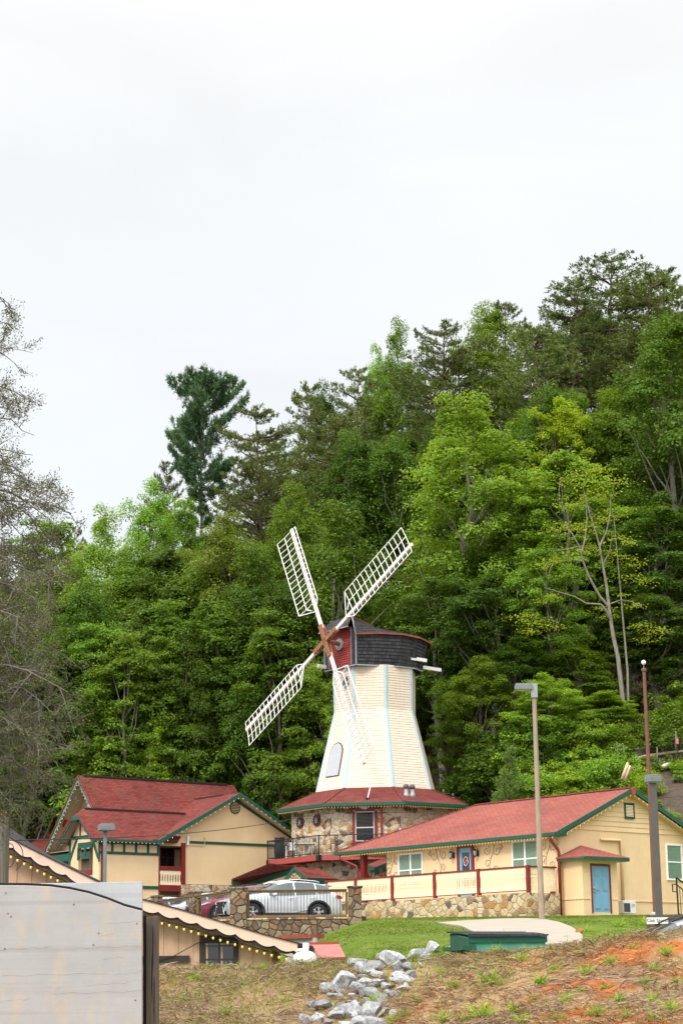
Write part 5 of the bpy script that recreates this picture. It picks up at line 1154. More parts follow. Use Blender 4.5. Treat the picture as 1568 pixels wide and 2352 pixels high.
MB().prism([ws(90, 2029, BY+.12), ws(327, 2025, BY+.12), ws(327.5, 2500, BY+.12), ws(90, 2500, BY+.12)], (0, .045, 0)).build('rear_panel', m_board('pale_board', (.42, .43, .435), .05), sg, bevel=.004)
rng = random.Random(8)
for q in ((14, 2051), (19, 2098), (26, 2105), (170, 2077), (227, 2143), (215, 2170), (315, 2121), (12, 2179), (311, 2297)): MB().lathe([(.007, -.004), (.006, -.007)], ws(*q), 8, axis='y').build('screw', M['rust'], sg, uv=False)
for z, a, b in ((2181, 0, 120), (2178, 175, 326), (2241, 5, 240), (2238, 262, 326), (2282, 122, 326), (2300, 0, 70), (2121, 250, 326), (2203, 235, 282), (2150, 230, 262), (2262, 200, 300)):
    pts = [ws(a+(b-a)*u, z-u*6+1.3*sin(u*17+z), BY)+Vector((0, -.0003, 0)) for u in np.linspace(0, 1, 24)]; m = MB()
    for p, r in zip(pts[:-1], pts[1:]): m.prism([p, r, r-Vector((0, 0, .0014)), p-Vector((0, 0, .0014))], (0, -.0012, 0))
    m.build('peeling_edge', M.setdefault('peel', plain('peeled_ply_edge', (.37, .35, .335), .8, .3, 12)), sg, uv=False)
MB().prism([ws(336, 2106, BY+.16), ws(362.5, 2104, BY+.16), ws(363.5, 2600, BY+.16), ws(336, 2600, BY+.16)], (0, .14, 0)).build('post', M['postw'], sg, bevel=.006)
MB().prism([ws(329, 2104, BY+.22), ws(337, 2104, BY+.22), ws(337, 2600, BY+.22), ws(329, 2600, BY+.22)], (0, .1, 0)).build('post_gap_shade', M['dark'], sg)  # dark strip standing in for the shade in the gap between panel and post
m = MB()
for x, y0, y1 in ((351, 2125, 2230), (354, 2240, 2352), (349, 2190, 2300)): m.prism([ws(x, y0, BY+.155), ws(x+1.8, y0+20, BY+.155), ws(x+1.2, y1, BY+.155), ws(x-1, y1-30, BY+.155)], (0, .004, 0))
m.build('post_crack', M['dark'], sg, uv=False)
# ================================================================== POLES AND LAMPS
def pole_lamp(label, base, top, Y, w_, boxw, boxh, boxd, off, pm, rz=0, name='street_lamp', arm=False, tap=1.0):
    b = at(base[0], base[1], Y); tpz = at(top[0], top[1], Y); zb = min(gz(b[0], b[1])-.1, b[2]); X = (b[0]+tpz[0])/2
    t = thing(name, label, 'street lamp', (b[0], Y, zb)); H = tpz[2]-zb; dx = 0
    m = MB().prism([(-w_/2, -w_/2, 0), (w_/2, -w_/2, 0), (w_/2, w_/2, 0), (-w_/2, w_/2, 0)], (0, 0, H)) if tap == 1 else MB().tube([(0, 0, 0), (0, 0, H)], [w_/2, w_/2*tap], 12)
    m.build('pole', M[pm], t, bevel=.01 if tap == 1 else 0)
    R = Matrix.Rotation(rz, 3, 'Z'); c = Vector((off, 0, H-(boxh/2 if arm else -boxh/2)))
    lb = MB().box(c, (boxw, boxd, boxh), 0, 0, R).box(c+Vector((0, 0, boxh/2+.02)), (boxw*.92, boxd*.92, .05), 0, 0, R); o = lb.build('lamp_head', M['lampgrey'], t, bevel=.012)
    MB().box(c-Vector((0, 0, boxh/2+.006)), (boxw*.8, boxd*.8, .02), 0, 0, R).build('lens', M['greypane'], o)
    if arm: MB().span((off+boxw/2 if off < 0 else 0, -.05, H-.17), (0.06, .05, H-.05)).build('bracket_arm', M['galv'], t); MB().span((-w_*.55, -w_*.55, H-.5), (w_*.55, w_*.55, H+.04)).build('pole_top', M['galv'], t)
    return t
pole_lamp('tall tan light pole with grey box lamp in front of the yellow lodge', (1243.5, 2108), (1225, 1573), 76, .225, .66, .19, .42, -.40, 'pole_br', 0, arm=True, tap=.72)
pole_lamp('dark bronze light pole with box lamp beside the flagpole', (1513, 2112), (1489, 1797), 50, .165, .31, .14, .31, 0, 'pole_dk', radians(22))
pole_lamp('weathered grey light pole with box lamp before the cream motel', (240, 2060), (235.5, 1908), 61, .105, .44, .15, .44, 0.03, 'lampgrey', radians(20))
b = at(1504, 2090, 84); tpx = at(1475.5, 1542, 84); zb = gz(b[0], b[1]); t = thing('flagpole', 'red-brown flagpole topped with a white ball', 'flagpole', (b[0], 84, zb)); H = tpx[2]-zb
MB().tube([(0, 0, 0), (0, 0, H)], [.105, .07], 14).lathe([(.08, 0), (.115, .05), (.115, .14), (.06, .17)], (0, 0, H-.03), 14).build('pole', M['pole_red'], t); MB().tube([(0, 0, H+.1), (0, 0, H+.30)], .014, 6).build('spindle', M['galv'], t)
bm = bmesh.new(); bmesh.ops.create_uvsphere(bm, u_segments=20, v_segments=12, radius=.10); me = bpy.data.meshes.new('ball'); bm.to_mesh(me); bm.free(); me.materials.append(M['white']); me.polygons.foreach_set('use_smooth', [True]*len(me.polygons))
o = bpy.data.objects.new('ball', me); COL.objects.link(o); o.parent = t; o.location = (0, 0, H+.38)
MB().lathe([(.24, 0), (.22, .12), (.14, .16)], n=14).build('base_collar', M['cgrey'], t)
# utility pole at the left edge, with wires
P = at(3, 2050, 52); t = thing('utility_pole', 'weathered wooden utility pole at the left edge, cut off just above the shop roof', 'utility pole', (P[0], 52, -.9)); zt = float(at(3, 1876, 52)[2])
MB().tube([(0, 0, 0), (0, 0, zt+.9)], [.21, .175], 14).build('pole', M['polew'], t)
MB().lathe([(.08, 0), (.10, .06), (.07, .14), (.02, .17)], (0.02, 0, zt+.9), 10).build('pole_cap', M['rust'], t, True)
for dz in (.95, 1.55): MB().lathe([(.03, 0), (.055, .03), (.055, .12), (.03, .16), (.05, .19), (.05, .28), (.02, .30)], (.16, -.05, zt+.9-1.55-dz*.35), 10, axis='x').build('insulator', M['black'], t, True)
MB().tube([(.19+.22*sin(a)*.6, -.05, zt+.2-.6*a/3.2+.1*sin(a*2)) for a in np.linspace(0, 3.1, 14)], .012, 5).tube([(.19+.36*sin(a), -.05, zt+.30-.42*(1-cos(a))) for a in np.linspace(0, 2.6, 14)], .012, 5).build('drop_cable', M['wire'], t, uv=False)
def wire(label, A, B, sag, r=.012):
    A, B = Vector(A), Vector(B); t = MB().tube([A.lerp(B, u)-A-Vector((0, 0, sag*4*u*(1-u))) for u in np.linspace(0, 1, 30)], r, 5).build('overhead_wire', M['wire'], None, uv=False); t.location = A; tag(t, label, 'wire', 'overhead wires')
wire('thin black wire from the left utility pole to the stone tower', at(15, 1930, 52), at(742, 1865, 110), .35, .016)
wire('thin wire crossing behind the lodge roof toward the slope at right', at(742, 1868, 111), at(1700, 1815, 104), .3, .014)
# ================================================================== DUMPSTER, HANDRAIL, LOW WALL, LITTLE SIGN
DY = 41.5
d = thing('dumpster', 'green metal dumpster with black plastic lids behind the bank', 'dumpster', (float(at(1122, 2150, DY)[0]), DY, gz(float(at(1122, 2150, DY)[0]), DY)), radians(14))
inv = Matrix.Rotation(-radians(14), 3, 'Z')
zt = float(at(1100, 2142, DY)[2])-d.location.z; h = zt
L_, W_ = 1.60, 1.30
x0 = -.62
b_ = MB(); b_.prism([(x0, -W_/2, .12), (x0, W_/2, .12), (x0, W_/2, h), (x0, -W_/2, h-.12)], (L_, 0, 0)); b_.build('bin_body', M['dump2'], d)
MB().span((x0-.03, -W_/2-.03, h-.22), (x0+L_+.03, -W_/2+.02, h-.10)).build('front_rim', M['dump'], d)
e_ = MB().prism([(x0-.012, -W_/2-.02, .1), (x0-.012, W_/2, .1), (x0-.012, W_/2, h-.02), (x0-.012, -W_/2-.02, h-.14)], (.01, 0, 0)).prism([(x0, -W_/2-.015, .1), (x0+.30, -W_/2-.015, .1), (x0+.12, -W_/2-.015, h-.22), (x0, -W_/2-.015, h-.22)], (0, .012, 0)); e_.build('end_panel', M['dump'], d)
MB().span((x0-.16, -W_/2-.05, h-.36), (x0-.01, W_/2, h-.28)).span((x0-.14, -.3, .5), (x0-.01, -.1, h-.36)).build('lifting_sleeve', M['dump'], d)
for i in range(2):
    a, b2 = x0-.04+i*(L_/2+.03), x0+(i+1)*(L_/2)+.02; m = MB(); nn = 12
    for j in range(nn): u0, u1 = j/nn, (j+1)/nn; yy = lambda u: -W_/2-.07+(W_+.1)*u; zz = lambda u: h-.07+.06*u+.02*sin(pi*u); m.add([(a, yy(u0), zz(u0)), (b2, yy(u0), zz(u0)), (b2, yy(u1), zz(u1)), (a, yy(u1), zz(u1)), (a, yy(u0), zz(u0)-.03), (b2, yy(u0), zz(u0)-.03)], [(0, 1, 2, 3), (0, 1, 5, 4)])
    for j in range(7): xx = a+.06+(b2-a-.12)*j/6; m.tube([(xx, yy(u), zz(u)+.008) for u in np.linspace(.02, .98, 8)], .014, 4)
    m.build('lid', M['lid'], d, fix=False)
MB().tube([(x0-.06, W_/2+.04, h+.03), (x0+L_+.05, W_/2+.04, h+.02)], .018, 6).tube([(x0-.02, -W_/2-.02, h-.05), (x0+L_+.06, -W_/2-.02, h-.07)], .018, 6).build('hinge_rod', M['black'], d)
hr = thing('handrail', 'black iron stair handrail at the right edge in front of the yellow lodge', 'handrail', (float(at(1545, 2095, 80)[0]), 80, float(at(1545, 2095, 80)[2]))); P0 = Vector(hr.location); s2 = lambda a, b, Y: Vector(at(a, b, Y))-P0
bar = lambda pts, r=.03: MB().tube(pts, r, 6)
top0, top1 = s2(1552, 2016, 80), s2(1600, 2052, 81.5); bot0, bot1 = s2(1557, 2098, 80), s2(1602, 2130, 81.5)
bar([bot0-Vector((0, 0, .2)), top0], .035).build('newel', M['black'], hr); bar([top0, top1], .035).build('handrail_bar', M['black'], hr); bar([s2(1552.5, 2032, 80), s2(1600, 2068, 81.5)], .025).build('second_rail', M['black'], hr); bar([bot0, bot1], .025).build('bottom_rail', M['black'], hr)
bar([s2(1552.5, 2031, 80), s2(1543, 2031, 80), s2(1544, 2048, 80), s2(1553.5, 2048, 80)], .028).build('return_loop', M['black'], hr)
for i in range(1, 7): u = i/7; bar([bot0.lerp(bot1, u), s2(1552.5, 2032, 80).lerp(s2(1600, 2068, 81.5), u)], .014).build('baluster', M['black'], hr)
lw_ = thing('retaining_wall', 'low dark timber retaining wall at the foot of the bronze light pole', 'wall', at(1540, 2118, 51)); P0 = Vector(lw_.location)
A, B = s2(1482, 2099, 51.5), s2(1620, 2099, 51.2)
for i in range(4): MB().beam(A+Vector((.0, 0, -.10-.16*i)), B+Vector((0, 0, -.10-.16*i)), .2, .15).build('timber', M['postw'], lw_, bevel=.01)
ss = thing('road_sign', 'small white lettered board at the foot of the bronze light pole', 'sign', at(1509, 2114.5, 49.2)); P0 = Vector(ss.location)
MB().prism([s2(1484, 2107.5, 49.2), s2(1533, 2107.2, 49.2), s2(1533.5, 2121, 49.2), s2(1484.3, 2122.5, 49.2)], (0, .03, 0)).build('board', M['white'], ss)
MB().span((-.06, .04, -.9), (.06, .1, 0)).build('sign_post', M['postw'], ss)
tcv = bpy.data.curves.new('lettering', 'FONT'); tcv.body = 'Oak Street'; tcv.size = .115; tcv.align_x = 'CENTER'; tcv.align_y = 'CENTER'; tcv.extrude = .002; tcv.materials.append(M['black'])
_t = bpy.data.objects.new('lettering_curve', tcv); COL.objects.link(_t); bpy.context.view_layer.update(); me = bpy.data.meshes.new_from_object(_t.evaluated_get(bpy.context.evaluated_depsgraph_get())); bpy.data.objects.remove(_t)
o = bpy.data.objects.new('lettering', me); COL.objects.link(o); o.parent = ss; o.location = (0, -.006, .005); o.rotation_euler = (pi/2, 0, 0); 
# ================================================================== TREES
LM = dict(
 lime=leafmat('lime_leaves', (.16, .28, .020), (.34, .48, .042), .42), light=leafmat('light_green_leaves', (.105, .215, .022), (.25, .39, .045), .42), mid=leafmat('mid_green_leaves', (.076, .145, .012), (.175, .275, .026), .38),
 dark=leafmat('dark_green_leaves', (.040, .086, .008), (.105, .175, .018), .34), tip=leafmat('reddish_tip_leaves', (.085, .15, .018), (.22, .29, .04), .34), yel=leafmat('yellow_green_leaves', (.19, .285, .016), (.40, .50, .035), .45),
 pine=leafmat('olive_pine_needles', (.070, .100, .026), (.165, .215, .050), .18), wpine=leafmat('bluish_pine_needles', (.050, .10, .048), (.12, .20, .085), .18), young=leafmat('young_conifer_needles', (.08, .14, .035), (.19, .26, .06), .25),
 heml=leafmat('sparse_hemlock_needles', (.06, .062, .034), (.13, .13, .06), .15), kud=leafmat('vine_leaves', (.085, .185, .018), (.25, .37, .05), .38))
def quads(C, Nn, S, rng, asp=.62, fold=.18):
    """leaf-sized diamond faces: centres C, facing Nn, half-lengths S"""
    n = len(C); r = rng.normal(size=(n, 3)); t = np.cross(Nn, r); t /= np.linalg.norm(t, axis=1, keepdims=True)+1e-9; b = np.cross(Nn, t)
    S = S[:, None]; v = np.stack([C-t*S, C-b*S*asp-Nn*S*fold, C+t*S, C+b*S*asp-Nn*S*fold], 1)
    return v.reshape(-1, 3), np.arange(4*n).reshape(n, 4)
def unit(a): return a/(np.linalg.norm(a, axis=-1, keepdims=True)+1e-9)
def limb(mb, A, B, r0, r1, rng, bow=.12, n=6, k=7):
    A, B = np.array(A, float), np.array(B, float); L = np.linalg.norm(B-A); d = rng.normal(size=3)*bow*L*.5; d[2] = abs(d[2])*-.6
    pts = [A+(B-A)*u+d*sin(pi*u)+rng.normal(size=3)*.012*L*(0 < u < 1) for u in np.linspace(0, 1, n)]
    mb.tube(pts, list(np.linspace(r0, r1, n)), k, cap=False); return pts
def broadleaf(seed, H=18., Wd=9., base=.18, nclump=150, per=95, leaf=.17, round_=.8, gap=.25, layered=.0):
    """returns (crown verts, faces), trunk MB, for a tree H tall, Wd wide, standing at the origin"""
    rng = np.random.default_rng(seed); tr = MB(); C = []
    nl = rng.integers(6, 9); lob = rng.normal(size=(nl, 3)); lob = unit(lob)*rng.uniform(.3, .75, (nl, 1))
    def rad(h): return (np.sin(pi*np.clip(h, 0, 1)**round_)**.65) if h < 1 else 0
    th = rng.uniform(0, 6.28, 24)
    k = 0
    while len(C) < nclump and k < 6000:
        k += 1; h = rng.uniform(0.02, 1)**.85; a = rng.uniform(0, 2*pi); rr = rad(h)*(.80+.20*sin(3*a+th[0]+4*h)+.16*sin(5*a+th[1]-7*h)); f = rng.uniform(.25, 1)**.45
        p = np.array([cos(a)*rr*f*Wd/2, sin(a)*rr*f*Wd/2, H*(base+(1-base)*h)])
        if C and np.min(np.linalg.norm((np.array(C)-p)*[1, 1, 1.5], axis=1)) < gap*Wd*.28: continue
        C.append(p)
    for _ in range(int(nclump*.35)):
        p = C[rng.integers(len(C))]; o_ = p-np.array([0, 0, H*(base+.4)]); C.append(p+unit(o_)*rng.uniform(.2, .9)*Wd/9+rng.normal(size=3)*.25)
    C = np.array(C); ctr = np.array([0, 0, H*(base+.35)])
    top = np.array([rng.normal()*.3, rng.normal()*.3, H*.93]); tp = limb(tr, (0, 0, -1.2), top, H*.016+.06, .03, rng, .03, 9, 9)
    for i in rng.permutation(len(C))[:26]:
        j = int(np.clip((C[i][2]/H-.14)*8.5, 1+int(base*8.5), 7)); limb(tr, tp[j], C[i], .05+.06*(1-j/9)*H/18, .018, rng, .16, 6, 5)
    V, Fq, off = [], [], 0
    for p in C:
        n = int(per*2.1*rng.uniform(.35, 1.6)); s = rng.uniform(.5, 1.2)*Wd/9.
        d = unit(rng.normal(size=(n, 3))); d[:, 2] = np.where(d[:, 2] < -.25, -d[:, 2], d[:, 2]); q = rng.uniform(.35, 1, (n, 1))**.5
        ax = np.array([1.0, 1.0, rng.uniform(.6, 1.0) if not layered else .34])*s*(.75+.5*rng.random(3))
        c = p+d*q*ax+rng.normal(size=(n, 3))*.10
        out_ = unit(p-ctr); nn = unit(d*.7+out_*.35+np.array([0, 0, .75])+rng.normal(size=(n, 3))*.45)
        v, f = quads(c, nn, leaf*.56*rng.uniform(.6, 1.35, n), rng); V.append(v); Fq.append(f+off); off += len(v)
    return np.concatenate(V), np.concatenate(Fq), tr
def tuft(P, D, L, rng, n=9, w=.028, spread=.55):
    """needle tufts at points P along directions D"""
    m = len(P); d = unit(np.repeat(D, n, 0)+rng.normal(size=(m*n, 3))*spread); p = np.repeat(P, n, 0)+rng.normal(size=(m*n, 3))*.05; l = (np.repeat(L, n)*rng.uniform(.6, 1.2, m*n))[:, None]
    s = unit(np.cross(d, rng.normal(size=(m*n, 3))))*w
    v = np.stack([p-s*.6, p+d*l*.5-s, p+d*l, p+d*l*.5+s], 1); return v.reshape(-1, 3), np.arange(4*m*n).reshape(-1, 4)
def pine(seed, H=22., Wd=8., base=.35, levels=17, per=(4, 7), droop=.05, rise=.25, tl=.32, dens=1.0, prof=None, flat=.35, nn=8, w=.028, topw=.25, split=False):
    rng = np.random.default_rng(seed); tr = MB(); P, D, L = [], [], []
    lean = rng.normal(size=2)*.4
    tp = [np.array([lean[0]*u*u+.12*sin(7*u+seed), lean[1]*u*u+.12*cos(6*u), -1.2+(H+1.0)*u]) for u in np.linspace(0, 1, 14)]
    tr.tube(tp, list(np.linspace(H*.0105+.07, .025, 14)), 9, cap=False)
    at_ = lambda z: np.array([np.interp(z, [q[2] for q in tp], [q[i] for q in tp]) for i in range(3)])
    for i in range(levels):
        h = (i+rng.uniform(0, .7))/levels; z = H*(base+(1-base)*h); R = Wd/2*(prof(h) if prof else (1-h)**.55*(.65+.35*min(1, h*5))+topw*.12)
        for j in range(rng.integers(*per)):
            a = rng.uniform(0, 2*pi); r = R*rng.uniform(.5, 1.15); A = at_(z); n = 7
            B = [A+np.array([cos(a+.15*sin(4*u+j))*r*u, sin(a+.15*sin(4*u+j))*r*u, r*(rise*u-droop*u*u*2+(.16*u**3))]) for u in np.linspace(0, 1, n)]
            tr.tube(B, list(np.linspace(.022+.012*r, .008, n)), 5, cap=False)
            nt = max(3, int(dens*r*7))
            for t in range(nt):
                u = rng.uniform(.28, 1)**.7; k = min(int(u*(n-1)), n-2); q = B[k]+(B[k+1]-B[k])*(u*(n-1)-k); side = rng.normal()*r*.20*(1.15-u*.7); e = np.array([-sin(a)*side, cos(a)*side, abs(rng.normal())*.10-flat*abs(side)*.2])
                d = np.array([cos(a)*.6-sin(a)*np.sign(side)*.6, sin(a)*.6+cos(a)*np.sign(side)*.6, .55]); P.append(q+e); D.append(d); L.append(tl*rng.uniform(.7, 1.3))
                if abs(side) > .18 and t % 3 == 0: tr.tube([q, q+e], [.010, .006], 3, cap=False)
    for k in range(10): P.append(at_(H)+rng.normal(size=3)*.15); D.append(np.array([0, 0, 1.])); L.append(tl)
    v, f = tuft(np.array(P), unit(np.array(D)), np.array(L), rng, nn, w); return v, f, tr
def shrub(seed, H=2.6, Wd=3., n=40, per=110, leaf=.07):
    rng = np.random.default_rng(seed); tr = MB(); V, Fq, off = [], [], 0
    for i in range(n):
        a = rng.uniform(0, 6.28); f = rng.uniform(0, 1)**.5; h = rng.uniform(.15, 1)*(1-.45*f*f); p = np.array([cos(a)*f*Wd/2, sin(a)*f*Wd/2, H*h*.9])
        if i < 9: limb(tr, (0, 0, -.3), p, .03, .010, rng, .1, 5, 5)
        d = unit(rng.normal(size=(per, 3))); d[:, 2] = abs(d[:, 2]); c = p+d*rng.uniform(.2, 1, (per, 1))**.5*np.array([.55, .55, .55])*Wd/3*rng.uniform(.6, 1.15)
        nn = unit(d*.6+np.array([0, -.15, .8])+rng.normal(size=(per, 3))*.45); v, f_ = quads(c, nn, leaf*rng.uniform(.6, 1.3, per), rng, .7); V.append(v); Fq.append(f_+off); off += len(v)
    return np.concatenate(V), np.concatenate(Fq), tr
PROTO = {}
def proto(key, gen, bark, mats):
    v, f, tr = gen; me0 = None; crowns = {}
    for mk in mats:
        o = npmesh('crown', v, f, LM[mk]); crowns[mk] = o.data; bpy.data.objects.remove(o)
    o = tr.build('trunk', M[bark], None, True, uv=False, fix=False); tm = o.data; bpy.data.objects.remove(o); PROTO[key] = (crowns, tm)
proto('broadA', broadleaf(1, 18, 9.5, .16, 150, 100), 'barkg', ('light', 'mid', 'dark'))
proto('broadB', broadleaf(2, 18, 8.5, .20, 135, 95, .16, .85), 'bark', ('light', 'mid', 'dark', 'tip'))
proto('broadC', broadleaf(3, 18, 10, .10, 165, 95, .18, .75, .25), 'barkg', ('mid', 'dark', 'lime', 'tip'))
proto('broadD', broadleaf(4, 18, 7.0, .25, 110, 90, .15, .9), 'bark', ('lime', 'light', 'yel', 'mid'))
proto('broadE', broadleaf(5, 18, 9, .14, 140, 80, .20, .8, .27, .6), 'barkg', ('mid', 'light', 'dark'))
PF = lambda h: (.45+.55*sin(pi*min(1, h*.85+.12)))*(1.0 if h < .86 else .45+.55*(1-h)/.14)
proto('pineA', pine(11, 22, 8.5, .30, 24, (4, 7), .02, .30, .24, 1.9, PF, .5, 8, .034), 'barkr', ('pine',)); proto('pineB', pine(12, 22, 7.0, .40, 18, (3, 6), .0, .38, .24, 2.1, PF, .5, 8, .034), 'barkr', ('pine',)); proto('pineC', pine(13, 22, 9.0, .22, 26, (4, 7), .04, .22, .24, 1.9, PF, .6, 8, .034), 'barkr', ('pine',))
proto('broadH', broadleaf(6, 18, 8, .42, 110, 95, .17, .8), 'barkg', ('dark', 'mid'))
proto('wpine', pine(21, 22, 8.0, .46, 15, (4, 7), 0, .40, .40, 3.4, lambda h: (.30 if h < .3 else .22+.9*sin(pi*min(1, (h-.22)*1.15)))*(1.0 if h < .88 else .7), .15, 11, .034), 'bark', ('wpine',))
proto('young', pine(31, 6, 2.6, .04, 16, (6, 9), 0, .35, .20, 3.2, lambda h: (1-h)*.95+.05, .1, 9, .016), 'bark', ('young', 'wpine'))
proto('shrubA', shrub(41), 'barkg', ('kud', 'mid', 'lime', 'dark')); proto('shrubB', shrub(42, 3.4, 2.6, 46, 100, .075), 'barkg', ('kud', 'light', 'dark')); proto('shrubC', shrub(43, 1.8, 3.6, 42, 110, .065), 'barkg', ('kud', 'lime', 'tip'))
NOM = dict(broadH=(18, 8), broadA=(18, 9.5), broadB=(18, 8.5), broadC=(18, 10), broadD=(18, 7), broadE=(18, 9), pineA=(22, 8.5), pineB=(22, 7), pineC=(22, 9), wpine=(22, 8), young=(6, 2.6), shrubA=(2.6, 3), shrubB=(3.4, 2.6), shrubC=(1.8, 3.6))
rgt = random.Random(77)
def tree(key, mk, X, Y, H, Wd, label, group=None, rz=None, zb=None, name=None, cat=None):
    q_ = np.array([X-AO[0], Y-AO[1], 0]); bb, vv = q_.dot(ab), q_.dot(av)
    if -6 < vv < 13 and 0 < bb < 10.5+Wd*.12: Y += (10.5+Wd*.12-bb)/.788          # keep clear of the motel block
    if hypot(X-MC[0], Y-MC[1]) < 7.5: Y = MC[1]+sqrt(max(0, 7.5**2-(X-MC[0])**2))
    nh, nw = NOM[key]; z = gz(X, Y)-.1 if zb is None else zb
    nm = name or ('pine_tree' if 'pine' in key else 'shrub' if 'shrub' in key else 'young_conifer' if key == 'young' else 'tree')
    t = thing(nm, label, cat or ('shrub' if 'shrub' in key else 'tree'), (X, Y, z), rgt.uniform(0, 6.28) if rz is None else rz, group)
    t.scale = (Wd/nw, Wd/nw, H/nh); cr, tm = PROTO[key]
    for n_, me in (('trunk', tm), ('crown', cr[mk])): o = bpy.data.objects.new(n_, me); COL.objects.link(o); o.parent = t
    return t
def tpx(key, mk, px, ytop, wpx, Y, label, group=None, Hmin=5, **k):
    """a tree whose top is seen at (px, ytop) and which is wpx wide in the picture, at distance Y; its foot is on the hill"""
    T = at(px, ytop, Y); z = gz(T[0], Y)-.2; H = max(Hmin, T[2]-z); Wd = wpx/FPX*(Y*1.02)*(1.18 if 'broad' in key else 1); return tree(key, mk, float(T[0]), Y, H, Wd, label, group, **k)
# ---- trees one can tell apart
tpx('wpine', 'wpine', 466, 872, 190, 164, 'tall lone white pine standing above the rest against the sky left of the windmill', rz=1.0)
tpx('pineC', 'pine', 612, 955, 265, 152, 'broad dark pine in front and to the right of the lone white pine')
tpx('pineA', 'pine', 390, 1068, 110, 168, 'small dark pine at the left foot of the lone white pine')
tpx('pineB', 'pine', 715, 893, 150, 166, 'pine on the skyline above the upper left sail tip'); tpx('pineA', 'pine', 812, 850, 190, 170, 'tall pine on the skyline right above the windmill cap')
tpx('pineC', 'pine', 745, 960, 280, 158, 'wide dark pine right of the broad pine, filling the gap under the skyline')
tpx('broadB', 'light', 868, 822, 110, 172, 'pale green tree on the skyline between pine and darker broadleaf'); tpx('broadA', 'mid', 918, 775, 150, 168, 'rounded broadleaf on the skyline left of the brown-green pine')
tpx('pineA', 'pine', 1005, 752, 240, 162, 'brown-green pine on the skyline between two rounded broadleaf trees'); tpx('broadC', 'mid', 1112, 728, 200, 166, 'bushy green broadleaf on the skyline with a pine sprig behind')
tpx('pineB', 'pine', 1150, 705, 150, 182, 'thin pine whose flat top rises behind the bushy skyline broadleaf'); tpx('pineC', 'pine', 1245, 745, 270, 158, 'wide pine right of the bushy skyline broadleaf')
tpx('pineA', 'pine', 1388, 590, 330, 176, 'tallest pine on the skyline near the right edge'); tpx('pineC', 'pine', 1300, 655, 230, 172, 'pine at the left shoulder of the tallest pine'); tpx('pineC', 'pine', 1470, 655, 300, 170, 'dense pine at the right shoulder of the tallest pine'); tpx('pineB', 'pine', 1530, 625, 170, 184, 'pine with a separate top at the right edge of the skyline'); tpx('pineA', 'pine', 1590, 660, 300, 168, 'pine cut by the right edge of the picture below the skyline')
tpx('broadC', 'dark', 1530, 765, 300, 142, 'big dark broadleaf crown at the right edge above the flagpole', rz=.4)
tpx('broadA', 'light', 1075, 945, 345, 133, 'large light green tree rising right behind the windmill cap', rz=2.2)
tpx('broadD', 'yel', 1288, 945, 165, 143, 'yellow-green tree top standing out at the right of the slope'); tpx('broadE', 'light', 1290, 1050, 285, 131, 'light green tree beneath the yellow-green top'); 
tpx('broadC', 'dark', 800, 1030, 215, 148, 'dark rounded tree above the upper right sail'); tpx('broadB', 'mid', 675, 1140, 190, 140, 'mid green tree just behind the upper left sail tip'); tpx('broadA', 'dark', 765, 1195, 300, 129, 'dark green tree behind the windmill hub')
tpx('broadB', 'tip', 525, 1215, 250, 137, 'tree with reddish-yellow leaf tips left of the sails'); tpx('broadA', 'light', 250, 1205, 210, 146, 'bright green tree on the left skyline above the motel roofs'); tpx('broadB', 'light', 345, 1128, 190, 156, 'light green tree on the left skyline below the lone pine')
tpx('broadD', 'mid', 420, 1180, 160, 150, 'slim green tree between the skyline light tree and the broad pine'); tpx('broadE', 'mid', 120, 1200, 210, 158, 'green tree on the left skyline behind the bare hemlock branches'); tpx('pineA', 'wpine' if 0 else 'pine', 178, 1215, 90, 162, 'small pine top on the left skyline beside the hemlock branches')
tpx('broadC', 'dark', 205, 1370, 250, 131, 'dark tree above the left motel gable'); tpx('broadE', 'mid', 360, 1400, 270, 130, 'green tree above the middle of the motel ridge'); tpx('broadC', 'tip', 445, 1300, 230, 141, 'olive tree left below the tree with reddish tips')
tpx('broadA', 'dark', 570, 1330, 260, 128, 'dark green tree behind the lower left sail'); tpx('broadC', 'dark', 660, 1380, 230, 127, 'very dark tree just left of the windmill hub')
tpx('broadE', 'lime', 255, 1625, 190, 126.5, 'bright drooping tree low above the left end of the motel ridge') if 'lime' in PROTO['broadE'][0] else tpx('broadE', 'light', 255, 1625, 190, 126.5, 'bright drooping tree low above the left end of the motel ridge')
tpx('broadD', 'lime', 362, 1680, 120, 126, 'small lime green tree low above the motel ridge', Hmin=4); tpx('broadB', 'mid', 470, 1560, 190, 126.5, 'green tree low above the right half of the motel ridge'); tpx('broadC', 'mid', 580, 1600, 190, 125.5, 'bushy tree below the lower left sail tip')
tpx('broadD', 'light', 725, 1560, 130, 123.5, 'light green tree touching the left side of the windmill tower', Hmin=4); tpx('broadB', 'mid', 640, 1650, 170, 123, 'green tree just left of the windmill foot', Hmin=4)
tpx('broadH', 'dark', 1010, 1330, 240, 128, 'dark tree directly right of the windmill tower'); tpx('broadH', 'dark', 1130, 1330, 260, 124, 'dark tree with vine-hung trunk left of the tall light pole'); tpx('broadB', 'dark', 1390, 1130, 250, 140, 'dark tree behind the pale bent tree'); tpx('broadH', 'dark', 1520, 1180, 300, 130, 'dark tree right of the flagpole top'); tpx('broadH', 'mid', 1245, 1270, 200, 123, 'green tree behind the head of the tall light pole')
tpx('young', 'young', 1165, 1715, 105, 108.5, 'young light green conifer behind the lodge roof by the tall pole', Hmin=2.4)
tpx('broadB', 'light', 1255, 1560, 170, 117, 'small feathery tree right of the tall light pole', Hmin=4); tpx('broadD', 'light', 1390, 1600, 150, 118.5, 'small spreading tree left of the flagpole', Hmin=3); tpx('broadD', 'mid', 1040, 1590, 150, 119, 'young tree between windmill foot and tall light pole', Hmin=4)
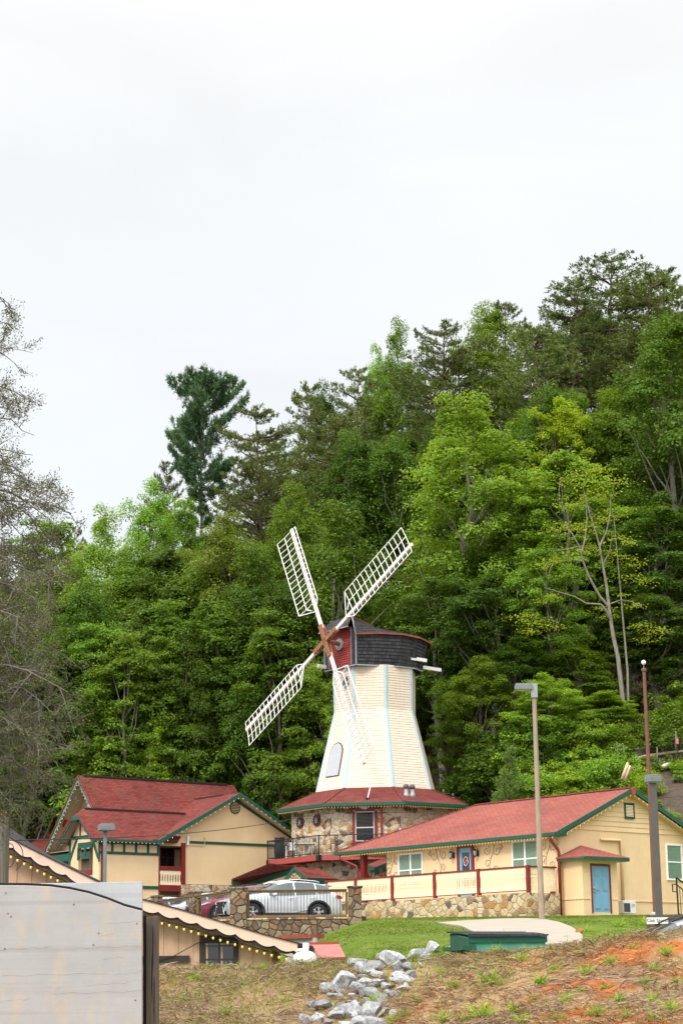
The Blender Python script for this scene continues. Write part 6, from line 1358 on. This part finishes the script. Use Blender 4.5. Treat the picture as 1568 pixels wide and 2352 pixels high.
tpx('broadB', 'dark', 1180, 1480, 190, 121, 'dark bushy tree low on the slope left of the tall pole head', Hmin=4); tpx('broadC', 'mid', 1320, 1500, 220, 121.5, 'mid green bushy tree low on the slope right of the tall pole head', Hmin=4); tpx('broadB', 'mid', 1100, 1530, 180, 118, 'mid green tree low between windmill tower and tall pole', Hmin=4)
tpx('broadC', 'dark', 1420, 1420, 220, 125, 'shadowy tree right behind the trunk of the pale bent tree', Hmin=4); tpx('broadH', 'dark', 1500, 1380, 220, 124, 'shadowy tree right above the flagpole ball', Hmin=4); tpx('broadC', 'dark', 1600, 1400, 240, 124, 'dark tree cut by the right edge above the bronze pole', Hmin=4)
# ---- filling woods, alike
def fill(n, px, py_, Yr, kinds, label, group, wr=(150, 260), seed=1):
    r = random.Random(seed)
    for i in range(n):
        x = px[0]+(px[1]-px[0])*(i+r.uniform(.1, .9))/n; Y = r.uniform(*Yr); y = np.interp(x, *py_)+r.uniform(-40, 60); k = r.choice(kinds); tpx(k[0], k[1], x, y, r.uniform(*wr), Y, label, group)
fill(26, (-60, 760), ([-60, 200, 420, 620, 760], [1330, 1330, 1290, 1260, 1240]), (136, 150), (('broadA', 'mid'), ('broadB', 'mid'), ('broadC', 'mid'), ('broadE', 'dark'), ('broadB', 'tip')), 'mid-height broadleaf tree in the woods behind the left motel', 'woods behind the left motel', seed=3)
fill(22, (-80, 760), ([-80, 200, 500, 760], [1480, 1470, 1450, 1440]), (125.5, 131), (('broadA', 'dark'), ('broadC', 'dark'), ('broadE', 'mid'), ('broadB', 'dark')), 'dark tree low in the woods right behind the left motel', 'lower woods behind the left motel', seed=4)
fill(22, (640, 1640), ([640, 900, 1200, 1640], [1120, 1010, 960, 900]), (146, 158), (('broadB', 'dark'), ('broadC', 'dark'), ('pineA', 'pine'), ('broadA', 'mid'), ('pineC', 'pine')), 'tree in the dark middle woods above the windmill and lodge', 'middle woods above the windmill', seed=5)
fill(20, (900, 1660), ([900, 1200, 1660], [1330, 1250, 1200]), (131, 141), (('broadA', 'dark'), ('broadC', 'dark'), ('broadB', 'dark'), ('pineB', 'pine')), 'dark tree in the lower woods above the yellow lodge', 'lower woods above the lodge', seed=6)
fill(14, (560, 1620), ([560, 800, 1100, 1350, 1620], [1000, 930, 830, 740, 740]), (170, 180), (('pineA', 'pine'), ('pineC', 'pine'), ('pineB', 'pine'), ('broadC', 'dark')), 'pine among the pines just under the skyline', 'pines under the skyline', (170, 240), seed=7)
# ---- shrubs on the cut slope and behind the roofs
r = random.Random(9)
for i in range(70):
    px = r.uniform(1060, 1420) if i % 4 else r.uniform(1420, 1600); Y = r.uniform(105.5, 114.5); X = float(at(px, 1800, Y)[0]); k = r.choice((('shrubA', 'kud'), ('shrubB', 'kud'), ('shrubC', 'kud'), ('shrubA', 'mid'), ('shrubC', 'lime'), ('shrubB', 'light')))
    s = r.uniform(.35, .85)*(1 if px < 1420 else .55); tree(k[0], k[1], X, Y, NOM[k[0]][0]*s, NOM[k[0]][1]*s*1.15, 'leafy shrub on the red cut slope behind the yellow lodge', 'shrubs on the cut slope')
for i in range(38):
    px = r.uniform(1060, 1400) if i % 12 else r.uniform(1400, 1600); Y = r.uniform(114, 121); X = float(at(px, 1750, Y)[0]); k = r.choice((('shrubA', 'mid'), ('shrubB', 'light'), ('shrubB', 'dark'), ('shrubA', 'dark'))); s = r.uniform(.6, 1.4); tree(k[0], k[1], X, Y, NOM[k[0]][0]*s, NOM[k[0]][1]*s, 'shrub at the forest edge above the red cut slope', 'shrubs at the forest edge')
for i in range(34):
    px = r.uniform(560, 760) if i % 2 else r.uniform(180, 660); Y = r.uniform(120.5, 124); X = float(at(px, 1700, Y)[0])
    if X > 8: continue
    k = r.choice((('shrubB', 'kud'), ('shrubB', 'light'), ('shrubA', 'mid'), ('shrubA', 'kud'), ('shrubB', 'dark'))); s = r.uniform(1.3, 2.4); tree(k[0], k[1], X, Y, NOM[k[0]][0]*s*1.25, NOM[k[0]][1]*s, 'vine-covered shrub behind the motel roofs and the windmill foot', 'shrubs behind the motel roofs')
for px, y, w_, lab, k in ((1375, 1705, 130, 'big bright shrub on the slope above the lodge ridge', ('shrubA', 'kud')), (1330, 1760, 120, 'shrub just above the lodge ridge right of the tall pole', ('shrubB', 'light')), (1470, 1760, 90, 'grass-green bush right above the bronze pole lamp', ('shrubC', 'lime')), (1225, 1745, 130, 'vine bush behind the tall light pole at the roof line', ('shrubA', 'kud')), (1075, 1740, 130, 'leafy bush at the right foot of the windmill', ('shrubB', 'kud'))):
    Y = 110.5 if px > 1200 else 120.; T = at(px, y, Y); z = gz(T[0], Y); tree(k[0], k[1], float(T[0]), Y, max(1.6, T[2]-z), w_/FPX*Y, lab)
# ---- undergrowth as ground cover on the slope
def cover():
    rng = np.random.default_rng(3); n = 170000; X = rng.uniform(4, 27, n); Y = rng.uniform(103.8, 124, n); dn = np.array([fbm(x*.22, y*.22, 2) for x, y in zip(X, Y)]); k = (dn > -.12-.25*(X < 14)+.14*(X > 15))&((Y < 117)|(rng.random(n) < .35))&~((X > 16.5)&(Y > 114.5)&(rng.random(n) < .8)); X, Y = X[k], Y[k]
    Z = ground(X, Y)+rng.uniform(.02, .6, len(X))*np.where(X > 14, .42, 1)*(.6+.8*np.array([fbm(x*.5, y*.5, 8) for x, y in zip(X, Y)])); nn = unit(np.stack([rng.normal(size=len(X))*.4, -.45+rng.normal(size=len(X))*.4, np.full(len(X), .9)], 1))
    v, f = quads(np.stack([X, Y, Z], 1), nn, rng.uniform(.035, .085, len(X)), rng, .75); o = npmesh('undergrowth', v, f, LM['kud']); tag(o, 'leafy undergrowth covering the cut slope behind the lodge', 'undergrowth', kind='stuff')
cover()
# ---- the pale bent tree
def bent():
    Yb = 116.5; foot = hit(1437, 1712, 108.); Yb = foot[1]; t = thing('bent_tree', 'pale slender tree leaning left with long bare limbs and sparse yellow-green layers of leaves', 'tree', foot); P0 = np.array(foot); tr = MB(); rng = np.random.default_rng(8)
    def W_(x, y, dy=0): return np.array(at(x, y, Yb+dy))-P0
    def br(pts, r0, r1, dy=0): tr.tube([W_(x, y, dy*i/len(pts)) for i, (x, y) in enumerate(pts)], list(np.linspace(r0, r1, len(pts))), 7, cap=False)
    br([(1437, 1722), (1434, 1660), (1426, 1580), (1418, 1510), (1407, 1460), (1400, 1415), (1396, 1380), (1391, 1340), (1384, 1300), (1376, 1255), (1365, 1215), (1350, 1170), (1338, 1120)], .165, .03)
    br([(1398, 1395), (1375, 1368), (1352, 1325), (1338, 1290), (1330, 1255), (1312, 1225), (1290, 1205)], .09, .025, -1); br([(1335, 1270), (1343, 1235), (1347, 1190), (1344, 1150)], .07, .02, 1)
    br([(1404, 1430), (1392, 1405), (1378, 1388), (1345, 1386), (1318, 1370), (1290, 1362), (1250, 1350)], .09, .02, -1.5); br([(1398, 1388), (1425, 1378), (1450, 1382), (1478, 1398)], .05, .015, -1); br([(1376, 1255), (1392, 1220), (1400, 1180), (1402, 1130)], .07, .02, 1); br([(1384, 1300), (1400, 1262), (1405, 1225)], .06, .015, -1)
    br([(1340, 1290), (1310, 1285), (1285, 1290)], .04, .012, -1); br([(1330, 1255), (1300, 1262), (1262, 1265)], .04, .012, 1)
    br([(1448, 1725), (1442, 1640), (1440, 1540), (1432, 1450), (1424, 1360), (1416, 1270), (1408, 1180)], .10, .02, 2)
    o = tr.build('trunk', M['barkg'], t, True, uv=False, fix=False); V, Fq, off = [], [], 0
    C = [(1195, 1420, 26), (1225, 1432, 30), (1250, 1438, 26), (1215, 1455, 24), (1280, 1445, 18), (1245, 1385, 20), (1270, 1372, 20), (1255, 1300, 26), (1285, 1290, 24), (1320, 1270, 30), (1350, 1260, 26), (1395, 1275, 24), (1430, 1285, 26), (1455, 1300, 24), (1440, 1330, 28), (1470, 1340, 24), (1385, 1400, 18), (1400, 1420, 18), (1470, 1440, 24), (1500, 1455, 26), (1520, 1450, 18), (1480, 1475, 22), (1340, 1220, 28), (1370, 1200, 30), (1400, 1190, 28), (1310, 1215, 28), (1330, 1150, 34), (1360, 1120, 34), (1390, 1140, 30), (1300, 1165, 32), (1340, 1090, 34), (1375, 1080, 30), (1280, 1220, 24), (1420, 1240, 24), (1300, 1110, 34), (1410, 1110, 26), (1450, 1250, 20), (1425, 1370, 16), (1455, 1395, 18)]
    for x, y, s in C:
        n = int(90*s/26); s_ = s/FPX*Yb; p = W_(x, y, rng.uniform(-1.2, 1.2)); c = p+rng.normal(size=(n, 3))*np.array([s_*.75, s_*.75, s_*.16])+np.array([0, 0, .1]); nn = unit(np.array([0, -.25, .9])+rng.normal(size=(n, 3))*.35); v, f = quads(c, nn, .085*rng.uniform(.6, 1.3, n), rng); V.append(v); Fq.append(f+off); off += len(v)
    npmesh('crown', np.concatenate(V), np.concatenate(Fq), LM['yel'], t)
bent()
def barepole(name, label, pts, Y, r0, r1, cat='tree trunk', m='barkg', group=None):
    P = [np.array(at(x, y, Y)) for x, y in pts]; t = MB().tube([p-P[0] for p in P], list(np.linspace(r0, r1, len(P))), 8).build(name, M[m], None, True, uv=False); t.location = P[0]; tag(t, label, cat, group); return t
def slope_log(label, a, b, r, m, Yh=108.):
    A, B = np.array(hit(*a, Yh)), np.array(hit(*b, Yh)); n = 9; pts = [A+(B-A)*u for u in np.linspace(0, 1, n)]; pts = [np.array([p[0], p[1], gz(p[0], p[1])+r*.9+.1*abs(sin(9*i))]) for i, p in enumerate(pts)]; t = MB().tube([p-pts[0] for p in pts], list(np.linspace(r, r*.6, n)), 8).build('fallen_log', M[m], None, True, uv=False); t.location = pts[0]; tag(t, label, 'log')
M['pale_log'] = wood('peeled_log', (.40, .28, .16), (.66, .52, .34), (2, 2, 6))
slope_log('long pale peeled log lying along the cut slope left of the flagpole', (1415, 1758), (1580, 1728), .12, 'pale_log'); slope_log('short whitish log lying on the slope at the right edge', (1520, 1768), (1552, 1762), .13, 'whitew'); slope_log('dark fallen log under the trees above the pale log', (1400, 1742), (1500, 1722), .13, 'barkg', 112.)
for i, (x0, y0, x1, y1, r_) in enumerate(((1428, 1790, 1441, 1752, .11), (1434, 1792, 1446, 1758, .09))): barepole('stump', ('left', 'right')[i]+' one of two leaning pale stump splinters behind the lodge ridge', [(x0, y0), (x1, y1)], 107, r_, r_*.7, 'stump', 'pale_log')
for i, (x, y0, y1, lab) in enumerate(((1419, 1752, 1705, 'thin weathered stake at the left end of the peeled log'), (1433, 1745, 1712, 'shorter stake beside the left end of the peeled log'), (1457, 1720, 1688, 'broken pale stake left of the flagpole at the forest edge'), (1508, 1755, 1717, 'stake right of the flagpole by the peeled log'), (1550, 1725, 1680, 'stake at the right edge with a pink ribbon'))):
    t = barepole('survey_stake', lab, [(x, y0), (x-3+i, y1)], 113 if i != 2 else 118, .05, .04, 'stake', 'polew')
    if i == 4: MB().box((.12, -.06, .55), (.12, .02, .3)).build('ribbon', plain('pink_ribbon', (.75, .12, .22)), t)
# ---- hemlock hanging into the picture at the left edge
def hemlock():
    Yh = 36.; P0 = np.array(at(-150, 2150, Yh)); P0[2] = gz(P0[0], Yh); t = thing('hemlock_tree', 'grey-brown thin hemlock with wispy half-bare branches hanging in from the left edge', 'tree', P0); rng = np.random.default_rng(5); tr = MB(); P, D, L = [], [], []; tw = []
    Ht = float(at(0, 560, Yh)[2])-P0[2]; tr.tube([(0, 0, -1), (.1, 0, Ht*.3), (0, .1, Ht*.6), (0, 0, Ht)], [.34, .26, .16, .03], 10, cap=False)
    tips = [(34, 700), (10, 740), (48, 835), (20, 800), (105, 930), (70, 960), (95, 1045), (100, 1000), (60, 1075), (200, 1180), (190, 1150), (150, 1125), (120, 1165), (90, 1110), (160, 1205), (130, 1225), (95, 1250), (140, 1290), (150, 1340), (110, 1380), (180, 1330), (130, 1430), (160, 1480), (100, 1500), (90, 1560), (140, 1560), (185, 1610), (200, 1650), (170, 1680), (150, 1640), (110, 1620), (190, 1590), (120, 1700), (150, 1740), (175, 1760), (90, 1780), (110, 1820), (60, 1840), (130, 1790), (40, 1300), (60, 1420), (40, 1600), (50, 1700), (30, 1500), (70, 1650), (20, 1880), (90, 1860), (60, 1200), (75, 1330), (30, 1400), (45, 1760), (100, 1440), (20, 1250), (15, 1050), (30, 900), (8, 1560), (10, 1820)]
    for (x, y) in tips:
        x = x*.86-6
        dy = rng.uniform(-2.0, 2.0); T = np.array(at(x, y, Yh+dy))-P0; sparse = y < 1200
        A = np.array([rng.uniform(-.1, .1), dy*.2, max(.6, T[2]+(T[0])*rng.uniform(-.05, .40))]); n = 8; sag = rng.uniform(.1, .5)
        B = [A+(T-A)*u+np.array([0, 0, sag*sin(pi*u)*(1 if not sparse else .3)])+rng.normal(size=3)*.03*(0 < u < 1) for u in np.linspace(0, 1, n)]; tr.tube(B, list(np.linspace(.026, .005, n)), 5, cap=False)
        for k in range(12 if not sparse else 7):
            u = rng.uniform(.25, 1); j = min(int(u*(n-1)), n-2); q = B[j]+(B[j+1]-B[j])*(u*(n-1)-j); d = unit(unit(B[j+1]-B[j])*rng.uniform(.3, .9)+rng.normal(size=3)*np.array([.5, .7, .45])+np.array([0, 0, -.15 if not sparse else .15])); l = rng.uniform(.3, .95)*(1 if not sparse else .7)
            pts = [q+d*l*s+np.array([0, 0, -.14*l*s*s]) for s in (0, .35, .7, 1)]; tr.tube(pts, [.011, .008, .006, .004], 3, cap=False)
            for m_ in range(4):
                s = rng.uniform(.25, 1); q2 = q+d*l*s; d2 = unit(d+rng.normal(size=3)*.7); l2 = rng.uniform(.12, .35); tr.tube([q2, q2+d2*l2*.5, q2+d2*l2+np.array([0, 0, -.03])], [.006, .005, .003], 3, cap=False)
                for z in range(5): P.append(q2+d2*l2*rng.uniform(.3, 1.1)); D.append(d2+np.array([0, 0, .1])); L.append(rng.uniform(.035, .075))
    tr.build('trunk', wood('hemlock_twigs', (.085, .075, .062), (.19, .165, .135)), t, True, uv=False, fix=False); v, f = tuft(np.array(P), unit(np.array(D)), np.array(L), rng, 4, .010, .7); npmesh('crown', v, f, LM['heml'], t)
hemlock()
# ================================================================== THE NEAR BANK: ROCKS, DRY GRASS, WEEDS
def m_rock():
    m, t, b = mat('limestone_rock'); v = coords(t); oi = nd(t, 'ObjectInfo'); ad = nd(t, 'VectorMath', operation='ADD'); sc = nd(t, 'VectorMath', operation='SCALE'); cb = nd(t, 'CombineXYZ')
    for i in range(3): t.links.new(oi.outputs['Random'], cb.inputs[i])
    t.links.new(cb.outputs[0], sc.inputs[0]); sc.inputs['Scale'].default_value = 30; t.links.new(v, ad.inputs[0]); t.links.new(sc.outputs[0], ad.inputs[1]); vec = ad.outputs[0]
    n1 = noise(t, vec, 3, 6, .65, .6); n2 = noise(t, vec, 22, 6, .7); c = rampn(t, n1, [(.30, (.16, .17, .18)), (.46, (.36, .37, .38)), (.60, (.58, .575, .56)), (.72, (.66, .64, .60))]).outputs[0]
    c = mul(t, c, rampn(t, n2, [(.3, (.66,)*3), (.65, (1.08,)*3)]).outputs[0]); vr = nd(t, 'MapRange'); vr.inputs[3].default_value = .50; vr.inputs[4].default_value = 1.0; t.links.new(oi.outputs['Random'], vr.inputs[0]); hs = nd(t, 'HueSaturation'); t.links.new(c, hs.inputs['Color']); t.links.new(vr.outputs[0], hs.inputs['Value'])
    n3 = noise(t, vec, 1.8, 4); c2 = mixc(t, rampn(t, n3, [(.60, (0,)*3), (.72, (.6,)*3)]).outputs[0], hs.outputs[0], (.50, .36, .20)); t.links.new(c2, b.inputs['Base Color']); b.inputs['Roughness'].default_value = .85; bump(t, b, n2, .6, .02); return m
M['rock'] = m_rock()
def rock_mesh(seed):
    rng = np.random.default_rng(seed); b = bmesh.new(); bmesh.ops.create_icosphere(b, subdivisions=4, radius=1.0)
    for k in range(11):
        n = Vector(unit(rng.normal(size=3))); d = rng.uniform(.42, .80)
        for v in b.verts:
            s = v.co.dot(n)
            if s > d: v.co -= n*(s-d)
    sc = rng.uniform(.75, 1.25, 3)
    for v in b.verts: 
        v.co = Vector((v.co.x*sc[0], v.co.y*sc[1], v.co.z*sc[2]*.85)); q = v.co*2.2+Vector((seed*3.1, 0, 0)); v.co *= 1+.05*mn.fractal(q, 1, 2, 4)+.02*mn.noise(q*5)
    me = bpy.data.meshes.new('rock'); b.to_mesh(me); b.free(); me.materials.append(M['rock']); return me
RM = [rock_mesh(s) for s in range(12)]
rr = random.Random(12)
spec = [(595, 2350, 58), (768, 2328, 46), (800, 2318, 62, 'large pale grey rock with a rusty top at the lower end of the rock heap'), (858, 2312, 70), (742, 2305, 52), (730, 2338, 40), (700, 2345, 34), (852, 2275, 70, 'large grey rock in the middle of the rock heap'), (816, 2270, 40), (786, 2257, 66, 'broad whitish rock at the left middle of the rock heap'), (875, 2300, 38), (905, 2285, 36), (837, 2252, 40), (868, 2252, 38), (838, 2222, 44, 'tilted white rock with a dark underside in the rock heap'), (862, 2212, 44, 'white rock at the upper left of the rock heap'), (815, 2205, 46), (880, 2195, 38), (900, 2205, 60, 'bright white rock at the top middle of the rock heap'), (925, 2238, 48), (905, 2250, 36), (938, 2222, 34), (960, 2190, 44, 'brown-grey rounded rock at the top of the rock heap'), (992, 2178, 40, 'grey rock at the upper right end of the rock heap'), (830, 2240, 26), (776, 2288, 40), (886, 2325, 44), (830, 2345, 44), (870, 2348, 50), (790, 2352, 40), (905, 2330, 30), (925, 2268, 30), (755, 2262, 44), (718, 2222 + 90, 30), (1045, 2172, 30, 'pale small rock beside the dry ditch above the rock heap'), (1062, 2178, 34), (845, 2300, 26), (890, 2262, 30), (912, 2222, 34), (845, 2232, 30), (870, 2235, 30), (928, 2205, 30), (945, 2240, 28), (780, 2310, 30), (820, 2330, 30), (1100, 2165, 22), (1140, 2162, 24), (750, 2350, 30), (850, 2330, 34)]
for i, s in enumerate(spec[1:]):
    x, y, w_ = s[:3]; lab = s[3] if len(s) > 3 else None; X, Y, z = hit(x, y+w_*.22, 17.); r_ = w_/FPX*Y*.56
    o = bpy.data.objects.new('rock', RM[i % 12]); COL.objects.link(o); o.scale = (r_*rr.uniform(.95, 1.15), r_, r_*rr.uniform(.8, 1.05)); o.rotation_euler = (rr.uniform(-.5, .5), rr.uniform(-.5, .5), rr.uniform(0, 6.28)); o.location = (X, Y+r_*.25, z+r_*.18)
    tag(o, lab or 'angular grey-white rock in the heap spilling down the bank', 'rock', 'rocks of the heap on the bank')
for i in range(44):
    u = rr.random(); x = 745+u*250+rr.uniform(-75, 75)*(1.1-u); y = 2350-u*165+rr.uniform(-22, 22); X, Y, z = hit(x, y, 17.); r_ = rr.uniform(.025, .07); o = bpy.data.objects.new('rock', RM[(i*5) % 12]); COL.objects.link(o); o.scale = (r_*1.2, r_, r_*.8); o.rotation_euler = (rr.uniform(-.6, .6), rr.uniform(-.6, .6), rr.uniform(0, 6.28)); o.location = (X, Y, z+r_*.3); tag(o, 'small loose stone lying between the big rocks of the heap', 'stone', 'small stones of the rock heap')
for x, y, w_ in ((1085, 2178, 16), (1195, 2200, 16), (1330, 2142, 20)):
    X, Y, z = hit(x, y+3, 17.); r_ = w_/FPX*Y*.5; me = RM[(int(x)) % 12].copy(); me.materials.clear(); me.materials.append(M.setdefault('clay_clod', plain('clay_clod', (.40, .15, .05), .95, .3, 8, .4))); o = bpy.data.objects.new('clay_clod', me); COL.objects.link(o); o.scale = (r_,)*3; o.location = (X, Y, z+r_*.4); tag(o, 'small orange clay clod lying on the bank', 'clod', 'clay clods on the bank')
# ---- blades
def blades(P, D, L, wd, mt, name, label, cat, rng, bend=.25, parent=None, up=None):
    n = len(P); D = unit(D); s = unit(np.cross(D, np.array([0, -1., .2])+rng.normal(size=(n, 3))*.35))*wd[:, None]; L = L[:, None]; sag = np.array([0, 0, -1.])*L*bend
    m1 = P+D*L*.55+sag*.18; tip = P+D*L+sag
    v = np.stack([P-s, P+s, m1+s*.7, m1-s*.7, tip], 1).reshape(-1, 3); b = np.arange(n)[:, None]*5
    f4 = b+np.array([[0, 1, 2, 3]]); ft = b+np.array([[3, 2, 4, 4]])
    me = bpy.data.meshes.new(name); fs = [tuple(q) for q in f4]+[tuple(q[:3]) for q in ft]; me.from_pydata(v.tolist(), [], fs); me.materials.append(mt); o = bpy.data.objects.new(name, me); COL.objects.link(o)
    if parent is not None: o.parent = parent
    else: tag(o, label, cat, kind='stuff')
    return o
rng = np.random.default_rng(17)
def samples(n, y0=18.6, y1=30.5):
    n = int(n*1.5); Y = rng.uniform(y0, y1, n*3); X = rng.uniform(-5, 7.5, n*3); k = (abs(X) < Y*.245+.3)&(X > -.15*Y-.6); return X[k][:n], Y[k][:n]
def gzv(X, Y): return ground(X, Y)+np.array([micro(x, y) for x, y in zip(X, Y)])
def rocky(X, Y): return np.array([False]*len(X))
STR = islandmat('dry_straw', [(0, (.11, .068, .035)), (.35, (.25, .16, .082)), (.7, (.38, .27, .14)), (1, (.54, .41, .24))], .8, .15); GRY = islandmat('grey_thatch', [(0, (.12, .085, .06)), (.5, (.25, .18, .125)), (1, (.40, .31, .22))], .9, .1); RST = islandmat('rusty_straw', [(0, (.22, .085, .03)), (.5, (.38, .19, .085)), (1, (.52, .36, .20))], .8, .12)
GRN = islandmat('green_blades', [(0, (.12, .19, .02)), (.5, (.23, .32, .035)), (1, (.36, .40, .06))], .6, .4)
rkx = np.array([[o.location.x, o.location.y, max(o.scale)] for o in COL.objects if o.name.startswith('rock')])
def clear_of_rocks(X, Y, f=.8):
    d = np.sqrt((X[:, None]-rkx[None, :, 0])**2+(Y[:, None]-rkx[None, :, 1])**2); return (d > rkx[None, :, 2]*f).all(1)
def thatch(n, mt, nm, lab, sel, Lr, wr, lift, dirn):
    X, Y = samples(n); k = sel(X, Y)&clear_of_rocks(X, Y); X, Y = X[k], Y[k]; Z = gzv(X, Y)+rng.uniform(-.01, .05, len(X)); a = dirn+np.array([1.1*fbm(x*.8, y*.8, 31) for x, y in zip(X, Y)])*1.2+rng.normal(size=len(X))*.4
    e_ = rng.uniform(*lift, len(X)); D = np.stack([np.sin(a)*np.cos(e_), -np.cos(a)*np.cos(e_), np.sin(e_)-.12], 1); blades(np.stack([X, Y, Z], 1), D, rng.uniform(*Lr, len(X)), rng.uniform(*wr, len(X)), mt, nm, lab, 'dry grass', rng, .15)
cm = lambda X, Y: np.array([fbm(x*.7, y*.7, 41) for x, y in zip(X, Y)])
thatch(42000, STR, 'dry_grass', 'pale dry straw lying over the near bank', lambda X, Y: cm(X, Y)+np.where(X > .6, -.20, .10) > -.25, (.10, .26), (.003, .0058), (.05, .6), 0)
thatch(26000, GRY, 'dead_grass', 'grey-brown matted dead grass on the near bank', lambda X, Y: cm(X+7, Y) > -.05, (.12, .34), (.003, .006), (0, .5), .3)
thatch(15000, RST, 'rusty_grass', 'rust-coloured straw over the red clay at right', lambda X, Y: (X > .3)&(cm(X+3, Y+5) > -.3), (.10, .28), (.003, .006), (0, .5), -.3)
X, Y = samples(46000); dc = 28-Y; crest = (Y > 26.6); gn = np.array([fbm(x*.9, y*.9, 51) for x, y in zip(X, Y)]); mz = ip(X, [-3, -1, 0, .54, 1.1, 2.14, 3, 4.03, 6, 12], [-1.3, -.75, -.40, -.08, .22, .47, .58, .72, .92, 1.1])
k = ((crest&(rng.random(len(X)) < .55))|((X > .6)&(abs(Y-23.5) < .5)&(rng.random(len(X)) < .35))|((gn > -.05)&(X < .4)&(rng.random(len(X)) < .30))|((gn > .2)&(rng.random(len(X)) < .25)))&clear_of_rocks(X, Y, .6); X, Y = X[k], Y[k]
P = np.stack([X, Y, gzv(X, Y)-.01], 1); D = np.stack([rng.normal(size=len(X))*.4, rng.normal(size=len(X))*.4, np.ones(len(X))], 1); blades(P, D, rng.uniform(.05, .17, len(X)), rng.uniform(.0025, .005, len(X)), GRN, 'green_grass', 'thin fresh green grass along the top of the bank', 'grass', rng, .2)
# ---- weeds one can count
WEED = islandmat('weed_leaves', [(0, (.15, .27, .02)), (.5, (.28, .44, .04)), (1, (.46, .56, .08))], .55, .4)
def weed_mesh(seed, broad):
    r = np.random.default_rng(seed); n = 38 if broad else 70; a = r.uniform(0, 6.28, n); el = r.uniform(.35, 1.35, n); D = np.stack([np.cos(a)*np.cos(el), np.sin(a)*np.cos(el), np.sin(el)], 1); P = r.normal(size=(n, 3))*np.array([.05, .05, 0]); o = blades(P, D, r.uniform(.5, 1.05, n), r.uniform(.035, .06, n) if broad else r.uniform(.010, .020, n), WEED, 'leaves', '', '', r, .28, parent=so); me = o.data; bpy.data.objects.remove(o); return me
WM = [weed_mesh(s, s % 2 == 0) for s in range(6)]
weeds = [(1125, 2260, 56, 0, 'biggest broad-leaved bright green weed on the bank right of the rock heap'), (1045, 2265, 34, 0), (1240, 2258, 42, 2, 'yellow-green rosette weed in the middle of the red bank'), (1345, 2235, 40, 1), (1400, 2210, 34, 1), (1480, 2262, 46, 3), (1530, 2190, 34, 1), (1300, 2300, 40, 3), (1225, 2295, 34, 3), (1110, 2340, 70, 3, 'tall grassy weed at the bottom edge below the biggest weed'), (1065, 2348, 44, 3), (1020, 2345, 40, 1), (1370, 2330, 52, 5), (1440, 2340, 44, 5), (1540, 2320, 46, 3), (1160, 2168, 50, 3, 'bushy grass clump on the crest in front of the dumpster'), (1140, 2190, 36, 1), (1245, 2165, 30, 5), (1420, 2130, 44, 5), (1480, 2125, 40, 3), (1545, 2130, 40, 5), (1330, 2190, 26, 0), (1200, 2205, 26, 4), (950, 2205, 34, 1), (985, 2195, 26, 3), (865, 2305, 46, 5, 'grass tuft growing between the rocks low in the heap'), (905, 2350, 40, 2, 'broad-leaved weed at the bottom edge below the rock heap'), (630, 2180, 46, 3, 'green grass tuft on the crest before the white hood'), (770, 2310, 30, 5), (690, 2215, 24, 1), (420, 2300, 30, 1), (560, 2260, 26, 3), (480, 2225, 24, 1), (1500, 2300, 36, 2), (1180, 2320, 30, 0), (1275, 2230, 24, 4), (1390, 2270, 28, 0), (1010, 2235, 30, 5), (1450, 2180, 30, 0), (1500, 2230, 34, 4), (1555, 2260, 34, 5), (1280, 2345, 50, 1), (1330, 2280, 30, 0), (1420, 2300, 34, 2), (1200, 2345, 40, 3), (1500, 2345, 44, 1), (1150, 2215, 26, 3), (1090, 2225, 24, 1), (1390, 2150, 34, 3), (1300, 2155, 24, 1), (1520, 2118, 34, 1), (1350, 2140, 30, 3), (960, 2300, 30, 3), (930, 2335, 34, 0), (650, 2300, 26, 4), (450, 2250, 26, 0), (600, 2225, 26, 2), (520, 2330, 30, 3), (740, 2195, 30, 1), (860, 2180, 26, 1), (390, 2220, 24, 3)]
for s in weeds:
    x, y, w_, k = s[:4]; X, Y, z = hit(x, y, 17.); sc = w_/FPX*Y*(1.15 if len(s) > 4 else rr.uniform(.9, 1.35)); t = bpy.data.objects.new('weed', WM[k]); COL.objects.link(t); t.location = (X, Y, z-.02); t.scale = (sc,)*3; t.rotation_euler = (0, 0, rr.uniform(0, 6.28)); tag(t, s[4] if len(s) > 4 else 'small bright green weed tuft scattered on the dry bank', 'weed', 'weeds on the bank')
# ---- lawn: short blades that break its edges
def lawn_blades():
    n = 110000; Y = 46+48*rng.random(n); X = rng.uniform(-.10, .19, n)*Y; k = (X > -2.2)&((X > .8)|(Y < 77)); X, Y = X[k], Y[k]; pl_ = DRV[0]; ins = np.zeros(len(X), bool)
    for i in range(len(pl_)):
        (xa, ya), (xb, yb) = pl_[i], pl_[i-1]; ins ^= ((ya > Y) != (yb > Y))&(X < (xb-xa)*(Y-ya)/(yb-ya+1e-9)+xa)
    X, Y = X[~ins], Y[~ins]; Z = ground(X, Y)-.01; D = np.stack([rng.normal(size=len(X))*.6, rng.normal(size=len(X))*.6, np.ones(len(X))], 1)
    lm = islandmat('lawn_blades', [(0, (.05, .09, .005)), (.5, (.105, .165, .010)), (.85, (.18, .245, .02)), (1, (.29, .25, .09))], .7, .35); blades(np.stack([X, Y, Z], 1), D, rng.uniform(.03, .075, len(X)), rng.uniform(.006, .012, len(X)), lm, 'lawn_grass', 'short mown grass of the lawn below the yellow lodge', 'grass', rng, .3)
lawn_blades()
